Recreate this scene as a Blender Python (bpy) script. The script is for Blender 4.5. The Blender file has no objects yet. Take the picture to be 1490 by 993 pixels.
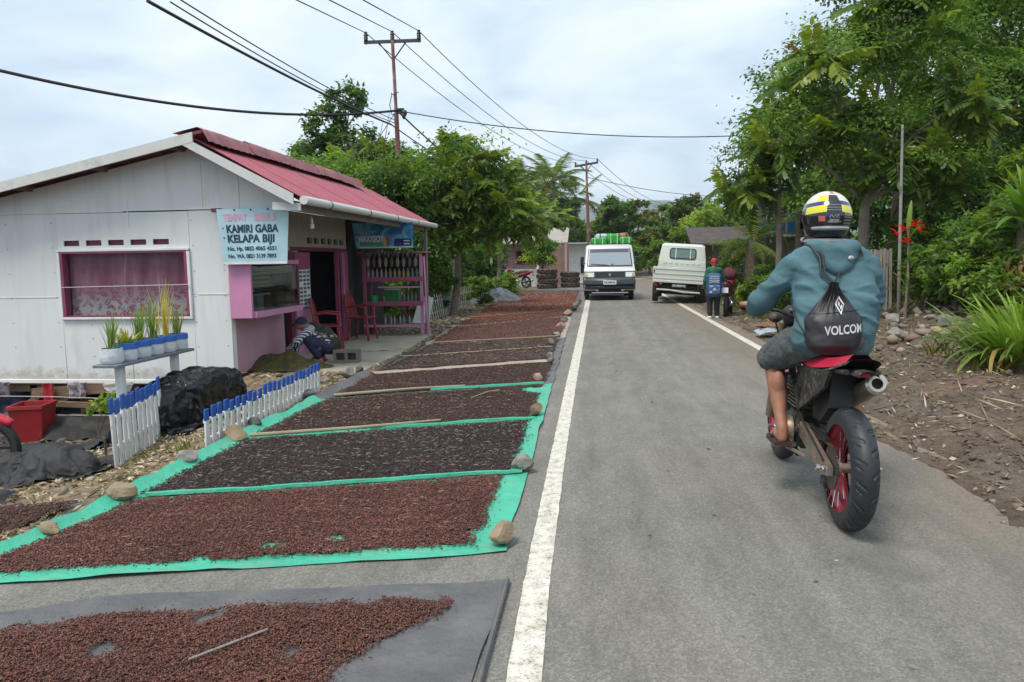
import bpy, bmesh, math, random
import numpy as np
from mathutils import Vector, Matrix, Euler, noise
from math import sin, cos, pi, sqrt, atan2, radians as rad

SC = bpy.context.scene
COL = SC.collection
random.seed(7)
rng = np.random.default_rng(7)

# ------------------------------------------------------------------ camera
cam_d = bpy.data.cameras.new('camera')
cam_d.sensor_width = 36.0
cam_d.lens = 36.0 * 1100 / 1490
cam_d.clip_start = 0.05
cam_d.clip_end = 9000
cam = bpy.data.objects.new('camera', cam_d)
COL.objects.link(cam)
cam.matrix_world = Matrix.Translation((0, 0, 1.42)) @ Matrix.Rotation(rad(6.45), 4, 'Z') @ \
    Matrix.Rotation(rad(90 - 6.18), 4, 'X') @ Matrix.Rotation(-0.016, 4, 'Z')
SC.camera = cam

# ------------------------------------------------------------------ sky, sun, exposure
SUN_EL, SUN_AZ = rad(62), rad(215)
world = bpy.data.worlds.new('World')
SC.world = world
world.use_nodes = True
wn, wl = world.node_tree.nodes, world.node_tree.links
wn.clear()
w_out = wn.new('ShaderNodeOutputWorld')
w_bg = wn.new('ShaderNodeBackground')
w_bg.inputs['Strength'].default_value = 0.1
sky = wn.new('ShaderNodeTexSky')
sky.sky_type = 'NISHITA'
sky.sun_disc = False
sky.sun_elevation = SUN_EL
sky.sun_rotation = SUN_AZ
tc = wn.new('ShaderNodeTexCoord')
sep = wn.new('ShaderNodeSeparateXYZ')
wl.new(tc.outputs['Generated'], sep.inputs[0])
def wmath(op, a, b=None):
    n = wn.new('ShaderNodeMath'); n.operation = op
    for i, x in enumerate((a, b)):
        if x is None: continue
        if isinstance(x, (int, float)): n.inputs[i].default_value = x
        else: wl.new(x, n.inputs[i])
    return n.outputs[0]
den = wmath('ADD', wmath('MAXIMUM', sep.outputs[2], 0.0), 0.22)
cmb = wn.new('ShaderNodeCombineXYZ')
wl.new(wmath('DIVIDE', sep.outputs[0], den), cmb.inputs[0])
wl.new(wmath('DIVIDE', sep.outputs[1], den), cmb.inputs[1])
def wnoise(scale, detail, rough, dist=0.0):
    n = wn.new('ShaderNodeTexNoise')
    n.inputs['Scale'].default_value = scale; n.inputs['Detail'].default_value = detail
    n.inputs['Roughness'].default_value = rough; n.inputs['Distortion'].default_value = dist
    wl.new(cmb.outputs[0], n.inputs['Vector'])
    return n.outputs['Fac']
def wramp(fac, stops):
    r = wn.new('ShaderNodeValToRGB')
    e = r.color_ramp.elements
    e[0].position, e[0].color = stops[0][0], (*stops[0][1], 1)
    e[1].position, e[1].color = stops[-1][0], (*stops[-1][1], 1)
    for p, c in stops[1:-1]:
        k = e.new(p); k.color = (*c, 1)
    wl.new(fac, r.inputs[0])
    return r.outputs[0]
cl = wramp(wnoise(1.5, 7, 0.55, 0.4), [(0.30, (2.75, 3.35, 4.05)), (0.42, (3.4, 4.15, 4.85)), (0.51, (4.15, 4.8, 5.3)), (0.64, (5.05, 5.4, 5.7))])
cov = wramp(wnoise(0.7, 5, 0.5, 0.2), [(0.25, (0.80,) * 3), (0.6, (0.97,) * 3)])
wmix = wn.new('ShaderNodeMix'); wmix.data_type = 'RGBA'
wl.new(cov, wmix.inputs[0])
wl.new(sky.outputs[0], wmix.inputs[6])
wl.new(cl, wmix.inputs[7])
wl.new(wmix.outputs[2], w_bg.inputs['Color'])
wl.new(w_bg.outputs[0], w_out.inputs['Surface'])

sun_d = bpy.data.lights.new('sun', 'SUN')
sun_d.energy = 1.5
sun_d.angle = rad(20)
sun_d.color = (1.0, 0.93, 0.82)
sun = bpy.data.objects.new('sun', sun_d)
COL.objects.link(sun)
sdir = Vector((sin(SUN_AZ) * cos(SUN_EL), cos(SUN_AZ) * cos(SUN_EL), sin(SUN_EL)))
sun.rotation_euler = sdir.to_track_quat('Z', 'Y').to_euler()

SC.view_settings.view_transform = 'Standard'
SC.view_settings.look = 'None'
SC.view_settings.gamma = 1.0
SC.view_settings.use_curve_mapping = False
SC.view_settings.exposure = 1.1
SC.render.engine = 'CYCLES'
SC.cycles.use_denoising = True
SC.cycles.max_bounces = 6
SC.cycles.diffuse_bounces = 3
SC.cycles.glossy_bounces = 3
SC.cycles.transmission_bounces = 4
SC.cycles.transparent_max_bounces = 6
SC.cycles.volume_bounces = 0

# ------------------------------------------------------------------ helpers: objects
def tag(o, label=None, cat=None, group=None, kind=None):
    if label: o['label'] = label
    if cat: o['category'] = cat
    if group: o['group'] = group
    if kind: o['kind'] = kind
    return o

def thing(name, label, cat, loc=(0, 0, 0), rz=0.0, group=None, rx=0.0, ry=0.0):
    o = bpy.data.objects.new(name, None)
    COL.objects.link(o)
    o.location = loc
    o.rotation_euler = (rx, ry, rz)
    o.empty_display_size = 0.1
    return tag(o, label, cat, group)

def link(name, me, parent=None, loc=None, rot=None, scale=None):
    o = bpy.data.objects.new(name, me)
    COL.objects.link(o)
    if parent: o.parent = parent
    if loc is not None: o.location = loc
    if rot is not None: o.rotation_euler = rot
    if scale is not None: o.scale = (scale,) * 3 if isinstance(scale, (int, float)) else scale
    return o

def copy_tree(o, parent=None):
    c = o.copy()
    COL.objects.link(c)
    if parent: c.parent = parent
    for ch in [x for x in bpy.data.objects if x.parent == o]:
        copy_tree(ch, c)
    return c

def kids_map():
    m = {}
    for x in bpy.data.objects:
        if x.parent: m.setdefault(x.parent.name, []).append(x)
    return m

def perp(d):
    d = Vector(d).normalized()
    a = Vector((0, 0, 1)) if abs(d.z) < 0.9 else Vector((1, 0, 0))
    u = d.cross(a).normalized()
    return u, u.cross(d).normalized()

class MB:
    def __init__(s):
        s.v, s.f, s.m = [], [], []
    def add(s, vs, fs, mi=0):
        b = len(s.v)
        s.v.extend([tuple(x) for x in vs])
        for f in fs:
            s.f.append(tuple(i + b for i in f)); s.m.append(mi)
        return s
    def box(s, c, d, mi=0, b=0.0, rot=None):
        hx, hy, hz = d[0] / 2, d[1] / 2, d[2] / 2
        c = Vector(c)
        R = rot if rot is not None else Matrix.Identity(3)
        if b <= 0:
            vs = [c + R @ Vector((x * hx, y * hy, z * hz)) for z in (-1, 1) for y in (-1, 1) for x in (-1, 1)]
            fs = [(0, 2, 3, 1), (4, 5, 7, 6), (0, 1, 5, 4), (2, 6, 7, 3), (0, 4, 6, 2), (1, 3, 7, 5)]
            return s.add(vs, fs, mi)
        h = (hx, hy, hz)
        vid, vs = {}, []
        for sx in (-1, 1):
            for sy in (-1, 1):
                for sz in (-1, 1):
                    sg = (sx, sy, sz)
                    for a in range(3):
                        p = [sg[k] * (h[k] - (0 if k == a else b)) for k in range(3)]
                        vid[(sx, sy, sz, a)] = len(vs); vs.append(Vector(p))
        fs = []
        def put(idx):
            fc = sum((vs[i] for i in idx), Vector()) / len(idx)
            n = (vs[idx[1]] - vs[idx[0]]).cross(vs[idx[2]] - vs[idx[0]])
            fs.append(tuple(idx) if n.dot(fc) > 0 else tuple(reversed(idx)))
        for a in range(3):
            o1, o2 = [k for k in range(3) if k != a]
            for sg in (-1, 1):
                q = []
                for (u, w) in ((-1, -1), (1, -1), (1, 1), (-1, 1)):
                    k = [0, 0, 0]; k[a] = sg; k[o1] = u; k[o2] = w
                    q.append(vid[(*k, a)])
                put(q)
            for s1 in (-1, 1):
                for s2 in (-1, 1):
                    k0 = [0, 0, 0]; k0[a] = -1; k0[o1] = s1; k0[o2] = s2
                    k1 = list(k0); k1[a] = 1
                    put([vid[(*k0, o1)], vid[(*k1, o1)], vid[(*k1, o2)], vid[(*k0, o2)]])
        for sx in (-1, 1):
            for sy in (-1, 1):
                for sz in (-1, 1):
                    put([vid[(sx, sy, sz, a)] for a in range(3)])
        return s.add([c + R @ x for x in vs], fs, mi)
    def beam(s, p0, p1, w, h, mi=0, b=0.0, up=(0, 0, 1)):
        p0, p1 = Vector(p0), Vector(p1)
        y = (p1 - p0); L = y.length; y.normalize()
        up = Vector(up)
        if abs(up.dot(y)) > 0.98: up = Vector((0, 1, 0)) if abs(y.y) < 0.9 else Vector((1, 0, 0))
        x = y.cross(up).normalized(); z = x.cross(y)
        R = Matrix((x, y, z)).transposed()
        return s.box((p0 + p1) / 2, (w, L, h), mi, b, R)
    def tube(s, pts, r, n=8, mi=0, cap=True):
        pts = [Vector(p) for p in pts]
        k = len(pts)
        rs = [r] * k if isinstance(r, (int, float)) else list(r)
        vs, fs = [], []
        t0 = (pts[1] - pts[0]).normalized()
        u, w = perp(t0)
        for i, p in enumerate(pts):
            if i == 0: t = pts[1] - pts[0]
            elif i == k - 1: t = pts[-1] - pts[-2]
            else: t = (pts[i + 1] - p).normalized() + (p - pts[i - 1]).normalized()
            t.normalize()
            u = (u - t * u.dot(t)).normalized(); w = t.cross(u)
            for j in range(n):
                a = 2 * pi * j / n
                vs.append(p + (u * cos(a) + w * sin(a)) * rs[i])
        for i in range(k - 1):
            for j in range(n):
                j2 = (j + 1) % n
                fs.append((i * n + j, i * n + j2, (i + 1) * n + j2, (i + 1) * n + j))
        if cap:
            fs.append(tuple(range(n - 1, -1, -1)))
            fs.append(tuple((k - 1) * n + j for j in range(n)))
        return s.add(vs, fs, mi)
    def lathe(s, prof, n=16, c=(0, 0, 0), axis=(0, 0, 1), mi=0, a0=0.0, a1=2 * pi):
        ax = Vector(axis).normalized()
        u, w = perp(ax)
        c = Vector(c)
        full = abs(a1 - a0 - 2 * pi) < 1e-6
        cols = n if full else n + 1
        vs, fs = [], []
        for (r, z) in prof:
            for j in range(cols):
                a = a0 + (a1 - a0) * j / n
                vs.append(c + ax * z + (u * cos(a) + w * sin(a)) * max(r, 1e-5))
        for i in range(len(prof) - 1):
            for j in range(n):
                j2 = (j + 1) % cols if full else j + 1
                fs.append((i * cols + j, i * cols + j2, (i + 1) * cols + j2, (i + 1) * cols + j))
        return s.add(vs, fs, mi)
    def ell(s, c, r, nu=16, nv=10, mi=0, rot=None):
        R = rot if rot is not None else Matrix.Identity(3)
        c = Vector(c)
        if isinstance(r, (int, float)): r = (r, r, r)
        vs, fs = [], []
        for i in range(nv + 1):
            th = pi * i / nv
            for j in range(nu):
                ph = 2 * pi * j / nu
                vs.append(c + R @ Vector((r[0] * sin(th) * cos(ph), r[1] * sin(th) * sin(ph), r[2] * cos(th))))
        for i in range(nv):
            for j in range(nu):
                j2 = (j + 1) % nu
                fs.append((i * nu + j, (i + 1) * nu + j, (i + 1) * nu + j2, i * nu + j2))
        return s.add(vs, fs, mi)
    def cone(s, p0, r0, p1, r1, n=14):
        s.ell(p0, r0, n, 8); s.ell(p1, r1, n, 8)
        p0, p1 = Vector(p0), Vector(p1)
        d = p1 - p0; L = d.length
        if L > 1e-5:
            d /= L
            sn = max(-0.95, min(0.95, (r0 - r1) / L)); cs = sqrt(1 - sn * sn)
            s.tube([p0 + d * r0 * sn, p1 + d * r1 * sn], [r0 * cs, r1 * cs], n)
        return s
    def limb(s, pts, rs, n=14):
        for i in range(len(pts) - 1): s.cone(pts[i], rs[i], pts[i + 1], rs[i + 1], n)
        return s
    def prism(s, pts, vec, mi=0):
        vec = Vector(vec); k = len(pts)
        vs = [Vector(p) for p in pts] + [Vector(p) + vec for p in pts]
        fs = [tuple(range(k - 1, -1, -1)), tuple(range(k, 2 * k))]
        for i in range(k):
            j = (i + 1) % k
            fs.append((i, j, k + j, k + i))
        return s.add(vs, fs, mi)
    def grid(s, nu, nv, fn, mi=0, skip=None):
        vs = [fn(i / nu, j / nv) for j in range(nv + 1) for i in range(nu + 1)]
        fs = [(j * (nu + 1) + i, j * (nu + 1) + i + 1, (j + 1) * (nu + 1) + i + 1, (j + 1) * (nu + 1) + i)
              for j in range(nv) for i in range(nu) if not (skip and skip((i + .5) / nu, (j + .5) / nv))]
        return s.add(vs, fs, mi)
    def mesh(s, name, mats, off=None, smooth=True, ang=38):
        me = bpy.data.meshes.new(name)
        v = s.v if off is None else [(a[0] - off[0], a[1] - off[1], a[2] - off[2]) for a in s.v]
        me.from_pydata(v, [], s.f)
        if not isinstance(mats, (list, tuple)): mats = [mats]
        for m in mats: me.materials.append(m)
        if len(mats) > 1: me.polygons.foreach_set('material_index', s.m)
        if smooth:
            me.polygons.foreach_set('use_smooth', [True] * len(s.f))
            me.set_sharp_from_angle(angle=rad(ang))
        me.update()
        return me
    def obj(s, name, mats, parent=None, W=False, smooth=True, ang=38, **k):
        off = tuple(parent.location) if (W and parent) else None
        return link(name, s.mesh(name, mats, off, smooth, ang), parent, **k)

def np_mesh(name, verts, faces, mat, col=None, smooth=False):
    """verts (N,3), faces (M,k) numpy; col (N,3) linear colour per vertex"""
    me = bpy.data.meshes.new(name)
    n, (m, k) = len(verts), faces.shape
    me.vertices.add(n); me.loops.add(m * k); me.polygons.add(m)
    me.vertices.foreach_set('co', np.ascontiguousarray(verts, dtype=np.float32).ravel())
    me.loops.foreach_set('vertex_index', np.ascontiguousarray(faces, dtype=np.int32).ravel())
    me.polygons.foreach_set('loop_start', np.arange(0, m * k, k, dtype=np.int32))
    me.polygons.foreach_set('loop_total', np.full(m, k, dtype=np.int32))
    if smooth: me.polygons.foreach_set('use_smooth', np.ones(m, dtype=bool))
    if col is not None:
        a = me.attributes.new('Col', 'FLOAT_COLOR', 'POINT')
        c4 = np.ones((n, 4), dtype=np.float32); c4[:, :3] = col
        a.data.foreach_set('color', c4.ravel())
    me.materials.append(mat)
    me.update(calc_edges=True)
    return me

def apply_mods(o):
    dg = bpy.context.evaluated_depsgraph_get()
    dg.update()
    ev = o.evaluated_get(dg)
    me = bpy.data.meshes.new_from_object(ev)
    o.modifiers.clear()
    old = o.data
    o.data = me
    bpy.data.meshes.remove(old)
    return o

def blob(name, mb, voxel, mat, parent=None, it=6, deform=None, fac=0.5):
    """one continuous surface grown round the joined shapes in mb"""
    o = mb.obj(name, mat, parent)
    r = o.modifiers.new('r', 'REMESH'); r.mode = 'VOXEL'; r.voxel_size = voxel
    if it:
        q = o.modifiers.new('s', 'SMOOTH'); q.factor = fac; q.iterations = it
    apply_mods(o)
    me = o.data
    if deform:
        n = len(me.vertices)
        co = np.empty(n * 3, np.float32); me.vertices.foreach_get('co', co)
        no = np.empty(n * 3, np.float32); me.vertices.foreach_get('normal', no)
        co = co.reshape(-1, 3); no = no.reshape(-1, 3)
        out = np.array([deform(Vector(a), Vector(b)) for a, b in zip(co.tolist(), no.tolist())], np.float32)
        me.vertices.foreach_set('co', out.ravel())
    me.materials.clear(); me.materials.append(mat)
    me.polygons.foreach_set('use_smooth', [True] * len(me.polygons))
    me.update()
    return o

def text_mesh(txt, size, bold=0.0, sx=1.0, ext=0.0):
    cu = bpy.data.curves.new('t', 'FONT')
    cu.body = txt; cu.size = size; cu.offset = bold * size; cu.extrude = ext; cu.resolution_u = 3
    o = bpy.data.objects.new('t', cu); COL.objects.link(o)
    dg = bpy.context.evaluated_depsgraph_get(); dg.update()
    me = bpy.data.meshes.new_from_object(o.evaluated_get(dg))
    v = [Vector((x.co.x * sx, x.co.y, x.co.z)) for x in me.vertices]
    f = [tuple(p.vertices) for p in me.polygons]
    bpy.data.objects.remove(o); bpy.data.curves.remove(cu); bpy.data.meshes.remove(me)
    return v, f

def add_text(mb, txt, org, ux, uy, height, width=None, bold=0.0, mi=0, lift=0.003, fn=None):
    """flat print: letters of cap height `height`, squeezed to `width`, on the plane spanned by ux, uy"""
    v, f = text_mesh(txt, 1.0, bold)
    if not v: return
    xs = [p.x for p in v]; ys = [p.y for p in v]
    x0, w = min(xs), max(xs) - min(xs)
    h = 0.70
    s = height / h
    sx = (width / w) if width else s
    ux, uy = Vector(ux).normalized(), Vector(uy).normalized()
    nz = ux.cross(uy)
    out = [Vector(org) + ux * (p.x - x0) * sx + uy * p.y * s + nz * lift for p in v]
    if fn: out = [fn(p) for p in out]
    mb.add(out, f, mi)

# ------------------------------------------------------------------ helpers: materials
def _m(name):
    m = bpy.data.materials.new(name); m.use_nodes = True
    nt = m.node_tree
    b = nt.nodes['Principled BSDF']
    return m, nt.nodes, nt.links, b

def node(N, L, typ, props=None, **inp):
    n = N.new('ShaderNode' + typ)
    for k, v in (props or {}).items(): setattr(n, k, v)
    for k, v in inp.items():
        key = k.replace('_', ' ')
        s = n.inputs[int(k[1:])] if k[0] == 'i' and k[1:].isdigit() else n.inputs[key]
        if hasattr(v, 'is_output') or isinstance(v, bpy.types.NodeSocket): L.new(v, s)
        else: s.default_value = v
    return n

def ramp(N, L, fac, stops, interp='LINEAR'):
    r = N.new('ShaderNodeValToRGB'); r.color_ramp.interpolation = interp
    e = r.color_ramp.elements
    c4 = lambda c: (c, c, c, 1) if isinstance(c, (int, float)) else (*c, 1)
    e[0].position, e[0].color = stops[0][0], c4(stops[0][1])
    e[1].position, e[1].color = stops[-1][0], c4(stops[-1][1])
    for p, c in stops[1:-1]:
        k = e.new(p); k.color = c4(c)
    L.new(fac, r.inputs[0])
    return r.outputs[0]

def mixc(N, L, fac, a, b, blend='MIX'):
    n = N.new('ShaderNodeMix'); n.data_type = 'RGBA'; n.blend_type = blend
    for s, v in ((n.inputs[0], fac), (n.inputs[6], a), (n.inputs[7], b)):
        if isinstance(v, (int, float)): s.default_value = v
        elif isinstance(v, tuple): s.default_value = (*v, 1) if len(v) == 3 else v
        else: L.new(v, s)
    return n.outputs[2]

def M(name, col, rough=0.6, var=0.18, scale=5.0, metal=0.0, bump=0.0, bscale=60.0, spec=None,
      col2=None, thr=(0.45, 0.62), s2=3.0, attr=False, coat=0.0, stretch=None):
    """a worn plain surface: tone noise, optional stains of a second colour, fine relief"""
    m, N, L, b = _m(name)
    t = N.new('ShaderNodeTexCoord').outputs['Object']
    if stretch:
        t = node(N, L, 'Mapping', None, Vector=t, Scale=stretch).outputs[0]
    n1 = node(N, L, 'TexNoise', None, Vector=t, Scale=scale, Detail=6.0, Roughness=0.6).outputs['Fac']
    c = tuple(col)
    lo = tuple(x * (1 - var) for x in c); hi = tuple(min(1, x * (1 + var)) for x in c)
    cc = ramp(N, L, n1, [(0.28, lo), (0.72, hi)])
    if attr:
        at = node(N, L, 'Attribute', {'attribute_name': 'Col'}).outputs['Color']
        cc = mixc(N, L, 1.0, cc, at, 'MULTIPLY')
    if col2:
        n2 = node(N, L, 'TexNoise', None, Vector=t, Scale=s2, Detail=8.0, Roughness=0.65).outputs['Fac']
        k = ramp(N, L, n2, [(thr[0], 0.0), (thr[1], 1.0)])
        cc = mixc(N, L, k, cc, tuple(col2))
    L.new(cc, b.inputs['Base Color'])
    b.inputs['Roughness'].default_value = rough
    b.inputs['Metallic'].default_value = metal
    if spec is not None: b.inputs['Specular IOR Level'].default_value = spec
    if coat: b.inputs['Coat Weight'].default_value = coat; b.inputs['Coat Roughness'].default_value = 0.12
    if bump:
        nb = node(N, L, 'TexNoise', None, Vector=t, Scale=bscale, Detail=4.0, Roughness=0.6).outputs['Fac']
        bp = node(N, L, 'Bump', None, Height=nb, Strength=min(1.0, bump), Distance=0.02 * max(1.0, 20.0 / bscale))
        L.new(bp.outputs[0], b.inputs['Normal'])
    return m

def leaf_mat(name, tint=(1, 1, 1), rough=0.5, trans=0.3):
    m, N, L, b = _m(name)
    at = node(N, L, 'Attribute', {'attribute_name': 'Col'}).outputs['Color']
    oi = N.new('ShaderNodeObjectInfo').outputs['Random']
    v = ramp(N, L, oi, [(0.0, (0.72, 0.78, 0.7)), (1.0, (1.25, 1.15, 1.1))])
    c = mixc(N, L, 1.0, mixc(N, L, 1.0, at, tuple(tint), 'MULTIPLY'), v, 'MULTIPLY')
    c = mixc(N, L, 1.0, c, (1.85, 1.58, 1.15), 'MULTIPLY')
    L.new(c, b.inputs['Base Color'])
    b.inputs['Roughness'].default_value = rough
    b.inputs['Specular IOR Level'].default_value = 0.35
    tr = N.new('ShaderNodeBsdfTranslucent')
    L.new(mixc(N, L, 1.0, c, (1.5, 1.5, 0.7), 'MULTIPLY'), tr.inputs[0])
    mx = node(N, L, 'MixShader', None, i0=trans)
    L.new(b.outputs[0], mx.inputs[1]); L.new(tr.outputs[0], mx.inputs[2])
    L.new(mx.outputs[0], N['Material Output'].inputs['Surface'])
    return m

def glass_mat(name, tint=(0.05, 0.06, 0.07), rough=0.03, alpha=0.35):
    """a tinted pane: mirror reflection over a clear or dark body"""
    m, N, L, b = _m(name)
    b.inputs['Base Color'].default_value = (*tint, 1)
    b.inputs['Roughness'].default_value = rough
    b.inputs['Specular IOR Level'].default_value = 0.9
    b.inputs['Coat Weight'].default_value = 0.6
    tr = N.new('ShaderNodeBsdfTransparent')
    tr.inputs[0].default_value = (0.8, 0.85, 0.85, 1)
    mx = node(N, L, 'MixShader', None, i0=alpha)
    L.new(tr.outputs[0], mx.inputs[1]); L.new(b.outputs[0], mx.inputs[2])
    L.new(mx.outputs[0], N['Material Output'].inputs['Surface'])
    return m

def sstep(a, b, x):
    t = max(0.0, min(1.0, (x - a) / (b - a)))
    return t * t * (3 - 2 * t)
def nz(x, y, z=0.0): return noise.noise(Vector((x, y, z)))

def folds(amp, sc, seed):
    def f(v, n):
        k = nz(v.x * sc * .8 + seed, v.y * sc * .8, v.z * sc) + .5 * nz(v.x * sc * 2.1, v.y * sc * 2.1, v.z * sc * 2.4 + seed)
        k = 1 - abs(k) * 2.2
        return v + n * amp * k
    return f
# ================================================================== the setting
def road_cx(y):
    if y < 28: return 1.09
    d = y - 28
    return 1.09 + (0.006 * d * d if d < 40 else 0.006 * 1600 + (d - 40) * 0.48)

def dirt_edge(y):      # where the earth of the right-hand verge starts to cover the asphalt
    e = 2.06 if y < 7 else 2.06 + 0.62 * sstep(7, 10.5, y)
    return e + 0.15 * nz(y * 0.9, 3.1) + 0.09 * nz(y * 3.3, 7.7) + 0.05 * nz(y * 9.1, 2.2)

def left_drop(x, y):   # the yard below the road, in front of and under the house
    if y < 12:
        k = 1 - sstep(8.6, 9.15, y) * sstep(-4.8, -4.5, x)
        k *= 1 - sstep(16.2, 17.5, y)
    else:
        k = 1 - sstep(-4.75, -4.55, x) if y < 16 else 1 - sstep(16.0, 18.0, y)
    d = -0.27 * sstep(-3.05, -4.25, x) - 0.42 * sstep(-4.1, -6.3, x)
    return d * k

def hgt(x, y):
    dx = x - road_cx(y)
    if dx > 0.55 and y < 80:
        e = dirt_edge(y) - road_cx(y) if y < 28 else 1.62
        t = dx - e
        if t < 0: h = -0.03
        else:
            h = -0.03 + 0.055 * sstep(0, 0.16, t) + 0.05 * sstep(0.1, 1.2, t) + 0.50 * sstep(2.0, 4.6, t) + 1.5 * sstep(6, 16, t)
            a = sstep(0, 0.7, t)
            ruts = 0.5 + 0.5 * sin(6.5 * t + 1.6 * nz(x * 0.8, y * 0.35, 2))
            fur = abs(nz(x * 5.2 + .6 * nz(x * 2, y * 1.1, 3), y * 0.55, 12))
            h += a * (0.06 * nz(x * 1.3, y * 0.7) + 0.05 * nz(x * 4.1, y * 2.6, 1) + 0.03 * nz(x * 9, y * 8, 5) - .075 * (1 - min(1, fur * 3)) * (1 - sstep(2.2, 4.2, t))) - 0.045 * a * ruts * (1 - sstep(1.2, 2.4, t))
            if y < 12: h -= 0.05 * sstep(0.5, 1.0, t) * (1 - sstep(1.0, 1.7, t))
        return h
    if dx < -3.95 or (dx < -3.6):
        t = -(dx + 3.6)
        a = sstep(0.15, 0.6, t)
        h = -0.03 + 0.02 * sstep(0, .2, t) + left_drop(x, y) + a * (0.03 * nz(x * 2.2, y * 2.2) + 0.025 * nz(x * 6, y * 6, 3))
        if y > 30: h += 0.5 * sstep(4, 14, t)
        return h
    return -0.03

def axis_pts(fine0, fine1, step, lo, hi, g=1.18):
    p = list(np.arange(fine0, fine1 + 1e-6, step))
    s, x = step, fine1
    while x < hi:
        s *= g; x += s; p.append(x)
    s, x, q = step, fine0, []
    while x > lo:
        s *= g; x -= s; q.append(x)
    return q[::-1] + p
gx = axis_pts(-7.0, 8.0, 0.11, -5000, 5000)
gy = axis_pts(1.6, 24.0, 0.13, -400, 7000)
nx, ny = len(gx), len(gy)
gv = np.empty((ny, nx, 3), np.float32); gc = np.empty((ny, nx, 3), np.float32)
DIRT = np.array((0.200, 0.155, 0.118)); DARK = np.array((0.085, 0.066, 0.052)); STRAW = np.array((0.27, 0.205, 0.13))
GRASS = np.array((0.045, 0.075, 0.022)); GREYD = np.array((0.15, 0.14, 0.125)); RED = np.array((0.20, 0.10, 0.06))
for j, y in enumerate(gy):
    for i, x in enumerate(gx):
        far = abs(x) > 60 or y > 120 or y < -20
        gv[j, i] = (x, y, (-0.03 if far else hgt(x, y)))
        if far: gc[j, i] = GRASS; continue
        if x > 1.6:
            t = x - road_cx(y) - 0.95
            n = 0.5 + 0.5 * nz(x * 0.9, y * 0.9, 9); n2 = 0.5 + 0.5 * nz(x * 3, y * 2.2, 4)
            f_ = 1 - min(1, abs(nz(x * 5.2 + .6 * nz(x * 2, y * 1.1, 3), y * 0.55, 12)) * 3)
            n2 = min(1, n2 * .7 + .7 * f_)
            c = .88 * DIRT * (1 - n2 * 0.8) + DARK * n2 * 0.8
            c = c * (1 - 0.3 * sstep(.6, .85, n)) + RED * 0.3 * sstep(.6, .85, n)
            w = sstep(0.5, 0.75, 0.5 + 0.5 * nz(x * 1.4, y * 0.6, 21)) * (1 - sstep(0.2, 1.6, t)) * 0.7
            c = c * (1 - w) + GREYD * w
            g = sstep(3.4, 5.5, t + 1.2 * nz(x * .5, y * .5, 6)) * 0.85
            if y > 16: g = max(g, sstep(0.8, 2.0, t) * .7)
            c = c * (1 - g) + GRASS * g
        else:
            n = 0.5 + 0.5 * nz(x * 1.8, y * 1.8, 9)
            c = STRAW * n + DIRT * (1 - n)
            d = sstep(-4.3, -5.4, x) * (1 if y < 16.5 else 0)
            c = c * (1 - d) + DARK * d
            g = 0.75 * sstep(0.62, 0.8, 0.5 + 0.5 * nz(x * 1.1, y * 1.1, 31)) + (sstep(-3.4, -5.0, x) if y > 16 else 0)
            g = min(1, g)
            c = c * (1 - g) + GRASS * g
        gc[j, i] = c
idx = np.arange(nx * ny).reshape(ny, nx)
gf = np.stack([idx[:-1, :-1], idx[:-1, 1:], idx[1:, 1:], idx[1:, :-1]], -1).reshape(-1, 4)

def ground_material():
    m, N, L, b = _m('earth')
    t = N.new('ShaderNodeTexCoord').outputs['Object']
    at = node(N, L, 'Attribute', {'attribute_name': 'Col'}).outputs['Color']
    n1 = node(N, L, 'TexNoise', None, Vector=t, Scale=14.0, Detail=9.0, Roughness=0.7).outputs['Fac']
    n2 = node(N, L, 'TexNoise', None, Vector=t, Scale=90.0, Detail=5.0, Roughness=0.7).outputs['Fac']
    c = mixc(N, L, 1.0, at, ramp(N, L, n1, [(0.3, 0.55), (0.72, 1.45)]), 'MULTIPLY')
    c = mixc(N, L, 1.0, c, ramp(N, L, n2, [(0.3, 0.6), (0.7, 1.4)]), 'MULTIPLY')
    L.new(c, b.inputs['Base Color']); b.inputs['Roughness'].default_value = 0.92
    b.inputs['Specular IOR Level'].default_value = 0.2
    h = node(N, L, 'Math', {'operation': 'ADD'}, i0=n1, i1=n2).outputs[0]
    bp = node(N, L, 'Bump', None, Height=h, Strength=0.7, Distance=0.018)
    L.new(bp.outputs[0], b.inputs['Normal'])
    return m
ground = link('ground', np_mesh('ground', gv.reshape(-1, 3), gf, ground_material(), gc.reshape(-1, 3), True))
tag(ground, 'brown earth verge and yard beside the asphalt road', kind='structure')

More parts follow.
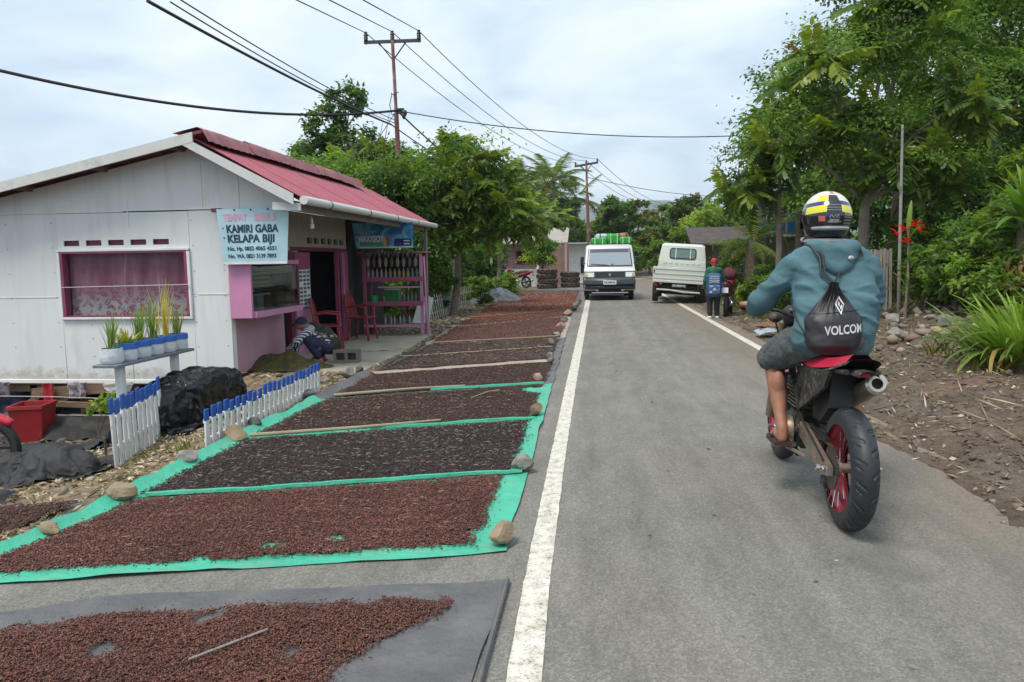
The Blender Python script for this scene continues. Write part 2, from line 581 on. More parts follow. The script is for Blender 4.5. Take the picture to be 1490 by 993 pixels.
# road sheet, z = 0
def road_material():
    m, N, L, b = _m('asphalt')
    t = N.new('ShaderNodeTexCoord').outputs['Object']
    big = node(N, L, 'TexNoise', None, Vector=t, Scale=0.55, Detail=6.0, Roughness=0.6).outputs['Fac']
    mid = node(N, L, 'TexNoise', None, Vector=node(N, L, 'Mapping', None, Vector=t, Scale=(3.0, 0.8, 1)).outputs[0], Scale=2.0, Detail=7.0, Roughness=0.65).outputs['Fac']
    agg = node(N, L, 'TexVoronoi', None, Vector=t, Scale=110.0)
    fin = node(N, L, 'TexNoise', None, Vector=t, Scale=260.0, Detail=3.0, Roughness=0.7).outputs['Fac']
    c = ramp(N, L, big, [(0.3, (0.176, 0.171, 0.150)), (0.5, (0.204, 0.197, 0.173)), (0.72, (0.232, 0.205, 0.180))])
    c = mixc(N, L, 1.0, c, ramp(N, L, mid, [(0.3, 0.82), (0.7, 1.15)]), 'MULTIPLY')
    c = mixc(N, L, 1.0, c, ramp(N, L, agg.outputs['Color'], [(0.1, 0.74), (0.55, 0.98), (0.95, 1.32)]), 'MULTIPLY')
    c = mixc(N, L, 1.0, c, ramp(N, L, fin, [(0.3, 0.75), (0.7, 1.25)]), 'MULTIPLY')
    # tar repair blots, lengthwise tyre wear
    blot = node(N, L, 'TexNoise', None, Vector=t, Scale=0.9, Detail=3.0, Roughness=0.5, Distortion=0.8).outputs['Fac']
    c = mixc(N, L, ramp(N, L, blot, [(0.66, 0.0), (0.70, 0.35)]), c, (0.10, 0.098, 0.088))
    trk = node(N, L, 'TexNoise', None, Vector=node(N, L, 'Mapping', None, Vector=t, Scale=(2.2, .06, 1)).outputs[0], Scale=1.6, Detail=4.0).outputs['Fac']
    c = mixc(N, L, 1.0, c, ramp(N, L, trk, [(0.32, 0.88), (0.68, 1.10)]), 'MULTIPLY')
    # reddish dust tracked in from the right-hand verge
    sp = N.new('ShaderNodeSeparateXYZ'); L.new(t, sp.inputs[0])
    wob = node(N, L, 'Math', {'operation': 'MULTIPLY_ADD'}, i0=mid, i1=1.5, i2=-0.75).outputs[0]
    xx = node(N, L, 'Math', {'operation': 'ADD'}, i0=sp.outputs[0], i1=wob).outputs[0]
    k = ramp(N, L, node(N, L, 'MapRange', None, Value=xx, From_Min=1.2, From_Max=2.5).outputs[0], [(0.0, 0.0), (0.55, 0.22), (1.0, 0.62)])
    c = mixc(N, L, k, c, (0.205, 0.145, 0.10))
    L.new(c, b.inputs['Base Color']); b.inputs['Roughness'].default_value = 0.85
    b.inputs['Specular IOR Level'].default_value = 0.3
    h = node(N, L, 'Math', {'operation': 'ADD'}, i0=fin, i1=agg.outputs['Distance']).outputs[0]
    bp = node(N, L, 'Bump', None, Height=h, Strength=0.55, Distance=0.006)
    L.new(bp.outputs[0], b.inputs['Normal'])
    return m
ry = list(np.arange(-6, 30, 0.25)) + list(np.arange(30, 160, 1.0))
mb = MB()
rows = []
for y in ry:
    cx = road_cx(y)
    l = cx - (3.92 if y < 40 else 2.0) + 0.06 * nz(y * 1.7, 1.3) + 0.03 * nz(y * 6, 2)
    r = dirt_edge(y) + 0.3 if y < 28 else cx + 1.9
    rows.append([(l + (r - l) * q / 6, y, 0.0) for q in range(7)])
mb.add([p for r in rows for p in r], [(a * 7 + q, a * 7 + q + 1, a * 7 + q + 8, a * 7 + q + 7) for a in range(len(rows) - 1) for q in range(6)])
road = mb.obj('road', road_material(), smooth=False)
tag(road, 'narrow grey asphalt road running between drying mats and verge', kind='structure')

def line_material():
    m, N, L, b = _m('line_paint')
    t = N.new('ShaderNodeTexCoord').outputs['Object']
    n1 = node(N, L, 'TexNoise', None, Vector=t, Scale=16.0, Detail=9.0, Roughness=0.75).outputs['Fac']
    n2 = node(N, L, 'TexVoronoi', None, Vector=t, Scale=110.0).outputs['Distance']
    c = ramp(N, L, n1, [(0.3, (0.40, 0.35, 0.27)), (0.5, (0.62, 0.59, 0.52)), (0.7, (0.74, 0.72, 0.66))])
    n3 = node(N, L, 'TexNoise', None, Vector=node(N, L, 'Mapping', None, Vector=t, Scale=(1, 1.6, 1)).outputs[0], Scale=75.0, Detail=6.0, Roughness=0.75).outputs['Fac']
    k = ramp(N, L, node(N, L, 'Math', {'operation': 'MULTIPLY_ADD'}, i0=n1, i1=0.45, i2=n3).outputs[0], [(0.60, 0.85), (0.70, 0.0)])
    c = mixc(N, L, k, c, (0.17, 0.14, 0.11))
    L.new(c, b.inputs['Base Color']); b.inputs['Roughness'].default_value = 0.75
    bp = node(N, L, 'Bump', None, Height=n2, Strength=0.5, Distance=0.004)
    L.new(bp.outputs[0], b.inputs['Normal'])
    return m
lm = line_material()
_ly = (2.4, 3.18, 5.1, 8.45, 24.5, 60); _ll = (-.312, -.325, -.336, -.350, -.375, -.375); _lr = (-.190, -.210, -.228, -.236, -.215, -.215)
def LINE_L(y): return float(np.interp(y, _ly, _ll))
def LINE_R(y): return float(np.interp(y, _ly, _lr))
def marking(x0, x1, y0, y1, lab):
    mb = MB(); ys = np.arange(y0, y1, 0.06)
    vs = []
    for y in ys:
        o = road_cx(y) - 1.09
        a, b2 = x0(y) if callable(x0) else x0, x1(y) if callable(x1) else x1
        vs += [(a + o + 0.006 * nz(y * 9, 1) + .006 * nz(y * 31, 8), y, 0.004), (b2 + o + 0.006 * nz(y * 9, 5) + .006 * nz(y * 31, 3), y, 0.004)]
    mb.add(vs, [(2 * i, 2 * i + 1, 2 * i + 3, 2 * i + 2) for i in range(len(ys) - 1)])
    tag(mb.obj('road_marking', lm, smooth=False), lab, kind='structure')
marking(lambda y: LINE_L(y), lambda y: LINE_R(y), -3, 60, 'worn white edge line along the drying mats')
marking(2.41, 2.545, 9.2, 60, 'white edge line along the earth verge')

# far hills
hillm = M('hill_forest', (0.035, 0.06, 0.03), 0.9, 0.4, 0.02)
def hills(name, y0, d, fn, lab):
    mb = MB()
    mb.grid(90, 8, lambda u, v: ((u - .5) * 4600, y0 + d * v, fn((u - .5) * 4600, v) if v > 0 else -2.0))
    tag(mb.obj(name, hillm), lab, kind='structure')
hills('hills', 1500, 900, lambda x, v: sin(pi * v * .55) * (142 + 52 * nz(x / 300, 1.2) + 30 * nz(x / 90, 4.2) + 8 * nz(x / 30, 8, v * 3)) - 2, 'blue forested hills on the horizon')
# ================================================================== materials for built things
white_wall = M('white_panel_paint', (0.70, 0.715, 0.71), 0.55, 0.05, 1.2, col2=(0.575, 0.585, 0.57), thr=(0.50, 0.80), s2=2.2, stretch=(2.6, 1, .35), bump=0.05, bscale=30)
def mud_foot(m):      # mud thrown up against the foot of the wall
    N, L = m.node_tree.nodes, m.node_tree.links; b = N['Principled BSDF']
    src = b.inputs['Base Color'].links[0].from_socket
    t = N.new('ShaderNodeTexCoord').outputs['Object']; sp = N.new('ShaderNodeSeparateXYZ'); L.new(t, sp.inputs[0])
    n = node(N, L, 'TexNoise', None, Vector=t, Scale=7.0, Detail=9.0, Roughness=.72).outputs['Fac']
    h = node(N, L, 'Math', {'operation': 'MULTIPLY_ADD'}, i0=n, i1=.55, i2=-.22).outputs[0]
    d = node(N, L, 'Math', {'operation': 'SUBTRACT'}, i0=h, i1=sp.outputs[2]).outputs[0]
    k = ramp(N, L, node(N, L, 'MapRange', None, Value=d, From_Min=-.05, From_Max=.10).outputs[0], [(0, 0.0), (1, .6)])
    L.new(mixc(N, L, k, src, (.30, .25, .19)), b.inputs['Base Color'])
mud_foot(white_wall)
white_paint = M('white_paint', (0.74, 0.75, 0.74), 0.5, 0.08, 4, col2=(0.45, 0.43, 0.38), thr=(0.6, 0.8), s2=6)
beige_wall = M('beige_wall', (0.42, 0.37, 0.29), 0.7, 0.1, 3)
pink_wall = M('pink_paint', (0.55, 0.235, 0.40), 0.5, 0.08, 3, col2=(0.55, 0.36, 0.45), thr=(0.55, 0.8), s2=2)
pink_pale = M('pale_pink_paint', (0.47, 0.275, 0.335), 0.55, 0.1, 2)
pink_dark = M('dark_pink_paint', (0.33, 0.075, 0.15), 0.5, 0.15, 3)
maroon = M('maroon_paint', (0.16, 0.03, 0.05), 0.5, 0.2, 4)
roof_red = M('red_roof_sheet', (0.36, 0.085, 0.112), 0.45, 0.18, 1.3, col2=(0.25, 0.075, 0.085), thr=(0.5, 0.75), s2=1.6, stretch=(1, 1, .4))
roof_cap = M('rusty_ridge_sheet', (0.36, 0.12, 0.13), 0.6, 0.25, 3, col2=(0.17, 0.08, 0.07), thr=(0.5, 0.7), s2=5)
fascia = M('fascia_board', (0.62, 0.62, 0.60), 0.6, 0.1, 3, col2=(0.35, 0.36, 0.36), thr=(0.55, 0.8), s2=3)
dark_in = M('dark_interior', (0.03, 0.03, 0.033), 0.9)  # near-black that puts the shade of rooms, gaps and undersides into colour
wood_old = M('old_timber', (0.20, 0.13, 0.08), 0.8, 0.3, 5, bump=0.3, stretch=(1, 1, 6))
wood_grey = M('weathered_timber', (0.27, 0.25, 0.22), 0.85, 0.3, 6, bump=0.3, stretch=(6, 6, 1))
pvc = M('grey_white_pipe', (0.66, 0.66, 0.63), 0.35, 0.06, 3, col2=(0.45, 0.45, 0.42), thr=(0.6, 0.85))
concrete = M('concrete_slab', (0.43, 0.385, 0.295), 0.85, 0.2, 2.5, bump=0.25, bscale=40, col2=(0.22, 0.20, 0.165), thr=(0.5, 0.75), s2=1.5)
black_plastic = M('black_plastic', (0.018, 0.019, 0.021), 0.42, 0.3, 8)
rubber = M('rubber', (0.022, 0.023, 0.025), 0.7, 0.25, 12, bump=0.1)
steel = M('steel', (0.42, 0.42, 0.43), 0.32, 0.1, 10, metal=0.9)
chrome = M('chrome', (0.7, 0.7, 0.7), 0.12, 0.05, 10, metal=1.0)
red_plastic = M('red_plastic', (0.27, 0.035, 0.042), 0.4, 0.15, 5)

# ================================================================== shop house
hx0, hx1, hy0, hy1, hzb = -9.6, -4.6, 9.1, 16.0, -0.06
RX, RZ = -4.72, 3.0                                   # ridge
def zl(x): return RZ - 0.205 * (RX - x)               # left slope
def zr(x): return RZ - 0.12 - 0.56 * (x - RX)         # right slope
house = thing('shop_house', 'low white panelled shop house on stilts with red roof and pink shopfront', 'house', (-6.9, 12.5, 0))
def hpart(name, mb, mat, par=None, **k):
    off = (-6.9, 12.5, 0)
    return link(name, mb.mesh(name, mat, off, **k), par or house)

PT = 0.02
def wpanel(x0, x1, z0, z1):
    g = 0.0015
    mb = MB(); mb.box(((x0 + x1) / 2, hy0 + PT / 2, (z0 + z1) / 2), (x1 - x0 - 2 * g, PT, z1 - z0 - 2 * g), b=0.003)
    hpart('wall_panel', mb, white_wall)
# panels round the window
wx0, wx1, wz0, wz1 = -6.85, -5.15, 0.75, 1.60
for a, b2 in ((-9.6, -8.3), (-8.3, wx0 - 0.05)):
    wpanel(a, b2, hzb, 1.02); wpanel(a, b2, 1.02, 2.09)
wpanel(wx0 - 0.05, -5.97, hzb, 0.73); wpanel(-5.97, wx1 + 0.05, hzb, 0.73)
wpanel(wx1 + 0.05, hx1, hzb, 1.04); wpanel(wx1 + 0.05, hx1, 1.04, 2.09)
# panel over the window with five vent holes
vp = MB(); y = hy0 + PT / 2
vz0, vz1 = 1.675, 1.745
xa, xb = wx0 - 0.048, wx1 + 0.048
vp.box(((xa + xb) / 2, y, (1.625 + vz0) / 2), (xb - xa, PT, vz0 - 1.625))
vp.box(((xa + xb) / 2, y, (vz1 + 2.085) / 2), (xb - xa, PT, 2.085 - vz1))
vx = [(-6.81 + i * 0.305, -6.81 + i * 0.305 + 0.215) for i in range(5)]
edges = [xa] + [q for p in vx for q in p] + [xb]
for i in range(0, len(edges), 2):
    vp.box(((edges[i] + edges[i + 1]) / 2, y, (vz0 + vz1) / 2), (edges[i + 1] - edges[i], PT, vz1 - vz0))
hpart('vent_panel', vp, white_wall)
for p in vx:
    mb = MB(); mb.box(((p[0] + p[1]) / 2, hy0 + 0.05, (vz0 + vz1) / 2), (p[1] - p[0], 0.02, vz1 - vz0 + .004)); hpart('vent', mb, maroon)
# gable panels under the rake
cuts = [-9.6, -8.1, -6.95, -5.9, -4.9, -4.42, -3.72]
for a, b2 in zip(cuts[:-1], cuts[1:]):
    a2, b3 = a + 0.004, b2 - 0.004
    top = lambda x: (zl(x) - 0.09 if x < RX else zr(x) - 0.07)
    pts = [(a2, hy0, 2.10), (b3, hy0, 2.10), (b3, hy0, top(b3))]
    if a2 < RX < b3: pts.append((RX, hy0, zr(RX) - 0.07))
    pts.append((a2, hy0, top(a2)))
    mb = MB(); mb.prism(pts, (0, PT, 0)); hpart('gable_panel', mb, white_wall)
# thin cover battens over some joints
for (x, z0, z1) in ((-6.95, 2.11, 2.42), (-5.9, 1.9, 2.64), (-4.9, 2.11, 2.84), (-4.42, 2.11, 2.58)):
    mb = MB(); mb.box((x, hy0 - 0.004, (z0 + z1) / 2), (0.012, 0.008, z1 - z0)); hpart('joint_batten', mb, white_paint)
for (x0, x1, z) in ((-9.6, -5.97, 2.095), (-5.9, -4.62, 2.105), (-9.6, -6.98, 1.022), (-5.02, -4.62, 1.04)):
    mb = MB(); mb.box(((x0 + x1) / 2, hy0 - 0.003, z), (x1 - x0, 0.006, 0.008)); hpart('joint_batten', mb, white_paint)
mb = MB(); mb.box((-7.1, hy0 - 0.006, hzb - 0.02), (5.02, 0.05, 0.05), b=.004); hpart('sill_beam', mb, white_paint)
nl = MB()
for (xs, zs) in (((-9.2, -8.36, -8.24, -7.6, -6.96), [.05 + .32 * k for k in range(7)]), ((-6.5, -6.03, -5.91, -5.5), [.02, .25, .48, .66]), ((-5.06, -4.66), [.05 + .32 * k for k in range(7)])):
    for x in xs:
        for z in zs: nl.box((x + .01 * nz(x, z), hy0 - .001, z + .02 * nz(z, x)), (.011, .004, .011))
o_ = hpart('nail_head', nl, M('rusty_nail', (.16, .09, .06), .7)); o_['kind'] = 'stuff'
# structure behind: side, back, inner walls, floor
mb = MB()
mb.box((hx0 + .03, 12.55, 1.0), (0.06, 6.8, 2.1)); mb.box((-7.1, 15.97, 1.0), (4.9, 0.06, 2.1))
hpart('rear_wall', mb, beige_wall)
mb = MB(); mb.box((-7.1, 12.55, -0.10), (4.9, 6.8, 0.08)); hpart('floor_deck', mb, wood_old)
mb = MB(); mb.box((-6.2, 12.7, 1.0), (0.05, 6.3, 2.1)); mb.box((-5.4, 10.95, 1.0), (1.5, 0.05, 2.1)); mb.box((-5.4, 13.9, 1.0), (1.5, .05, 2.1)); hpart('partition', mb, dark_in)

# window
wf = MB()
fw = 0.03
wf.box(((wx0 + wx1) / 2, hy0 - 0.012, wz1 + fw / 2), (wx1 - wx0 + .10, 0.05, fw), b=.004)
wf.box(((wx0 + wx1) / 2, hy0 - 0.012, wz0 - fw / 2 + .01), (wx1 - wx0 + .10, 0.05, fw), b=.004)
wf.box((wx0 - .033, hy0 - .012, (wz0 + wz1) / 2), (0.034, 0.05, wz1 - wz0 - .022), b=.004)
wf.box((wx1 + .033, hy0 - .012, (wz0 + wz1) / 2), (0.034, 0.05, wz1 - wz0 - .022), b=.004)
win = hpart('window', wf, white_paint)
wi = MB()
for (c, d) in ((((wx0 + wx1) / 2, hy0 + .03, wz1 - .012), (wx1 - wx0 + .03, .12, .024)), (((wx0 + wx1) / 2, hy0 + .03, wz0 + .02), (wx1 - wx0 + .03, .12, .02)),
               ((wx0 + .004, hy0 + .03, (wz0 + wz1) / 2), (.036, .12, wz1 - wz0 - .05)), ((wx1 - .004, hy0 + .03, (wz0 + wz1) / 2), (.036, .12, wz1 - wz0 - .05))):
    wi.box(c, d)
link('frame', wi.mesh('frame', M('window_maroon', (.24, .055, .10), .5), (-6.9, 12.5, 0)), win)
def curtain_mat():
    m, N, L, b = _m('lace_curtain')
    t = N.new('ShaderNodeTexCoord').outputs['Object']
    sp = N.new('ShaderNodeSeparateXYZ'); L.new(t, sp.inputs[0])
    vo = node(N, L, 'TexVoronoi', {'feature': 'SMOOTH_F1'}, Vector=node(N, L, 'Mapping', None, Vector=t, Scale=(1, .2, 1)).outputs[0], Scale=17.0)
    wv = node(N, L, 'TexWave', {'wave_type': 'RINGS', 'rings_direction': 'SPHERICAL'}, Vector=vo.outputs['Position'] if 'Position' in vo.outputs else t, Scale=14.0, Distortion=6.0, Detail=2.0)
    cells = ramp(N, L, vo.outputs['Distance'], [(0.16, 1.0), (0.26, 0.0), (0.38, 0.0), (0.46, 1.0)])
    low = ramp(N, L, node(N, L, 'MapRange', None, Value=sp.outputs[2], From_Min=1.25, From_Max=0.8).outputs[0], [(0.0, 0.0), (0.35, 0.25), (0.8, 0.95)])
    fold = node(N, L, 'TexNoise', None, Vector=node(N, L, 'Mapping', None, Vector=t, Scale=(5, 1, .4)).outputs[0], Scale=1.6, Detail=3.0).outputs['Fac']  # lengthwise streaks of lighter and darker pink, drawn in colour as folds
    base = ramp(N, L, fold, [(0.32, (0.56, 0.14, 0.25)), (0.68, (0.74, 0.30, 0.40))])
    k = node(N, L, 'Math', {'operation': 'MULTIPLY'}, i0=cells, i1=low).outputs[0]
    L.new(mixc(N, L, k, base, (0.82, 0.74, 0.74)), b.inputs['Base Color'])
    b.inputs['Roughness'].default_value = 0.8
    return m
cu = MB()
cu.grid(90, 8, lambda u, v: (wx0 + .02 + (wx1 - wx0 - .04) * u, hy0 + 0.10 + 0.014 * sin(u * 60 + 2 * sin(v * 3)) + .01 * sin(u * 23), wz0 + .02 + (wz1 - wz0 - .04) * v))
link('curtain', cu.mesh('curtain', curtain_mat(), (-6.9, 12.5, 0)), win)
gp = MB(); gp.box(((wx0 + wx1) / 2, hy0 + .075, (wz0 + wz1) / 2), (wx1 - wx0 - .04, .004, wz1 - wz0 - .05))
link('pane', gp.mesh('pane', glass_mat('window_glass', (.04, .03, .035), .04, .07), (-6.9, 12.5, 0)), win)
mb = MB(); mb.beam((wx0, hy0 - .055, 1.15), (wx1 + .05, hy0 - .055, 1.17), .006, .006); hpart('curtain_cord', mb, white_paint)

# side wall facing the road
sx = hx1
def side(name, y0, y1, z0, z1, mat, t=0.05, out=0.0, par=None):
    mb = MB(); mb.box((sx - t / 2 + out, (y0 + y1) / 2, (z0 + z1) / 2), (t, y1 - y0, z1 - z0), b=.004)
    return hpart(name, mb, mat, par)
side('corner_post', 9.125, 9.2, 0.0, 2.09, white_paint, .075, .004)
side('lower_wall', 9.2, 10.72, 0.0, 0.74, pink_pale)
side('upper_wall', 9.2, 11.35, 1.46, 2.2, beige_wall)
side('door_post', 10.95, 11.07, 0.0, 1.6, maroon, .09, .02)
side('door_panel', 11.12, 11.74, 0.0, 0.70, pink_wall, .04, .04)
side('door_panel', 11.12, 11.74, 1.30, 1.58, pink_dark, .04, .04)
side('door_panel', 11.12, 11.74, 0.71, 1.29, pink_pale, .04, .03)
side('door_post', 13.10, 13.62, 0.0, 1.60, pink_dark, .08, .03)
side('door_post', 13.14, 13.24, 0.0, 1.58, M('mid_pink_paint', (.42, .13, .25), .5), .05, .10)
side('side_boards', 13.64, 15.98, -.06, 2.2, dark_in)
side('lintel', 11.06, 13.64, 1.60, 1.66, maroon, .07, .02)
# beige wall over the door, with six vent holes
vb = MB(); y0, y1 = 11.36, 13.75
vb.box((sx - .025, (y0 + y1) / 2, 1.69), (.05, y1 - y0, .06)); vb.box((sx - .025, (y0 + y1) / 2, 2.01), (.05, y1 - y0, .38))
ys = [y0] + [q for i in range(6) for q in (11.75 + i * .31, 11.75 + i * .31 + .22)] + [y1]
for i in range(0, len(ys), 2): vb.box((sx - .025, (ys[i] + ys[i + 1]) / 2, 1.77), (.05, ys[i + 1] - ys[i], .10))
hpart('vent_wall', vb, beige_wall)
for i in range(6):
    mb = MB(); mb.box((sx - .07, 11.86 + i * .31, 1.77), (.03, .22, .104)); hpart('vent', mb, dark_in)
# bay with the glazed counter
by0, by1, bx, bz0, bz1 = 9.06, 10.62, -4.30, 0.73, 1.46
mb = MB(); mb.box(((sx + bx) / 2 + .005, by0 + .02, (bz0 + bz1) / 2), (bx - sx - .01, .04, bz1 - bz0), b=.004); bay = hpart('counter_bay', mb, pink_wall)
def bpart(n, c, d, m):
    mb = MB(); mb.box(c, d, b=.003); link(n, mb.mesh(n, m, (-6.9, 12.5, 0)), bay)
bpart('counter_sill', ((sx + bx) / 2 + .02, (by0 + by1) / 2 + .022, bz0 + .04), (bx - sx + .04, by1 - by0 - .044, .08), pink_wall)
bpart('counter_head', ((sx + bx) / 2, (by0 + by1) / 2 + .022, bz1 - .03), (bx - sx, by1 - by0 - .044, .06), pink_wall)
bpart('counter_post', (bx - .03, by1 - .03, (bz0 + bz1) / 2), (.06, .06, bz1 - bz0 - .145), maroon)
bpart('counter_shelf', ((sx + bx) / 2 - .1, (by0 + by1) / 2, bz0 + .33), (.3, 1.4, .02), wood_old)
gp = MB(); gp.box((bx - .012, (by0 + by1) / 2, (bz0 + bz1) / 2), (.006, by1 - by0 - .1, bz1 - bz0 - .15))
link('pane', gp.mesh('pane', glass_mat('shop_glass', (.02, .022, .022), .02, .35), (-6.9, 12.5, 0)), bay)
for (yy, zz, s, m) in ((9.5, .90, .16, white_paint), (9.75, .92, .18, M('carton', (.30, .19, .10), .8)), (10.1, .93, .22, M('carton2', (.36, .22, .12), .8)), (10.4, .9, .15, beige_wall)):
    tb = MB(); tb.box((-4.45, yy, zz), (.14, s, .2), b=.005)
    tag(tb.obj('carton', m), {.16: 'small white carton behind the counter glass by the front corner', .18: 'brown carton behind the counter glass, second from the corner', .22: 'widest brown carton behind the counter glass', .15: 'beige carton behind the counter glass by the dark post'}[s], 'carton', 'cartons behind the counter glass')

# roof: left slope slab, right slope of corrugated sheets, loose ridge flashing
ry0, ry1 = 8.74, 16.05
mb = MB(); mb.prism([(-10.4, ry0, zl(-10.4)), (RX + .06, ry0, zl(RX + .06)), (RX + .06, ry0, zl(RX + .06) - .035), (-10.4, ry0, zl(-10.4) - .035)], (0, ry1 - 1.3 - ry0, 0))
hpart('roof', mb, roof_cap)
mb = MB(); mb.prism([(-10.4, ry0 - .025, zl(-10.4) - .006), (RX - .05, ry0 - .025, zl(RX - .05) - .006), (RX - .05, ry0 - .025, zl(RX - .05) - .125), (-10.4, ry0 - .025, zl(-10.4) - .125)], (0, .024, 0)); hpart('rake_board', mb, fascia)
mb = MB(); mb.prism([(-4.95, ry0 - .022, zr(-4.95) - .05), (-3.56, ry0 - .022, zr(-3.56) + .0), (-3.56, ry0 - .022, zr(-3.56) - .13), (-4.95, ry0 - .022, zr(-4.95) - .15)], (0, .022, 0)); hpart('rake_board', mb, fascia)
for i in range(5):
    x = -9.3 + i * 1.05
    mb = MB(); mb.beam((x, ry0 + .0, zl(x) - .075), (x, 15, zl(x) - .075), .045, .075); hpart('purlin', mb, wood_old)
sheet_w = 0.82
rme = MB()
def sheet(u, v):
    yy = u * (sheet_w + .03); s = -0.12 + v * 1.42
    return (RX + s + .0, yy, zr(RX + s) + 0.011 * cos(2 * pi * yy / 0.082))
rme.grid(90, 1, sheet)
rmesh = rme.mesh('roof_sheet', roof_red, (0, 0, 0), True, 60)
for i in range(9):
    o = link('roof_sheet', rmesh, house); o.location = (6.9, ry0 + i * sheet_w - 12.5, 0.003 * (i % 2))
mb = MB(); mb.prism([(RX - .1, ry0 + .03, zr(RX - .1) - .03), (-3.5, ry0 + .03, zr(-3.5) - .03), (-3.5, ry0 + .03, zr(-3.5) - .05), (RX - .1, ry0 + .03, zr(RX - .1) - .05)], (0, ry1 - ry0 - .06, 0)); hpart('ceiling_board', mb, dark_in)
cw = 1.22
for i in range(5):
    y0 = ry0 - .03 + i * cw
    mb = MB()
    lift = 0.012 * (i % 2)
    def cap(u, v, y0=y0, lift=lift):
        p = [(-.30, -.055), (0.02, .012), (.075, -.015), (.155, -.165)]
        k = min(2, int(v * 3)); f = v * 3 - k
        a, b3 = p[k], p[k + 1]
        yy = y0 + u * (cw + .02)
        return (RX + a[0] + (b3[0] - a[0]) * f, yy, RZ + .03 + lift + a[1] + (b3[1] - a[1]) * f + .006 * sin(yy * 38) * (1 if v > .5 else .4) + .01 * nz(yy * 2, v * 2))
    mb.grid(24, 6, cap)
    hpart('ridge_flashing', mb, roof_cap)
mb = MB(); mb.tube([(-3.44, 8.74, 2.155), (-3.44, 16.15, 2.155)], .052, 16)
gutter = hpart('gutter', mb, pvc)
for yy in (9.6, 11.3, 12.9, 14.4):
    mb = MB(); mb.lathe([(.052, -.012), (.057, -.012), (.057, .012), (.052, .012)], 16, (-3.44, yy, 2.155), (0, 1, 0)); link('gutter_strap', mb.mesh('gutter_strap', black_plastic, (-6.9, 12.5, 0)), gutter)
mb = MB(); mb.beam((-3.62, 8.8, 2.10), (-3.62, 16.0, 2.10), .04, .12); hpart('eave_board', mb, wood_grey)
mb = MB(); mb.beam((-3.5, 8.80, 2.08), (-3.85, 8.80, 2.10), .03, .09); hpart('eave_bracket', mb, fascia)
mb = MB(); mb.tube([(-3.6, 15.8, -.05), (-3.58, 15.8, 2.1)], .035, 8); hpart('porch_post', mb, wood_grey)
# stilts, beams and a near-black sheet standing in for underfloor shade
for (x, m) in ((-9.3, wood_old), (-8.35, pink_pale), (-7.45, wood_old), (-6.75, wood_old), (-5.9, wood_grey), (-4.75, wood_old)):
    mb = MB(); mb.box((x, 9.22, -.60), (.11, .11, 1.0), b=.006); hpart('stilt', mb, m)
for (x, y) in ((-8.9, 10.0), (-8.0, 9.9), (-6.3, 10.0), (-5.4, 9.9)):
    mb = MB(); mb.box((x, y, -.60), (.11, .11, 1.0)); hpart('stilt', mb, wood_old)
mb = MB(); mb.beam((-9.5, 9.2, -.17), (-4.6, 9.2, -.17), .07, .12); hpart('floor_beam', mb, wood_old)
mb = MB(); mb.beam((-8.1, 9.12, -.68), (-6.6, 9.12, -.16), .04, .10); hpart('brace', mb, wood_grey)
mb = MB(); mb.beam((-7.4, 9.08, -.24), (-6.3, 9.08, -.16), .03, .13); hpart('brace', mb, wood_old)
mb = MB(); mb.box((-7.1, 10.35, -.5), (5.0, .05, 1.0)); mb.box((-4.66, 11.6, -.5), (.06, 4.4, .9)); hpart('underfloor_shade', mb, dark_in)

# slab of the shop terrace
mb = MB()
mb.prism([(-4.58, 9.62, -.14), (-3.02, 9.35, -.14), (-3.02, 11.5, -.14), (-3.16, 14.25, -.14), (-4.58, 14.25, -.14)], (0, 0, .15))
tag(mb.obj('terrace_slab', concrete, smooth=False), 'bare concrete terrace slab in front of the shop', kind='structure')

# ------------------------------------------------------------------ banners
def banner(name, lab, x0, x1, z0, z1, y, fill, mats, wav=.012, tilt=.0, slant=(0, 0)):
    t = thing(name, lab, 'banner', ((x0 + x1) / 2, y, z0))
    fn = lambda x, z: y + wav * sin(9 * (x - x0)) * (0.4 + .6 * (z1 - z) / (z1 - z0)) + .012 * nz(x * 3, z * 3)
    sl = lambda x, z: x + (slant[0] * (1 - (x - x0) / (x1 - x0)) + slant[1] * (x - x0) / (x1 - x0)) * (z1 - z) / (z1 - z0)
    sh = MB(); sh.grid(40, 24, lambda u, v: (sl(x0 + (x1 - x0) * u, z0 + (z1 - z0) * v), fn(x0 + (x1 - x0) * u, z0 + (z1 - z0) * v), z0 + (z1 - z0) * v))
    s = sh.obj('sheet', fill, t, W=True)
    return t, s, fn, sl
def blue_sheet():
    m, N, L, b = _m('banner_blue')
    t = N.new('ShaderNodeTexCoord').outputs['Object']
    n = node(N, L, 'TexNoise', None, Vector=t, Scale=2.2, Detail=3.0).outputs['Fac']
    L.new(ramp(N, L, n, [(0.3, (0.33, 0.53, 0.66)), (0.52, (0.47, 0.65, 0.73)), (0.72, (0.33, 0.60, 0.61))]), b.inputs['Base Color'])
    b.inputs['Roughness'].default_value = 0.35
    return m
ink = M('banner_ink', (0.012, 0.05, 0.08), .5)
pink_ink = M('banner_pink_ink', (0.74, 0.36, 0.50), .5)
white_ink = M('white_print', (0.72, 0.75, 0.76), .5)
bx0, bx1, bz0_, bz1_, byy = -4.66, -3.73, 1.41, 2.09, 8.98
bt, bs, bf, bsl = banner('banner', 'pale blue banner listing KAMIRI GABA and KELAPA BIJI under the gable', bx0, bx1, bz0_, bz1_, byy, blue_sheet(), None, slant=(.06, -.055))
off = Vector(bt.location)
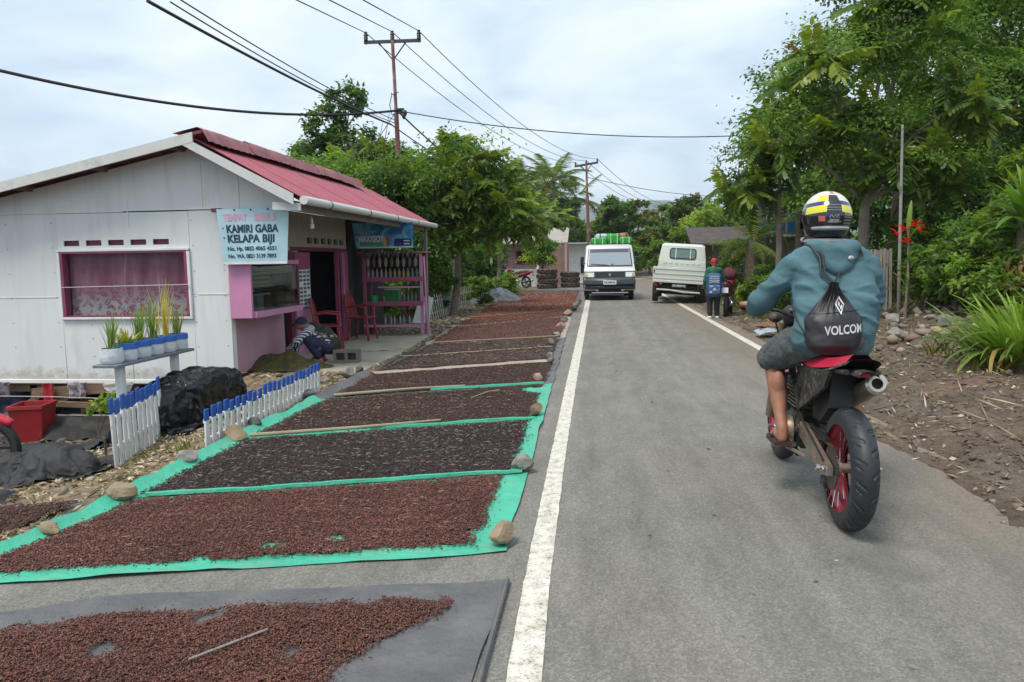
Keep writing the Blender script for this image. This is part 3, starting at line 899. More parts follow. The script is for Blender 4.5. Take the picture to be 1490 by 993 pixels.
def bprint(name, txt, x, z, h, w, m, bold=.02):
    mb = MB(); add_text(mb, txt, (x, 0, z), (1, 0, 0), (0, 0, 1), h, w, bold)
    mb.v = [(bsl(p[0], p[2]) - off.x, bf(p[0], p[2]) - .004 - off.y, p[2] - off.z) for p in mb.v]
    mb.obj(name, m, bs, smooth=False)
bprint('heading', 'TEMPAT', bx0 + .07, 1.945, .082, .32, pink_ink, .03)
bprint('heading', 'BELI', bx0 + .49, 1.945, .082, .27, pink_ink, .03)
bprint('lettering', '- ', bx0 + .045, 1.835, .07, .02, ink)
bprint('lettering', 'KAMIRI GABA', bx0 + .10, 1.80, .092, .70, ink, .04)
bprint('lettering', '-', bx0 + .045, 1.715, .07, .02, ink)
bprint('lettering', 'KELAPA BIJI', bx0 + .10, 1.68, .092, .65, ink, .04)
bprint('small_lettering', 'No. Hp. 0852 4065 4551', bx0 + .085, 1.58, .048, .69, ink, .035)
bprint('small_lettering', 'No. WA. 0821 3139 7893', bx0 + .085, 1.488, .048, .69, ink, .035)
mb = MB(); mb.grid(20, 2, lambda u, v: (bsl(bx0 + (bx1 - bx0) * u, bz0_ + .03 * v) - off.x, bf(bx0 + (bx1 - bx0) * u, bz0_ + .03 * v) - .004 - off.y, .03 * v)); mb.obj('white_hem', white_ink, bs)
mb = MB()
for u in (.25, .48, .72): mb.ell((bx0 + (bx1 - bx0) * u, bf(bx0 + (bx1 - bx0) * u, 2.07) - .005, 2.075), (.012, .004, .012), 8, 6)
mb.obj('eyelets', black_plastic, bt, W=True)
mb = MB(); mb.beam((-4.74, 9.03, 2.08), (-4.62, 9.03, 2.08), .05, .05); mb.obj('wood_rod', maroon, bt, W=True)
mb = MB(); mb.tube([(bx0 + .01, 9.0, 2.09), (bx0 + .06, 9.0, 1.4)], .008, 6); mb.obj('edge_stick', black_plastic, bt, W=True)

def poster_blue():
    m, N, L, b = _m('banner_photo_blue')
    t = N.new('ShaderNodeTexCoord').outputs['Object']
    n = node(N, L, 'TexNoise', None, Vector=t, Scale=4.0, Detail=5.0, Distortion=1.2).outputs['Fac']
    L.new(ramp(N, L, n, [(0.3, (0.03, 0.12, 0.32)), (0.46, (0.06, 0.30, 0.52)), (0.58, (0.22, 0.52, 0.66)), (0.72, (0.13, 0.40, 0.26))]), b.inputs['Base Color'])
    b.inputs['Roughness'].default_value = 0.4
    return m
cx0, cx1, cz0, cz1, cy = -4.52, -3.36, 1.66, 2.13, 13.78
ct, cs, cf, csl = banner('banner', 'blue printed shop banner hung above the rack of bottles', cx0, cx1, cz0, cz1, cy, poster_blue(), None, slant=(.07, 0))
off = Vector(ct.location)
def cprint(name, txt, x, z, h, w, m, bold=.03):
    mb = MB(); add_text(mb, txt, (x, 0, z), (1, 0, 0), (0, 0, 1), h, w, bold)
    mb.v = [(csl(p[0], p[2]) - off.x, cf(p[0], p[2]) - .004 - off.y, p[2] - off.z) for p in mb.v]
    mb.obj(name, m, cs, smooth=False)
def cpatch(name, x, z, w, h, m):
    mb = MB(); mb.grid(6, 2, lambda u, v: (csl(x + w * u, z + h * v), cf(x + w * u, z + h * v) - .003, z + h * v)); mb.obj(name, m, cs, W=False)
    o = [q for q in cs.children][-1]; o.location = -off
cprint('lettering', 'WAXXEOY', cx0 + .06, cz0 + .12, .11, .52, white_ink, .05)
g_ink = M('green_print', (.10, .36, .10), .5); y_ink = M('yellow_print', (.55, .42, .06), .5); r_ink = M('red_print', (.45, .04, .05), .5); n_ink = M('navy_print', (.012, .03, .13), .5)
cpatch('print_patch', cx0 + .09, cz0 + .05, .45, .07, g_ink)
cpatch('print_patch', cx0 + .57, cz0 + .04, .045, .17, y_ink)
cpatch('print_patch', cx0 + .63, cz0 + .04, .045, .17, r_ink)
cpatch('print_patch', cx0 + .78, cz0 + .04, .34, .13, n_ink)
cpatch('print_patch', cx0 + .06, cz0 + .005, 1.09, .022, white_ink)
for k in range(4):
    cpatch('print_patch', cx0 + .82 + (k % 2) * .15, cz0 + (.12 if k < 2 else .065), .12, .022, white_ink)

# bulb on its cord
t = thing('hanging_bulb', 'white bulb in a lamp holder hanging under the porch roof', 'light bulb', (-3.76, 9.8, 1.86))
mb = MB(); mb.tube([(0, 0, .13), (.01, 0, .2), (-.02, 0, .27), (0, 0, .34)], .006, 6); mb.obj('cord', white_paint, t)
mb = MB(); mb.lathe([(.016, .14), (.02, .13), (.02, .085), (.016, .075)], 12); mb.obj('lamp_holder', white_paint, t)
mb = MB(); mb.lathe([(.0, 0), (.022, .006), (.034, .03), (.03, .055), (.018, .078)], 14); mb.obj('bulb', M('bulb_glass', (.8, .8, .78), .15), t)
# paper poster on the door leaf
t = thing('paper_notice', 'white paper poster with rows of small print on the pink door', 'poster', (-4.54, 11.42, .72))
mb = MB(); mb.box((0, 0, .30), (.003, .46, .58)); sh = mb.obj('sheet', white_ink, t)
mb = MB()
for r in range(9):
    for c in range(3):
        if (r, c) in ((3, 0), (5, 2)): continue
        mb.box((.003, -.15 + c * .15, .55 - r * .062), (.002, .11, .040))
mb.obj('print', M('grey_print', (.09, .11, .12), .6, .5, 30), sh)

# plastic chairs
def chair(lab, loc, rz):
    t = thing('plastic_chair', lab, 'chair', loc, rz, 'red plastic chairs on the terrace')
    mb = MB(); mb.box((0, 0, .41), (.42, .40, .025), b=.01); mb.obj('seat', red_plastic, t)
    for sxx in (-1, 1):
        for sy in (-1, 1):
            mb = MB(); mb.beam((sxx * .17, sy * .15, .40), (sxx * .215, sy * .20, 0), .05, .03, b=.006); mb.obj('leg', red_plastic, t)
        mb = MB(); mb.tube([(sxx * .19, .16, .41), (sxx * .22, .15, .60), (sxx * .22, -.05, .62), (sxx * .21, -.19, .60)], .018, 8); mb.obj('armrest', red_plastic, t)
    mb = MB(); mb.tube([(-.20, -.18, .40), (-.20, -.23, .64), (-.13, -.26, .80), (0, -.27, .84), (.13, -.26, .80), (.20, -.23, .64), (.20, -.18, .40)], .02, 8); mb.obj('back_frame', red_plastic, t)
    for k in range(4):
        x = -.105 + k * .07
        mb = MB(); mb.beam((x, -.18, .41), (x * 1.05, -.265, .81 - .3 * x * x), .035, .012); mb.obj('slat', red_plastic, t)
chair('red plastic armchair beside the crouching person', (-4.22, 11.55, .012), rad(-75))
chair('red plastic armchair between the door and the rack', (-4.22, 13.25, .012), rad(-95))
# hollow block
t = thing('concrete_block', 'grey hollow concrete block on the terrace edge', 'block', (-3.50, 10.25, .012), .1)
mb = MB()
for c, d in (((0, 0, .02), (.36, .16, .04)), ((0, 0, .16), (.36, .16, .04)), ((-.16, 0, .09), (.04, .16, .10)), ((.16, 0, .09), (.04, .16, .10)), ((0, 0, .09), (.04, .16, .10)), ((0, .07, .09), (.30, .01, .10))):
    mb.box(c, d)
mb.obj('block', M('block_concrete', (.17, .15, .12), .9, .2, 12, bump=.4), t, smooth=False)
# olive heap being sorted
def heap(name, lab, cat, c, rx, ry, h, mat, n=40, seed=0, rot=0.0):
    mb = MB()
    def f(u, v):
        a = u * 2 * pi; r = v
        k = 1 + .18 * nz(cos(a) * 1.5 + seed, sin(a) * 1.5, seed)
        x, y = rx * r * k * cos(a), ry * r * k * sin(a)
        z = h * (cos(min(1, r) * pi) * .5 + .5) * (1 + .35 * nz(x * 5 + seed, y * 5)) + .02 * nz(x * 18, y * 18, seed)
        return (x * cos(rot) - y * sin(rot), x * sin(rot) + y * cos(rot), max(z, 0) if r < .98 else -.01)
    mb.grid(n, n // 3, f)
    o = mb.obj(name, mat, loc=c)
    if lab: tag(o, lab, cat)
    return o
heap('moss_heap', 'low heap of olive green leaves before the crouching person', 'heap', (-4.22, 9.80, .012), .80, .36, .20,
     M('olive_heap', (.085, .075, .016), .9, .5, 14, bump=.6, bscale=45, col2=(.035, .03, .012), s2=9))

# rack with bottles
rack = thing('display_rack', 'pink wooden display rack with three shelves of bottles', 'rack', (-3.82, 13.95, 0))
for (x, y) in ((-.55, 0), (.55, 0), (-.55, .38), (.55, .38)):
    mb = MB(); mb.box((x, y, .78), (.055, .045, 1.56), b=.004); mb.obj('post', pink_dark if (y or x < 0) else pink_wall, rack)
for z in (.20, .62, 1.08):
    mb = MB(); mb.box((0, .19, z), (1.05, .36, .03)); mb.obj('shelf', maroon, rack)
    mb = MB(); mb.box((0, -.03, z), (1.16, .016, .085 if z > .3 else .05), b=.003); mb.obj('shelf_lip', pink_dark if z > .3 else pink_wall, rack)
mb = MB(); mb.box((.12, -.02, .93), (.8, .03, .03)); mb.obj('cross_rail', pink_wall, rack)
mb = MB(); mb.box((0, .2, 1.58), (1.3, .55, .03)); mb.obj('top_board', wood_old, rack)
mb = MB(); mb.tube([(.66, -.05, -.02), (.62, -.05, 1.5)], .018, 6); mb.obj('prop_pole', pink_pale, rack)
mb = MB(); mb.beam((.60, -.06, .75), (.70, -.06, .05), .03, .03); mb.obj('brace', pink_wall, rack)
def bottle_mesh(r, h, mat):
    mb = MB(); mb.lathe([(0, 0), (r, 0), (r, h * .62), (r * .42, h * .80), (r * .40, h * .97), (0, h)], 8); return mb.mesh('bottle', mat)
bm = [bottle_mesh(.032, .19, M('clear_bottle', (.16, .17, .165), .15)), bottle_mesh(.032, .19, M('yellow_bottle', (.22, .17, .05), .3)),
      bottle_mesh(.032, .19, M('teal_bottle', (.03, .13, .12), .3)), bottle_mesh(.030, .20, M('smoke_bottle', (.09, .10, .10), .25))]
def place_bottle(me, x, z, lab, grp, y=13.99):
    o = link('bottle', me, loc=(x, y, z)); tag(o, lab, 'bottle', grp)
ORD = ['leftmost', 'second from left', 'third from left', 'fourth from left', 'fifth from left', 'sixth from left']
for i in range(12):
    k = 0 if i < 5 else (1 if i < 10 else 2)
    place_bottle(bm[k], -4.30 + i * .085, 1.096, ['clear bottle on the upper rack shelf, %s of the five', 'yellow bottle on the upper rack shelf, %s of the five', 'teal bottle on the upper rack shelf, %s of the two'][k] % ORD[i - (0, 5, 10)[k]],
                 ['clear bottles on the upper rack shelf', 'yellow bottles on the upper rack shelf', 'teal bottles on the upper rack shelf'][k])
for i in range(5):
    place_bottle(bm[3], -3.62 + i * .075, .636, 'dark glass bottle right of the green crate, ' + ORD[i], 'dark bottles on the middle rack shelf')
for i in range(6):
    place_bottle(bm[0], -4.0 + i * .09 + (0.02 if i % 2 else 0), .216, 'pale bottle on the bottom rack shelf, ' + ORD[i], 'pale bottles on the bottom rack shelf')
for i in range(9):
    o = MB().ell((0, 0, -.10), (.035, .02, .10), 8, 6).tube([(0, 0, 0), (0, 0, .06)], .004, 4).obj('snack_packet', M('packet%d' % (i % 3), ((.25, .25, .24), (.13, .12, .12), (.30, .26, .18))[i % 3], .4), loc=(-4.30 + i * .115, 13.98, 1.50))
    tag(o, ('silvery', 'black', 'tan')[i % 3] + ' packet hanging under the rack top, %s of the three' % ORD[i // 3], 'packet', ('silvery', 'black', 'tan')[i % 3] + ' packets hanging in the rack')
t = thing('green_crate', 'green ribbed plastic crate on the middle shelf of the rack', 'crate', (-3.85, 14.05, .636))
gm = M('green_plastic', (.02, .16, .05), .45)
mb = MB(); mb.box((0, 0, .12), (.27, .2, .24), b=.006); cr = mb.obj('crate_body', gm, t)
for k in range(8):
    mb = MB(); mb.box((-.115 + k * .033, -.104, .11), (.012, .008, .2)); mb.obj('rib', gm, cr)
mb = MB(); mb.box((0, 0, .252), (.29, .22, .02), b=.004); mb.obj('lid', M('pale_lid', (.45, .5, .46), .5), t)
o = MB().lathe([(.05, 0), (.075, .02), (.085, .13), (.08, .135), (.07, .03)], 14).obj('green_basin', M('bright_green', (.02, .30, .07), .4), loc=(-4.22, 14.02, .636))
tag(o, 'small bright green plastic tub at the end of the middle shelf', 'tub')
mb = MB(); mb.box((0, .37, 1.33), (1.1, .015, .5)); mb.obj('gloom_sheet', M('gloom_brown', (.04, .03, .028), .8), rack)  # dark sheet added to stand for the darkness behind the goods
for i in range(12):
    o = MB().ell((0, 0, -.06), (.032, .02, .06), 8, 6).tube([(0, 0, 0), (0, 0, .04)], .004, 4).obj('snack_packet', M('packet_dark%d' % (i % 2), ((.05, .05, .055), (.11, .09, .08))[i % 2], .4), loc=(-4.32 + i * .09, 13.88, 1.60))
    tag(o, ('black', 'brown')[i % 2] + ' sachet hanging along the front of the rack top, ' + ORD[i // 2], 'sachet', 'sachets hanging along the rack top')
# goods glimpsed inside the door
t = thing('hanging_dress', 'dark blue cloth hanging inside the shop doorway', 'cloth', (-5.2, 12.5, .5))
MB().grid(14, 6, lambda u, v: (.04 * sin(u * 14), -.3 + .55 * u, v * .9)).obj('cloth', M('navy_cloth', (.02, .03, .09), .8), t)
# ================================================================== drying mats and cloves
green_tarp = M('green_tarp', (0.055, 0.42, 0.275), 0.45, 0.12, 3, col2=(0.16, 0.34, 0.24), thr=(0.50, 0.78), s2=5, bump=0.5, bscale=11)
grey_tarp = M('grey_tarp', (0.105, 0.104, 0.108), 0.55, 0.18, 3, col2=(0.165, 0.155, 0.145), thr=(0.48, 0.75), s2=3.5, bump=0.6, bscale=9)
pale_tarp = M('pale_sacking', (0.34, 0.29, 0.24), 0.7, 0.15, 4)
clove_m = M('cloves', (1, 1, 1), 0.62, 0.02, 3, attr=True, spec=0.35)
def bed_mat(name, a, b2):
    m, N, L, b = _m(name)
    t = N.new('ShaderNodeTexCoord').outputs['Object']
    v = node(N, L, 'TexVoronoi', None, Vector=node(N, L, 'Mapping', None, Vector=t, Scale=(1, 1.5, 1), Rotation=(0, 0, .6)).outputs[0], Scale=85.0, Randomness=1.0)
    c = ramp(N, L, v.outputs['Color'], [(0.2, a), (0.8, b2)])
    L.new(c, b.inputs['Base Color']); b.inputs['Roughness'].default_value = .75
    bp = node(N, L, 'Bump', None, Height=v.outputs['Distance'], Strength=.9, Distance=.012); bp.invert = True
    L.new(bp.outputs[0], b.inputs['Normal'])
    return m

# mat boundaries: y as function of x between the left (x=-2.85) and right (x=-0.47) edges
def bline(l, r): return lambda x: l + (r - l) * (x + 2.85) / 2.38
B = [bline(2.94, 3.50), bline(4.17, 4.88), bline(5.70, 6.58), bline(7.42, 8.50), bline(9.15, 10.42), bline(10.6, 11.95), bline(12.4, 13.55), bline(15.6, 18.4), bline(18.2, 20.6), bline(25.4, 29.0), bline(30.5, 33.0)]
XL = lambda y: -2.90 - .22 * sstep(4.1, 2.9, y) + (-0.045 * (y - 12) if y > 12 else 0) + .05 * nz(y * 1.3, 5)
XR = lambda y: -0.44 - (0.012 * (y - 3) if y < 18 else .18) + .02 * nz(y * 1.5, 2)

def tarp_sheet(name, lab, f0, f1, mat, lift, xl, xr, nx_=50, ny_=22, wr=1.0, group=None, curl=1.0):
    mb = MB()
    def f(u, v):
        ym = f0(-1.6) + (f1(-1.6) - f0(-1.6)) * v
        x = xl(ym) + (xr(ym) - xl(ym)) * u
        y = f0(x) + (f1(x) - f0(x)) * v
        e = min(u, 1 - u) * 2.4
        z = lift + wr * (.006 * max(0, 1 - 5 * abs(nz(x * 1.3 + y * .4, y * 1.9, 14))) + .006 * abs(nz(x * 3.1, y * 3.1, 1)) + .012 * max(0, nz(x * 1.7, y * 1.7, 7)) + .02 * max(0, .16 - e) * (1 + nz(y * 7, u * 3)))
        if u < .03: z += curl * .05 * (0.03 - u) / .03 * (1 + .5 * nz(y * 4, 9))
        return (x + .015 * nz(x * 2, y * 2.7), y + .02 * nz(x * 2.3, 4, y), z)
    mb.grid(nx_, ny_, f)
    return tag(mb.obj(name, mat), lab, 'tarpaulin', group)

def clove_patch(name, lab, inside, box, dens, pal, size, lift, bed, seed, pile=.018, stalks=0, stalk_col=(.30, .25, .17)):
    """thousands of dried buds lying over a lumpy bed; inside(x, y) -> -1..1 signed margin in metres"""
    r = np.random.default_rng(seed)
    x0, x1, y0, y1 = box
    n = int((x1 - x0) * (y1 - y0) * dens)
    P = np.stack([r.uniform(x0, x1, n), r.uniform(y0, y1, n)], 1)
    mar = np.array([inside(a, b) for a, b in P.tolist()])
    keep = mar > r.uniform(-.055, .01, n) ** 1
    keep &= (mar > 0.0) | (r.uniform(0, 1, n) < .12)
    P, mar = P[keep], mar[keep]; n = len(P)
    ga = r.uniform(0, 2 * pi, n); el = r.normal(0, .35, n)
    L = size * r.uniform(.75, 1.2, n); R = L * r.uniform(.13, .17, n)
    d = np.stack([np.cos(ga) * np.cos(el), np.sin(ga) * np.cos(el), np.sin(el)], 1)
    s = np.stack([-np.sin(ga), np.cos(ga), np.zeros(n)], 1)
    u = np.cross(d, s)
    hz = np.array([.55 + .45 * nz(a * 5, b * 5, seed) for a, b in P.tolist()]) * np.clip(mar * 7, .1, 1) * pile * (1 + .35 * np.sin(P[:, 1] * 38 + 2.5 * np.sin(P[:, 0] * 3.1)) * np.sin(P[:, 0] * 1.7 + P[:, 1] * .9))
    c = np.stack([P[:, 0], P[:, 1], lift + .004 + hz + r.uniform(0, .006, n)], 1)
    e = lambda v, k: v * k[:, None]
    # spindle with a thicker head: tail, 3 waist, 3 shoulder, tip
    vs = [c - e(d, L * .5)]
    for (t, k) in ((.05, .8), (.32, 1.45)):
        for q in range(3):
            a = 2 * pi * q / 3
            vs.append(c + e(d, L * t) + e(s * cos(a) + u * sin(a), R * k))
    vs.append(c + e(d, L * .5))
    V = np.stack(vs, 1).reshape(-1, 3)
    f = [(0, 2, 1), (0, 3, 2), (0, 1, 3), (1, 2, 5), (1, 5, 4), (2, 3, 6), (2, 6, 5), (3, 1, 4), (3, 4, 6), (4, 5, 7), (5, 6, 7), (6, 4, 7)]
    Fc = (np.arange(n)[:, None, None] * 8 + np.array(f)[None]).reshape(-1, 3)
    pal = np.array(pal); w = r.integers(0, len(pal), n)
    blot = np.array([.5 + .5 * nz(a * 2.2, b * 2.2, seed + 5) for a, b in P.tolist()])
    colr = pal[w] * r.uniform(.65, 1.35, (n, 1)) * (.75 + .5 * blot[:, None])
    Cc = np.repeat(colr, 8, 0)
    if stalks:
        k = r.integers(0, n, stalks)
        a = r.uniform(0, 2 * pi, stalks); Ls = r.uniform(.008, .026, stalks)
        dd = np.stack([np.cos(a), np.sin(a), r.normal(0, .1, stalks)], 1); ss = np.stack([-np.sin(a), np.cos(a), 0 * a], 1)
        cc = c[k] + np.array((0, 0, .010))
        q = [cc - e(dd, Ls) + e(ss, Ls * 0 + .0016), cc - e(dd, Ls) - e(ss, Ls * 0 + .0016), cc + e(dd, Ls), cc + np.array((0, 0, .004))]
        V2 = np.stack(q, 1).reshape(-1, 3)
        F2 = (np.arange(stalks)[:, None, None] * 4 + np.array([(0, 1, 3), (1, 2, 3), (2, 0, 3)])[None]).reshape(-1, 3) + len(V)
        C2 = np.repeat(np.array(stalk_col)[None] * r.uniform(.6, 1.3, (stalks, 1)), 4, 0)
        V = np.concatenate([V, V2]); Fc = np.concatenate([Fc, F2]); Cc = np.concatenate([Cc, C2])
    # the bed under the buds
    mx, my = int((x1 - x0) / .03), int((y1 - y0) / .03)
    bv, vid, bf = [], {}, []
    for j in range(my + 1):
        for i in range(mx + 1):
            x, y = x0 + (x1 - x0) * i / mx, y0 + (y1 - y0) * j / my
            m_ = inside(x, y)
            vid[i, j] = (len(bv), m_)
            bv.append((x, y, lift + (.002 + (.4 + .4 * nz(x * 5, y * 5, seed)) * min(1, max(0, m_ * 7)) * pile)))
    for j in range(my):
        for i in range(mx):
            q = [vid[i, j], vid[i + 1, j], vid[i + 1, j + 1], vid[i, j + 1]]
            if min(a[1] for a in q) > .012: bf.append([a[0] for a in q])
    me = np_mesh(name, V, Fc, clove_m, Cc)
    o = link(name, me)
    tag(o, lab, None, None, 'stuff')
    b3 = MB(); b3.v = bv; b3.f = [tuple(q) for q in bf]; b3.m = [0] * len(bf)
    b4 = b3.obj('bud_bed', bed, o); tag(b4, kind='stuff')
    return o

def strip_inside(f0, f1, xl, xr, m0=.05, m1=.05, ml=.1, mr=.1, seed=0, holes=()):
    def g(x, y):
        k = .025 * nz(x * 5, y * 5, seed) + .02 * nz(x * 14, y * 14, seed + 3)
        v = min(y - f0(x) - m0, f1(x) - m1 - y, x - xl(y) - ml, xr(y) - mr - x) + k
        for (hx, hy, hr) in holes:
            v = min(v, sqrt((x - hx) ** 2 + ((y - hy) * 1.5) ** 2) - hr + .03 * nz(x * 11, y * 11, seed + 8))
        return v
    return g
RED_P = [(.165, .065, .050), (.21, .080, .062), (.120, .05, .042), (.17, .088, .060), (.25, .105, .085), (.085, .038, .034)]
BRN_P = [(.075, .042, .033), (.10, .055, .04), (.05, .03, .026), (.13, .075, .05), (.06, .034, .03)]
BLK_P = [(.055, .038, .038), (.075, .046, .042), (.036, .027, .029), (.10, .06, .05)]
bed_red = bed_mat('bud_bed_red', (.07, .029, .023), (.14, .06, .045))
bed_brn = bed_mat('bud_bed_brown', (.035, .022, .018), (.085, .05, .038))
bed_blk = bed_mat('bud_bed_dark', (.02, .016, .017), (.055, .04, .036))
bed_rus = bed_mat('bud_bed_rust', (.13, .045, .026), (.27, .105, .060))
bed_mau = bed_mat('bud_bed_mauve', (.13, .05, .042), (.24, .11, .085))

# nearest grey sheet
g0 = lambda x: 1.15 + 0 * x
g1 = lambda x: 2.73 + (x + 2.44) * (.45 / 2.06) + .09 * sstep(-2.5, -1.9, x) * (1 - sstep(-1.9, -.4, x))
gxr = lambda y: -.385 - .045 * sstep(3.1, 2.2, y)
tarp_sheet('grey_tarpaulin', 'grey tarpaulin under red-brown cloves, nearest the camera', g0, g1, grey_tarp, .005, lambda y: -3.6, gxr, 70, 44, 1.0)
mb = MB(); mb.tube([(-.395 + .012 * nz(i, 3), 3.16 - i * .1, .022) for i in range(14)], .011, 6)
tag(mb.obj('rolled_hem', grey_tarp), 'rolled dark hem along the right edge of the nearest grey tarpaulin', 'hem')
def near_in(x, y):
    k = .05 * nz(x * 4, y * 4, 3) + .03 * nz(x * 11, y * 11, 4)
    r_ = -.60 - .30 * sstep(2.95, 2.35, y)
    v = min(y - 1.2, g1(x) - .17 - .06 * sstep(-1.2, -2.2, x) - y, r_ - x, .75 * (-.62 - x) + .75 * (2.98 - y)) + k
    for (hx, hy, hr) in ((-1.55, 2.72, .05), (-1.8, 2.45, .04), (-1.1, 2.5, .03)):
        v = min(v, sqrt((x - hx) ** 2 + (y - hy) ** 2) - hr + .05 * nz(x * 9, y * 9, 8))
    return v
clove_patch('cloves', 'red-brown dried cloves heaped on the nearest grey tarpaulin', near_in, (-3.0, -.55, 2.05, 3.05), 16500, RED_P[:4] + [(.12, .05, .038)], .0185, .016, bed_red, 11, .022)
tag(MB().tube([(-1.42, 2.36, .050), (-1.24, 2.60, .046)], .0045, 6).obj('bamboo_rake', wood_grey), 'thin grey stick lying across the nearest cloves', 'stick')

# three green sheets
tarp_sheet('green_tarpaulin', 'turquoise green tarpaulin under reddish cloves, nearest of the green ones', B[0], B[1], green_tarp, .006, XL, XR, group='green tarpaulins along the road')
tarp_sheet('green_tarpaulin', 'turquoise green tarpaulin under nearly black cloves', B[1], B[2], green_tarp, .009, XL, XR, group='green tarpaulins along the road')
tarp_sheet('green_tarpaulin', 'turquoise green tarpaulin with dark brown cloves and a bare right corner', B[2], B[3], green_tarp, .006, XL, XR, group='green tarpaulins along the road')
clove_patch('cloves', 'reddish dried cloves on the nearest green tarpaulin', strip_inside(B[0], B[1], XL, XR, .10, .05, .12, .15, 1, ((-1.62, 3.5, .03), (-1.33, 3.62, .025), (-1.9, 3.3, .03), (-.62, 3.73, .04))),
            (-3.15, -.5, 2.85, 4.95), 11500, RED_P, .0185, .014, bed_red, 12, .02, 160, (.26, .18, .13))
clove_patch('cloves', 'nearly black dried cloves with pale stalks on the second green tarpaulin', strip_inside(B[1], B[2], XL, XR, .05, .06, .10, .10, 2),
            (-2.9, -.5, 4.1, 6.65), 7500, BLK_P, .02, .016, bed_blk, 13, .02, 900, (.21, .175, .15))
clove_patch('cloves', 'dark brown dried cloves on the third green tarpaulin', strip_inside(B[2], B[3], XL, XR, .05, .06, .10, .10, 3, ((-.5, 8.0, .30), (-.75, 8.15, .05))),
            (-2.9, -.5, 5.6, 8.55), 5000, BRN_P, .023, .016, bed_brn, 14, .02, 450, (.24, .20, .15))
clove_patch('cloves', 'dark cloves between the bamboo pole and the pale sacking strip', strip_inside(B[3], B[4], XL, XR, .07, .12, .12, .08, 4),
            (-2.9, -.5, 7.4, 10.5), 3300, BRN_P, .026, .016, bed_brn, 15, .02, 200, (.24, .20, .15))
tarp_sheet('dark_tarpaulin', 'dark tarpaulin under brown cloves just before the pale sacking', B[3], B[4], grey_tarp, .006, XL, XR)
# farther strips: sheets, lumpy beds of buds
specs = [(B[4], B[5], bed_brn, 'dark brown cloves just beyond the pale sacking strip'), (B[5], B[6], bed_brn, 'brown cloves level with the red chair'),
         (B[6], B[7], bed_red, 'red-brown cloves level with the display rack'), (B[7], B[8], bed_red, 'rust orange cloves on the far mats by the slatted fence'),
         (B[8], B[9], bed_rus, 'rust orange cloves beside the grey heaped tarpaulin'), (B[9], B[10], bed_mau, 'mauve brown cloves on the farthest mat before the van')]
for i, (f0, f1, bd, lab) in enumerate(specs):
    tarp_sheet('brown_tarpaulin', 'tarpaulin under the ' + lab, f0, f1, pale_tarp if i in (2,) else grey_tarp, .006, lambda y: XL(y) + .07, XR, 30, 10, curl=0)
    ins = strip_inside(f0, f1, XL, XR, .10, .08 if i != 1 else .2, .1, .10, 5 + i)
    mb = MB()
    def bedf(u, v, f0=f0, f1=f1, ins=ins):
        ym = f0(-1.6) + (f1(-1.6) - f0(-1.6)) * v
        x = XL(ym) + (XR(ym) - XL(ym)) * u
        y = f0(x) + (f1(x) - f0(x)) * v
        m_ = ins(x, y)
        return (x, y, .0 if m_ < 0 else .014 + min(.03, m_ * .2) + .012 * nz(x * 6, y * 6) + .008 * nz(x * 15, y * 15))
    mb.grid(70, max(16, int((f1(-1.6) - f0(-1.6)) * 9)), bedf)
    o = mb.obj('cloves', bd); tag(o, lab, kind='stuff')
    pal_ = (BRN_P, BRN_P, RED_P, [(.24, .095, .05), (.30, .12, .065), (.17, .06, .035), (.11, .04, .028)], [(.24, .095, .05), (.30, .12, .065), (.15, .055, .035)], [(.20, .08, .06), (.13, .05, .04), (.27, .12, .09)])[i]
    if i > 1: clove_patch('cloves', 'loose ' + lab, ins, (-4.6, -.45, f0(-2.9) - .3, f1(-.4) + .1), (0, 0, 520, 380, 170, 90)[i], pal_, (0, 0, .036, .045, .065, .08)[i], .030, bd, 200 + i, .03)
clove_patch('cloves', 'loose brown cloves on the mats level with the chairs', strip_inside(B[4], B[6], XL, XR, .1, .15, .15, .1, 6), (-2.9, -.5, 9.2, 13.5), 900, BRN_P, .03, .03, bed_brn, 16, .02, 500, (.32, .26, .2))

def strip(name, lab, cat, p0, p1, w, mat, z=.03, th=.02, wob=.03):
    mb = MB(); p0, p1 = Vector(p0), Vector(p1); n = 24
    d = (p1 - p0); s = Vector((-d.y, d.x, 0)).normalized()
    top = []
    vs = []
    for i in range(n + 1):
        p = p0 + d * i / n
        k = wob * (nz(p.x * 1.7, p.y, 3) + .5 * nz(p.x * 6, 8)); w_ = .6 + .8 * abs(nz(p.x * 3.3, 5)); zz = z + .01 * nz(p.x * 4, 2)
        for (a, b2) in ((-w / 2, 0), (-w / 2 * .8, th), (w / 2 * .8, th), (w / 2, 0)):
            q = p + s * (a * w_ + k); vs.append((q.x, q.y, zz + b2))
    mb.add(vs, [(i * 4 + j, i * 4 + j + 1, i * 4 + j + 5, i * 4 + j + 4) for i in range(n) for j in range(3)])
    return tag(mb.obj(name, mat), lab, cat)
strip('sacking_strip', 'pale sacking strip across the dark cloves, nearer of the two', 'sacking', (-2.80, 9.15, 0), (-.68, 10.35, 0), .26, pale_tarp, .02, .012)
strip('sacking_strip', 'pale sacking strip across the far mats beside the slatted fence', 'sacking', (-3.1, 15.6, 0), (-.80, 18.3, 0), .34, pale_tarp, .02, .014)
strip('tarp_fold', 'rolled green tarpaulin edge between the reddish and the black cloves', 'tarpaulin fold', (-2.74, 4.2, 0), (-.5, 4.86, 0), .045, green_tarp, .022, .018, .02)
strip('tarp_fold', 'rolled green tarpaulin edge beyond the black cloves', 'tarpaulin fold', (-1.9, 6.06, 0), (-.56, 6.54, 0), .05, green_tarp, .022, .018, .03)
strip('tarp_fold', 'rolled green tarpaulin edge along the second bamboo pole', 'tarpaulin fold', (-1.8, 7.95, 0), (-.6, 8.42, 0), .06, green_tarp, .022, .02, .03)
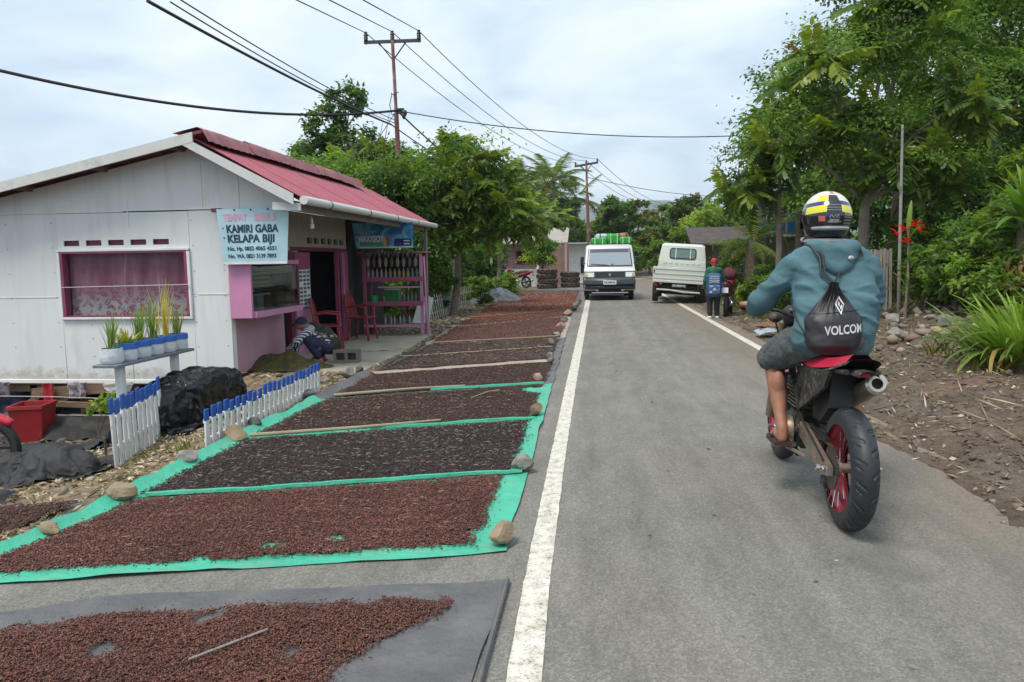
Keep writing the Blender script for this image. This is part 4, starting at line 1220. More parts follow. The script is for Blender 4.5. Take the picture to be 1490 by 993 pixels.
bamboo = M('bamboo', (.33, .26, .175), .5, .2, 4)
mb = MB(); mb.tube([(-2.78, 5.70, .045), (-2.0, 5.98, .05), (-1.35, 6.33, .045)], [.016, .014, .009], 8); tag(mb.obj('bamboo_pole', bamboo), 'peeled bamboo pole lying beyond the black cloves', 'pole')
mb = MB(); mb.tube([(-2.72, 7.50, .045), (-2.0, 7.87, .05), (-1.45, 8.12, .045)], [.016, .014, .009], 8); tag(mb.obj('bamboo_pole', bamboo), 'peeled bamboo pole lying beyond the dark brown cloves', 'pole')
mb = MB(); mb.tube([(-1.25, 7.35, .05), (-1.13, 7.75, .045), (-1.03, 7.85, .045)], .006, 6); tag(mb.obj('twig', bamboo), 'pale bent twig lying on the third green tarpaulin', 'twig')
for (l0, r0, lab) in ((B[5], 0, 'thin pale cord across the brown cloves level with the chairs'), (B[6], 1, 'thin pale cord across the brown cloves level with the rack')):
    mb = MB(); mb.tube([(x, l0(x), .045 + .01 * nz(x * 3, 1)) for x in np.linspace(-2.8, -.7, 12)], .010, 5); tag(mb.obj('cord', bamboo), lab, 'cord')
mb = MB(); mb.tube([(x, B[8](x) - .2, .05) for x in np.linspace(-3.0, -.75, 8)], .02, 6); tag(mb.obj('dark_pole', wood_old), 'dark pole across the rust orange cloves', 'pole')
# side sheet at the left edge
tarp_sheet('grey_tarpaulin', 'small grey tarpaulin of red-brown cloves at the left edge of the yard', lambda x: 3.0 + 0 * x + .55 * (x + 3.9) * .2, lambda x: 4.0 + .28 * (x + 3.9), grey_tarp, .012 - .03, lambda y: -5.2, lambda y: -2.98 - .10 * (4.2 - y), 30, 16, 1.0)
clove_patch('cloves', 'red-brown dried cloves on the small grey tarpaulin at the left edge',
            lambda x, y: min(y - 3.0, 3.90 + .28 * (x + 3.9) - y, -3.07 - .10 * (4.2 - y) - x) + .03 * nz(x * 8, y * 8), (-4.6, -3.0, 3.0, 4.2), 8000, BRN_P[:4] + RED_P[:2], .02, .005, bed_brn, 19, .02)

# stones that pin the mats
def rock_mesh(name, r, seed, mat, flat=.75, cut=True):
    rr = random.Random(seed)
    bmx = bmesh.new(); bmesh.ops.create_icosphere(bmx, subdivisions=3, radius=1.0)
    pl = [(Vector((rr.uniform(-1, 1), rr.uniform(-1, 1), rr.uniform(-.6, 1))).normalized(), rr.uniform(.50, .86)) for _ in range(13)]
    sc_ = Vector((rr.uniform(.85, 1.25), rr.uniform(.8, 1.1), flat))
    for v in bmx.verts:
        p = v.co.copy()
        for n, d in pl:
            k = p.dot(n)
            if k > d: p -= n * (k - d) * .97
        p *= 1 + .07 * nz(p.x * 1.6 + seed, p.y * 1.6, p.z * 1.6) + .05 * nz(p.x * 6, p.y * 5 + seed, p.z * 5)
        v.co = Vector((p.x * sc_.x, p.y * sc_.y, p.z * sc_.z)) * r
    zm = min(v.co.z for v in bmx.verts)
    for v in bmx.verts: v.co.z -= zm + r * .12
    me = bpy.data.meshes.new(name); bmx.to_mesh(me); bmx.free()
    me.materials.append(mat)
    me.polygons.foreach_set('use_smooth', [True] * len(me.polygons)); me.set_sharp_from_angle(angle=rad(20))
    return me
def rockm(name, a, b2): return M(name, a, .85, .3, 14, bump=.5, bscale=60, col2=b2, thr=(.42, .65), s2=9)
rk_tan = rockm('tan_stone', (.33, .25, .16), (.20, .15, .10)); rk_grey = rockm('grey_stone', (.21, .20, .18), (.32, .29, .25))
rk_brn = rockm('brown_stone', (.22, .14, .08), (.13, .085, .055)); rk_pink = rockm('pink_stone', (.42, .26, .22), (.30, .17, .14)); rk_dark = rockm('dark_stone', (.10, .095, .09), (.18, .17, .15))
stones = [(-.47, 3.62, .078, rk_tan, 'large angular tan stone on the near right corner of the green tarpaulin'), (-.50, 4.92, .085, rk_grey, 'flat grey stone at the right end of the black cloves'),
          (-.55, 6.72, .085, rk_brn, 'rounded brown stone at the right end of the second bamboo line'), (-.68, 8.62, .075, rk_pink, 'small pinkish stone at the right end of the third green tarpaulin'),
          (-.63, 10.05, .08, rk_dark, 'dark stone at the right end of the nearer sacking strip'), (-.66, 10.5, .08, rk_grey, 'grey stone just beyond the nearer sacking strip'),
          (-.72, 12.1, .10, rk_dark, 'dark stone on the mat edge between the two sacking strips'), (-.72, 13.6, .09, rk_grey, 'grey stone on the mat edge level with the rack'),
          (-.72, 15.2, .11, rk_pink, 'pinkish stone on the mat edge level with the gutter end'), (-.74, 16.8, .12, rk_dark, 'dark stone just before the farther sacking strip'),
          (-.70, 18.6, .12, rk_tan, 'tan stone at the right end of the farther sacking strip'), (-.62, 20.4, .13, rk_dark, 'dark stone on the edge of the rust orange cloves'),
          (-.60, 21.9, .13, rk_grey, 'grey stone second from the van on the mat edge'), (-.58, 23.4, .13, rk_dark, 'dark stone nearest the van wheel'),
          (-2.84, 4.14, .085, rk_tan, 'tan stone at the left corner between reddish and black cloves'), (-2.90, 4.95, .09, rk_grey, 'grey stone on the left edge of the black cloves'),
          (-2.88, 5.66, .105, rk_tan, 'pale tan stone at the foot of the nearer picket fence end'), (-2.92, 6.1, .08, rk_dark, 'dark grey stone beside the nearer end of the picket fence'),
          (-2.98, 7.48, .075, rk_dark, 'dark stone at the far end of the picket fence'), (-2.86, 3.56, .06, rk_tan, 'small flat tan stone on the left edge of the nearest green tarpaulin'),
          (-3.05, 8.9, .10, rk_grey, 'grey stone at the near corner of the terrace slab'), (-3.0, 9.25, .08, rk_dark, 'small dark stone below the terrace slab corner')]
for i, (x, y, r_, m_, lab) in enumerate(stones):
    o = link('stone', rock_mesh('stone', r_, 40 + i, m_, .72), loc=(x, y, .02), rot=(0, 0, i * 1.3)); tag(o, lab, 'stone', 'stones weighing down the mats')
# ================================================================== yard in front of the house
blue_paint = M('blue_paint', (.02, .095, .40), .5, .15, 8, col2=(.10, .16, .35), thr=(.6, .8), s2=12)
slat_white = M('picket_white', (.68, .70, .68), .6, .1, 6, col2=(.30, .28, .22), thr=(.58, .78), s2=14)

def picket_fence(lab, pts, n, h, w, lean, blue):
    """pts: start and end ground points"""
    p0, p1 = Vector(pts[0]), Vector(pts[1])
    t = thing('picket_fence', lab, 'fence', p0)
    d = (p1 - p0); dirn = d.normalized(); R = Matrix.Rotation(atan2(dirn.y, dirn.x), 3, 'Z')
    rr = random.Random(int(h * 100))
    for i in range(n):
        q = d * (i / (n - 1)) + Vector((0, 0, left_drop(*(p0 + d * (i / (n - 1))).xy) - p0.z if False else 0))
        hh = h * rr.uniform(.95, 1.05)
        l = lean + rr.uniform(-.025, .025)
        Rz_ = R @ Matrix.Rotation(l, 3, 'Y')
        up = Rz_ @ Vector((0, 0, 1))
        mb = MB(); mb.box(q + up * (hh * (1 - blue) / 2 - .05), (w, .014, hh * (1 - blue) + .1), b=.003, rot=Rz_)
        s = mb.obj('slat', slat_white, t)
        mb = MB(); mb.box(q + up * (hh * (1 - blue / 2)), (w + .002, .016, hh * blue), b=.003, rot=Rz_); mb.obj('slat_tip', blue_paint, s)
    for z in (.28, .72):
        mb = MB(); o_ = R @ Vector((0, .018, 0)); mb.beam(o_ + Vector((0, 0, h * z)), d + o_ + Vector((0, 0, h * z)), .018, .028); mb.obj('rail', slat_white, t)
    return t
picket_fence('blue tipped white picket fence leaning by the potted leeks, left of the black tarpaulin', ((-3.96, 5.72, -.25), (-4.33, 7.0, -.27)), 11, .57, .082, -.07, .22)
picket_fence('long low blue tipped white picket fence beside the green tarpaulins', ((-2.99, 5.42, -.03), (-3.05, 7.95, -.03)), 24, .34, .062, .02, .26)

# plank on posts with planted sacks
t = thing('plant_stand', 'grey plank on two white posts carrying planted sacks', 'plant stand', (-4.72, 7.45, -.35))
tone = M('grey_plank', (.16, .19, .23), .7, .15, 5)
mb = MB(); mb.box((0, 0, .80), (.26, 1.42, .03), b=.006); mb.obj('plank', tone, t)
for y in (-.48, .5):
    mb = MB(); mb.box((0, y, .36), (.075, .075, .85), b=.006); mb.obj('post', slat_white, t)
sackm = M('white_sack', (.62, .66, .70), .5, .12, 20, bump=.5, bscale=25); blue_rim = M('blue_sack_rim', (.03, .14, .50), .45, .15, 6); soil = M('potting_soil', (.04, .03, .02), .95)
leekm = leaf_mat('leek_leaf', trans=.25)
def blades(n, h, spread, w, col, seed, droop=.3, nseg=5):
    r = np.random.default_rng(seed); V, Fq, Cc = [], [], []
    for k in range(n):
        a = r.uniform(0, 2 * pi); l = h * r.uniform(.6, 1.1); sp = spread * r.uniform(.1, 1); b = len(V)
        c = np.array(col) * r.uniform(.7, 1.3)
        if r.uniform() < .12: c = np.array((.22, .19, .05)) * r.uniform(.7, 1.2)
        ox, oy = r.normal(0, .02, 2)
        for i in range(nseg + 1):
            t_ = i / nseg
            rad_ = sp * t_ + droop * sp * t_ ** 3
            x, y, z = ox + cos(a) * rad_, oy + sin(a) * rad_, l * (t_ - .25 * droop * t_ ** 3 * (sp / spread))
            ww = w * (1 - t_ ** 2) * .5 + .0005
            V += [(x - sin(a) * ww, y + cos(a) * ww, z), (x + sin(a) * ww, y - cos(a) * ww, z)]; Cc += [c * (.85 + .3 * t_)] * 2
        for i in range(nseg): Fq.append((b + 2 * i, b + 2 * i + 1, b + 2 * i + 3, b + 2 * i + 2))
    return np.array(V), np.array(Fq), np.array(Cc)
kinds = [('white sack without a rim holding tall leeks, nearest on the plank', .38, (.16, .26, .10), 44), ('white sack with a blue rim and a leafy herb, second on the plank', .18, (.14, .20, .05), 44),
         ('blue rimmed white sack packed with tall leeks, third on the plank', .44, (.12, .22, .08), 56), ('blue rimmed white sack with thin leeks, fourth on the plank', .44, (.13, .22, .08), 44),
         ('blue rimmed white sack with a yellowing tall plant, fifth on the plank', .66, (.26, .28, .07), 26), ('blue rimmed white sack at the far end of the plank', .38, (.14, .22, .09), 40)]
for i, (lab, h, colr, n) in enumerate(kinds):
    y = 6.86 + i * .236
    t = thing('planted_sack', lab, 'planter', (-4.72, y, .468), i * .7, 'planted sacks on the plank')
    mb = MB(); mb.lathe([(.0, 0), (.095, 0), (.112, .03), (.108, .09), (.104, .145 if i else .15), (.095, .15)], 16)
    mb.v = [(x * (1 + .06 * nz(x * 20, z * 25, i)), y_ * (1 + .06 * nz(y_ * 20, z * 25, i)), z) for x, y_, z in mb.v]
    mb.obj('sack', sackm, t)
    if i:
        mb = MB(); mb.lathe([(.108, .115), (.114, .12), (.112, .175), (.100, .178), (.097, .155)], 16); mb.obj('rim', blue_rim, t)
    mb = MB(); mb.lathe([(0, .152), (.096, .148)], 12); mb.obj('soil', soil, t)
    V, Fq, Cc = blades(n, h, .13 if i != 1 else .15, .012 if i != 1 else .03, colr, 60 + i)
    V[:, 2] += .14
    o = link('leaves', np_mesh('leaves', V, Fq, leekm, Cc, True), t); tag(o, kind='stuff')

# crumpled black sheets
def crumple(name, lab, cat, fn, nu, nv, mat, amp=.05, seed=0, fold=5.0):
    mb = MB()
    def f(u, v):
        p = Vector(fn(u, v))
        k = abs(nz(p.x * fold + seed, p.y * fold, p.z * fold)) + .6 * abs(nz(p.x * fold * 2.3, p.y * fold * 2.3 + seed, p.z * fold * 2.3)) + .3 * abs(nz(p.x * fold * 5, p.y * fold * 5, p.z * fold * 5 + seed))
        q = Vector((nz(u * 7, v * 7, seed), nz(u * 7, v * 7, seed + 4), 0)) * amp * .6
        return p + q + Vector((0, -.4, .9)) * (k - .25) * amp
    mb.grid(nu, nv, f)
    return tag(mb.obj(name, mat), lab, cat)
tarp_black = M('black_tarpaulin', (.012, .014, .017), .20, .3, 6, spec=.38, bump=.7, bscale=14)
tarp_char = M('charcoal_cloth', (.028, .029, .031), .75, .25, 8)
def heapf(cx, cy, rx, ry, h, rot=0):
    def g(u, v):
        x, y = (u - .5) * 2, (v - .5) * 2
        r = sqrt(x * x + y * y)
        X, Y = rx * x * cos(rot) - ry * y * sin(rot), rx * x * sin(rot) + ry * y * cos(rot)
        return (cx + X, cy + Y, left_drop(cx + X, cy + Y) - .03 + h * max(0, 1 - r * r * .9))
    return g
def settle(name, x0, x1, y0, y1, z, nu, nv, colliders, mat, frames=45, shrink=-.12, rot=0.0, crease=.022):
    """a sheet let fall over temporary shapes (removed afterwards); returns one draped mesh"""
    cols = []
    for m in colliders:
        c = m.obj('heap_shape', black_plastic); c.modifiers.new('c', 'COLLISION')
        c.collision.thickness_outer = .012; c.collision.cloth_friction = 12; cols.append(c)
    cx, cy = (x0 + x1) / 2, (y0 + y1) / 2
    def f(u, v):
        x, y = (u - .5) * (x1 - x0), (v - .5) * (y1 - y0)
        return (cx + x * cos(rot) - y * sin(rot), cy + x * sin(rot) + y * cos(rot), z + .01 * nz(u * 9, v * 9, 2))
    g = MB(); g.grid(nu, nv, f)
    o = g.obj(name, mat)
    k = o.modifiers.new('k', 'CLOTH'); s = k.settings
    s.quality = 6; s.mass = .25; s.tension_stiffness = 12; s.compression_stiffness = 12; s.shear_stiffness = 4; s.bending_stiffness = .08
    s.air_damping = 1.5; s.shrink_min = shrink
    k.collision_settings.distance_min = .008; k.collision_settings.collision_quality = 3; k.collision_settings.use_self_collision = False
    k.point_cache.frame_start, k.point_cache.frame_end = 1, frames
    for fr in range(1, frames + 1): SC.frame_set(fr)
    apply_mods(o)
    SC.frame_set(1)
    for c in cols:
        me = c.data; bpy.data.objects.remove(c); bpy.data.meshes.remove(me)
    o.data.materials.clear(); o.data.materials.append(mat)
    o.data.polygons.foreach_set('use_smooth', [True] * len(o.data.polygons))
    sb = o.modifiers.new('s', 'SUBSURF'); sb.levels = sb.render_levels = 2
    apply_mods(o)
    me = o.data
    for v, n in zip(me.vertices, [Vector(q.vector) for q in me.vertex_normals]):      # sharp creases of crumpled film
        p = v.co; w = Vector((nz(p.x * 4, p.y * 4, p.z * 4), nz(p.x * 4, p.y * 4 + 9, p.z * 4), nz(p.x * 4 + 5, p.y * 4, p.z * 4))) * .12
        q = p + w
        k = 1 - 3.2 * abs(nz(q.x * 5 + 2 * q.z, q.y * 5, q.z * 2.2)); k2 = 1 - 3.2 * abs(nz(q.x * 12, q.y * 12 + q.z * 4, q.z * 7))
        v.co = p + n * crease * (max(-.5, k) + .45 * max(-.5, k2))
    o.data.polygons.foreach_set('use_smooth', [True] * len(o.data.polygons))
    return o
def yard_floor(x0, x1, y0, y1):
    m = MB(); m.grid(30, 30, lambda u, v: (x0 + (x1 - x0) * u, y0 + (y1 - y0) * v, hgt(x0 + (x1 - x0) * u, y0 + (y1 - y0) * v))); return m
hp_ = MB()
for (c, d) in (((-4.50, 7.15, -.12), (.45, .35, .40)), ((-4.45, 7.55, -.08), (.5, .4, .48)), ((-4.48, 8.0, -.05), (.46, .42, .52)), ((-4.45, 8.40, -.06), (.4, .3, .44)), ((-4.55, 7.75, .10), (.2, .5, .22))): hp_.box(c, d, b=.05)
o = settle('black_tarpaulin', -5.3, -3.75, 6.75, 8.75, .42, 62, 76, [yard_floor(-5.9, -3.2, 6.2, 9.2), hp_], tarp_black, 40, -.14, .08)
tag(o, 'glossy black tarpaulin draped over a heap between the two picket fences', 'tarpaulin')
sh_h = MB(); sh_h.ell((-4.35, 5.55, -.26), (.30, .20, .22), 14, 8); sh_h.ell((-4.85, 5.75, -.36), (.25, .2, .18), 14, 8)
o = settle('dark_cloth', -5.15, -3.95, 5.2, 6.0, .02, 52, 38, [yard_floor(-5.8, -3.2, 4.6, 6.6), sh_h], tarp_char, 32, -.22, .3)
tag(o, 'crumpled charcoal cloth lying on the straw in the yard', 'cloth')
crumple('dark_cloth', 'added dark sheet for shaded clutter on the low ground before the red bin', 'plastic sheet', lambda u, v: (-6.9 + 1.9 * u, 6.6 + 1.5 * v, left_drop(-6.9 + 1.9 * u, 7) + .01), 50, 36, tarp_char, .12, 51, 3.4)  # dark sheet added over bare earth in place of clutter in shadow
crumple('dark_cloth', 'small crumpled dark cloth at the left edge beside the red motorbike', 'cloth', heapf(-4.55, 4.95, .30, .20, .10, .2), 30, 24, tarp_char, .06, 15, 6)

# under the house: hanging and stored things
red_cloth = M('red_cloth', (.42, .02, .035), .7, .2, 6); white_cloth = M('white_cloth', (.55, .53, .48), .8, .15, 6); floral = M('floral_cloth', (.34, .32, .33), .8, .5, 16, col2=(.12, .05, .08), thr=(.5, .6), s2=18)
def hang(lab, x, z1, w, h, mat, y=9.12, seed=0):
    t = MB(); t.grid(16, 10, lambda u, v: (x + w * (u - .5) * (1 - .25 * (1 - v)) + .02 * nz(u * 3, v * 3, seed), y + .03 * sin(u * 11 + seed) + .02 * nz(v * 4, u * 4, seed), z1 - h * (1 - v) * (1 - .15 * abs(u - .5))))
    tag(t.obj('hanging_cloth', mat), lab, 'cloth', 'laundry hanging under the house')
hang('bright red cloth hanging from the floor beam under the house', -7.12, -.10, .20, .36, red_cloth, 9.0, 1)
hang('patterned grey cloth hanging beside the red cloth', -6.72, -.08, .30, .22, floral, 9.0, 2)
hang('white cloth hanging under the house near the plant stand', -6.15, -.08, .42, .14, white_cloth, 9.0, 3)
hang('patterned cloth hanging at the far left under the house', -7.75, -.08, .16, .2, floral, 9.0, 4)
for (z, s) in ((-.22, 0), (-.46, .06)):
    mb = MB(); mb.tube([(-8.4, 8.9, z - .02 - s), (-7.0, 8.9, z - .03), (-4.9, 8.4, z + .02 + s)], .005, 5)
    tag(mb.obj('clothes_line', white_cloth), 'upper washing line stretched under the house' if s == 0 else 'lower washing line stretched under the house', 'washing line')
t = thing('red_bin', 'large red plastic bin standing under the house', 'bin', (-6.95, 8.5, -.72), .25)
mb = MB(); mb.lathe([(0, 0), (.22, 0), (.27, .42), (.29, .42), (.29, .46), (.25, .46), (.21, .06), (0, .06)], 4, axis=(0, 0, 1), a0=pi / 4, a1=2 * pi + pi / 4 - 1e-9); mb.v = [(x * (1 + .10 * nz(z * 5, x * 6)), y * (1 + .10 * nz(z * 6, y * 5)), z) for x, y, z in mb.v]; mb.obj('bin_body', M('red_bin_plastic', (.34, .012, .018), .55, .3, 4, col2=(.12, .03, .025), thr=(.5, .7), s2=5), t, smooth=False)
t = thing('storage_drum', 'dark drum standing in the shadow under the house', 'drum', (-6.4, 9.9, -.75))
mb = MB(); mb.lathe([(0, 0), (.27, 0), (.28, .25), (.27, .27), (.28, .5), (.27, .55), (0, .55)], 16); mb.obj('drum_body', M('navy_drum', (.02, .025, .05), .5), t)
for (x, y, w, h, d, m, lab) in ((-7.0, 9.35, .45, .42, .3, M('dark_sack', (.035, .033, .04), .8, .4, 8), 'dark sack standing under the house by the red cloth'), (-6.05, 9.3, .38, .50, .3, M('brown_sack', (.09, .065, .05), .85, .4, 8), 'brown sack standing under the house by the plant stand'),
        (-7.9, 9.4, .5, .5, .3, M('blue_sack', (.03, .04, .08), .8, .4, 8), 'dark blue sack standing at the left under the house'), (-5.5, 9.25, .4, .40, .3, M('grey_sack', (.12, .115, .11), .85, .4, 8), 'grey sack standing under the house behind the black tarpaulin')):
    sb_ = MB(); sb_.limb([(-w * .25, 0, h * .25), (w * .25, 0, h * .25), (w * .2, 0, h * .75), (-w * .2, 0, h * .75)], [h * .28] * 4, 12)
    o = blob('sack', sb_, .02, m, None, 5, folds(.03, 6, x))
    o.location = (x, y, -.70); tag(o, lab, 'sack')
for (x0, z0, x1, z1, lab) in ((-8.0, -.66, -7.3, -.30, 'leaning broken plank under the house, left of the red bin'), (-6.0, -.62, -5.5, -.2, 'leaning plank under the house behind the picket fence'), (-7.0, -.35, -5.9, -.40, 'level rail of scrap wood under the house')):
    tag(MB().beam((x0, 8.95, z0), (x1, 9.0, z1), .05, .07).obj('scrap_plank', wood_old), lab, 'plank')
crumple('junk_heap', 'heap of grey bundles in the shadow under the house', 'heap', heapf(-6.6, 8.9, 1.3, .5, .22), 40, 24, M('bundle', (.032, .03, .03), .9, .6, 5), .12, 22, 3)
t = thing('plank', 'rough plank lying at the left edge of the yard', 'plank', (-4.75, 5.15, -.30), .35)
mb = MB(); mb.box((0, 0, 0), (.9, .10, .04), b=.004); mb.obj('board', wood_old, t)

# red motorbike nose at the left edge
mb_t = thing('parked_motorbike', 'red parked motorbike half out of the picture under the house', 'motorbike', (-6.50, 6.5, -.62), rad(-80))
redp = M('red_bodywork', (.48, .012, .045), .28, .06, 4, coat=.5)
whitep = M('white_bodywork', (.66, .67, .66), .3, .06, 4, coat=.4)
def simple_wheel(par, y, r, w, x=0.0, spokes=0):
    wh = MB().lathe([(r - .055, -w / 2), (r - .015, -w / 2), (r, -w * .25), (r, w * .25), (r - .015, w / 2), (r - .055, w / 2), (r - .07, w * .3), (r - .07, -w * .3), (r - .055, -w / 2)], 28, (x, y, r), (1, 0, 0)).obj('wheel', rubber, par)
    rim = MB().lathe([(r - .07, -w * .3), (r - .06, -w * .35), (r - .09, -w * .2), (r - .09, w * .2), (r - .06, w * .35)], 28, (x, y, r), (1, 0, 0))
    for k in range(5):
        a = 2 * pi * k / 5
        rim.beam((x, y + .03 * cos(a), r + .03 * sin(a)), (x, y + (r - .08) * cos(a), r + (r - .08) * sin(a)), .03, .035, up=(1, 0, 0))
    rim.lathe([(0, -.05), (.045, -.05), (.045, .05), (0, .05)], 12, (x, y, r), (1, 0, 0))
    rim.obj('rim', black_plastic, wh)
    return wh
def underbone(par, body, sidep, seatm):
    """small step-through motorbike: nose +y, origin under the engine"""
    simple_wheel(par, -.60, .29, .09); simple_wheel(par, .62, .29, .08)
    q = MB(); q.prism([(-.06, .30, .40), (-.06, .42, .85), (-.06, .30, .92), (-.06, .16, .50), (-.06, -.15, .44), (-.06, -.15, .34)], (.12, 0, 0)); q.obj('leg_shield', body, par)
    q = MB(); q.box((0, .40, .82), (.26, .10, .30), b=.04); q.obj('front_cowl', body, par)
    q = MB(); q.limb([(0, -.15, .60), (0, -.55, .68), (0, -.95, .80)], [.12, .12, .05], 12); q.obj('tail_cowl', body, par)
    q = MB(); q.limb([(.0, .05, .68), (0, -.30, .74), (0, -.70, .78)], [.09, .11, .09], 12); q.obj('seat', seatm, par)
    q = MB(); q.prism([(-.125, -.2, .55), (-.135, -.75, .66), (-.13, -.80, .74), (-.125, -.3, .66)], (.26, 0, 0)); q.obj('side_cover', sidep, par)
    for s in (-1, 1):
        q = MB(); q.tube([(s * .07, .38, .75), (s * .07, .62, .29)], .022, 8); q.obj('fork', steel, par)
        q = MB(); q.tube([(s * .12, .32, 1.0), (s * .30, .26, 1.02), (s * .36, .20, 1.0)], .014, 8); q.obj('handlebar', black_plastic, par)
        q = MB(); q.tube([(s * .22, .28, 1.02), (s * .26, .30, 1.16)], .006, 6); q.ell((s * .27, .30, 1.2), (.05, .012, .035)); q.obj('mirror', black_plastic, par)
        q = MB(); q.tube([(s * .08, -.20, .38), (s * .08, -.60, .30)], .022, 8); q.obj('swingarm', steel, par)
    q = MB(); q.box((0, -.02, .33), (.20, .36, .20), b=.05); q.obj('engine', steel, par)
    q = MB(); q.limb([(.13, -.25, .26), (.14, -.85, .36)], [.04, .05], 10); q.obj('muffler', chrome, par)
    q = MB(); q.limb([(0, .44, .57), (0, .62, .62), (0, .82, .54)], [.055, .06, .045], 10); q.obj('front_fender', body, par)
    q = MB(); q.box((0, -1.0, .66), (.14, .02, .12)); q.obj('number_plate', white_ink, par)
    q = MB(); q.ell((0, .47, .96), (.10, .05, .06)); q.obj('headlight', chrome, par)
underbone(mb_t, redp, whitep, black_plastic)

# small bush and straw in the yard
straw = M('straw_litter', (1, 1, 1), .85, .02, attr=True)
def litter(name, lab, n, box, zf, pal, L, w, seed, lift=.004, keep=None):
    r = np.random.default_rng(seed); x0, x1, y0, y1 = box
    x = r.uniform(x0, x1, n); y = r.uniform(y0, y1, n)
    if keep:
        k = np.array([keep(a, b) for a, b in zip(x, y)]); x, y = x[k], y[k]; n = len(x)
    a = r.uniform(0, 2 * pi, n); l = L * r.uniform(.4, 1.3, n); ww = w * r.uniform(.5, 1.4, n)
    z = np.array([zf(p, q) for p, q in zip(x, y)]) + lift + r.uniform(0, .02, n)
    d = np.stack([np.cos(a), np.sin(a), r.normal(0, .25, n)], 1); s = np.stack([-np.sin(a), np.cos(a), r.normal(0, .5, n)], 1)
    c = np.stack([x, y, z], 1)
    V = np.stack([c - d * l[:, None] / 2, c + s * ww[:, None] / 2 + np.array((0, 0, .004)), c + d * l[:, None] / 2, c - s * ww[:, None] / 2], 1).reshape(-1, 3)
    Fq = np.arange(n * 4).reshape(-1, 4)
    pal = np.array(pal); Cc = np.repeat(pal[r.integers(0, len(pal), n)] * r.uniform(.6, 1.35, (n, 1)), 4, 0)
    return tag(link(name, np_mesh(name, V, Fq, straw, Cc)), lab, kind='stuff')
STR = [(.40, .31, .19), (.30, .22, .12), (.22, .16, .09), (.50, .42, .29), (.14, .10, .06), (.15, .15, .05)]
litter('straw', 'straw and dry leaf litter over the yard', 13000, (-5.2, -2.95, 3.4, 9.0), hgt, STR, .075, .012, 70, keep=lambda a, b: a < -2.98 - .08 * max(0, nz(a * 3, b * 3)) and rng.uniform() < .35 + .65 * (nz(a * 1.4, b * 1.4, 3) > -.1))
litter('straw', 'leaf litter on the bank beside the far mats', 3500, (-4.6, -2.95, 9.0, 24.0), lambda a, b: max(hgt(a, b), .0), STR, .10, .02, 71, keep=lambda a, b: not (9.3 < b < 14.3 and a < -3.0))
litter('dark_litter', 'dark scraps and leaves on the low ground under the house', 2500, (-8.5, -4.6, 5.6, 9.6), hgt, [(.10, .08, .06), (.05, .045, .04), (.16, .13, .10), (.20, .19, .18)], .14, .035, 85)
# right-hand verge: small stones, dry leaves, sticks
gravelm = M('rubble_stones', (1, 1, 1), .9, .05, attr=True, bump=.3, bscale=50)
def gravel(name, lab, n, box, smin, smax, seed, keep=None, pal=((.20, .16, .125), (.27, .22, .17), (.15, .12, .10), (.24, .21, .18), (.17, .12, .085))):
    r = np.random.default_rng(seed); x0, x1, y0, y1 = box
    bmx = bmesh.new(); bmesh.ops.create_icosphere(bmx, subdivisions=1, radius=1.0)
    iv = np.array([v.co[:] for v in bmx.verts]); fi = np.array([[v.index for v in f.verts] for f in bmx.faces]); bmx.free()
    x = r.uniform(x0, x1, n); y = r.uniform(y0, y1, n)
    if keep:
        k = np.array([keep(a, b) for a, b in zip(x, y)]); x, y = x[k], y[k]; n = len(x)
    s = smin + (smax - smin) * r.power(.35, n)
    z = np.array([hgt(p, q) for p, q in zip(x, y)])
    jit = 1 + r.uniform(-.42, .42, (n, len(iv), 1))
    sc3 = s[:, None, None] * r.uniform(.6, 1.25, (n, 1, 3)) * np.array((1, 1, .7))
    V = iv[None] * jit * sc3 + np.stack([x, y, z + s * .25], 1)[:, None]
    Fq = (np.arange(n)[:, None, None] * len(iv) + fi[None]).reshape(-1, 3)
    pal = np.array(pal); Cc = np.repeat(pal[r.integers(0, len(pal), n)] * r.uniform(.7, 1.3, (n, 1)), len(iv), 0)
    return tag(link(name, np_mesh(name, V.reshape(-1, 3), Fq, gravelm, Cc)), lab, kind='stuff')
on_verge = lambda a, b: a > dirt_edge(b) + .08 + .25 * nz(a * 2, b * 2, 5)
gravel('rubble', 'small stones strewn over the right-hand earth verge', 900, (2.1, 9.0, 6.0, 24.0), .006, .045, 72, on_verge, ((.17, .135, .105), (.23, .19, .15), (.12, .095, .075)))
gravel('rubble', 'clods and crumbs of earth along the asphalt edge', 4500, (1.95, 5.0, 2.6, 12.0), .003, .022, 73, on_verge, ((.15, .105, .07), (.19, .14, .10), (.11, .08, .055)))
gravel('rubble', 'dry clods of churned earth over the verge ruts', 5200, (2.1, 6.0, 3.0, 15.0), .004, .026, 79, on_verge, ((.16, .12, .092), (.20, .155, .12), (.12, .09, .07), (.22, .18, .14)))
gravel('rubble', 'rubble and grit along the left edge of the far mats', 1500, (-3.7, -2.95, 8.6, 25.0), .01, .07, 80, lambda a, b: not (9.2 < b < 14.4 and a < -2.98), ((.30, .26, .20), (.22, .19, .15), (.17, .13, .09)))
gravel('rubble', 'cobble rubble heaped behind the rider', 520, (3.6, 8.4, 11.2, 15.8), .03, .13, 74)
gravel('rubble', 'pebbles along the yard and the slab edge', 900, (-4.6, -2.95, 3.6, 18.0), .006, .05, 75, lambda a, b: not (9.3 < b < 14.4 and a < -3.0), ((.30, .25, .18), (.22, .19, .15), (.36, .31, .25)))
VL = [(.30, .24, .15), (.24, .17, .10), (.40, .34, .24), (.14, .10, .06), (.10, .12, .03)]
litter('dry_leaves', 'dry leaves and straws scattered on the right-hand verge', 11000, (2.1, 9.0, 3.0, 20.0), hgt, VL, .075, .016, 76, keep=on_verge)
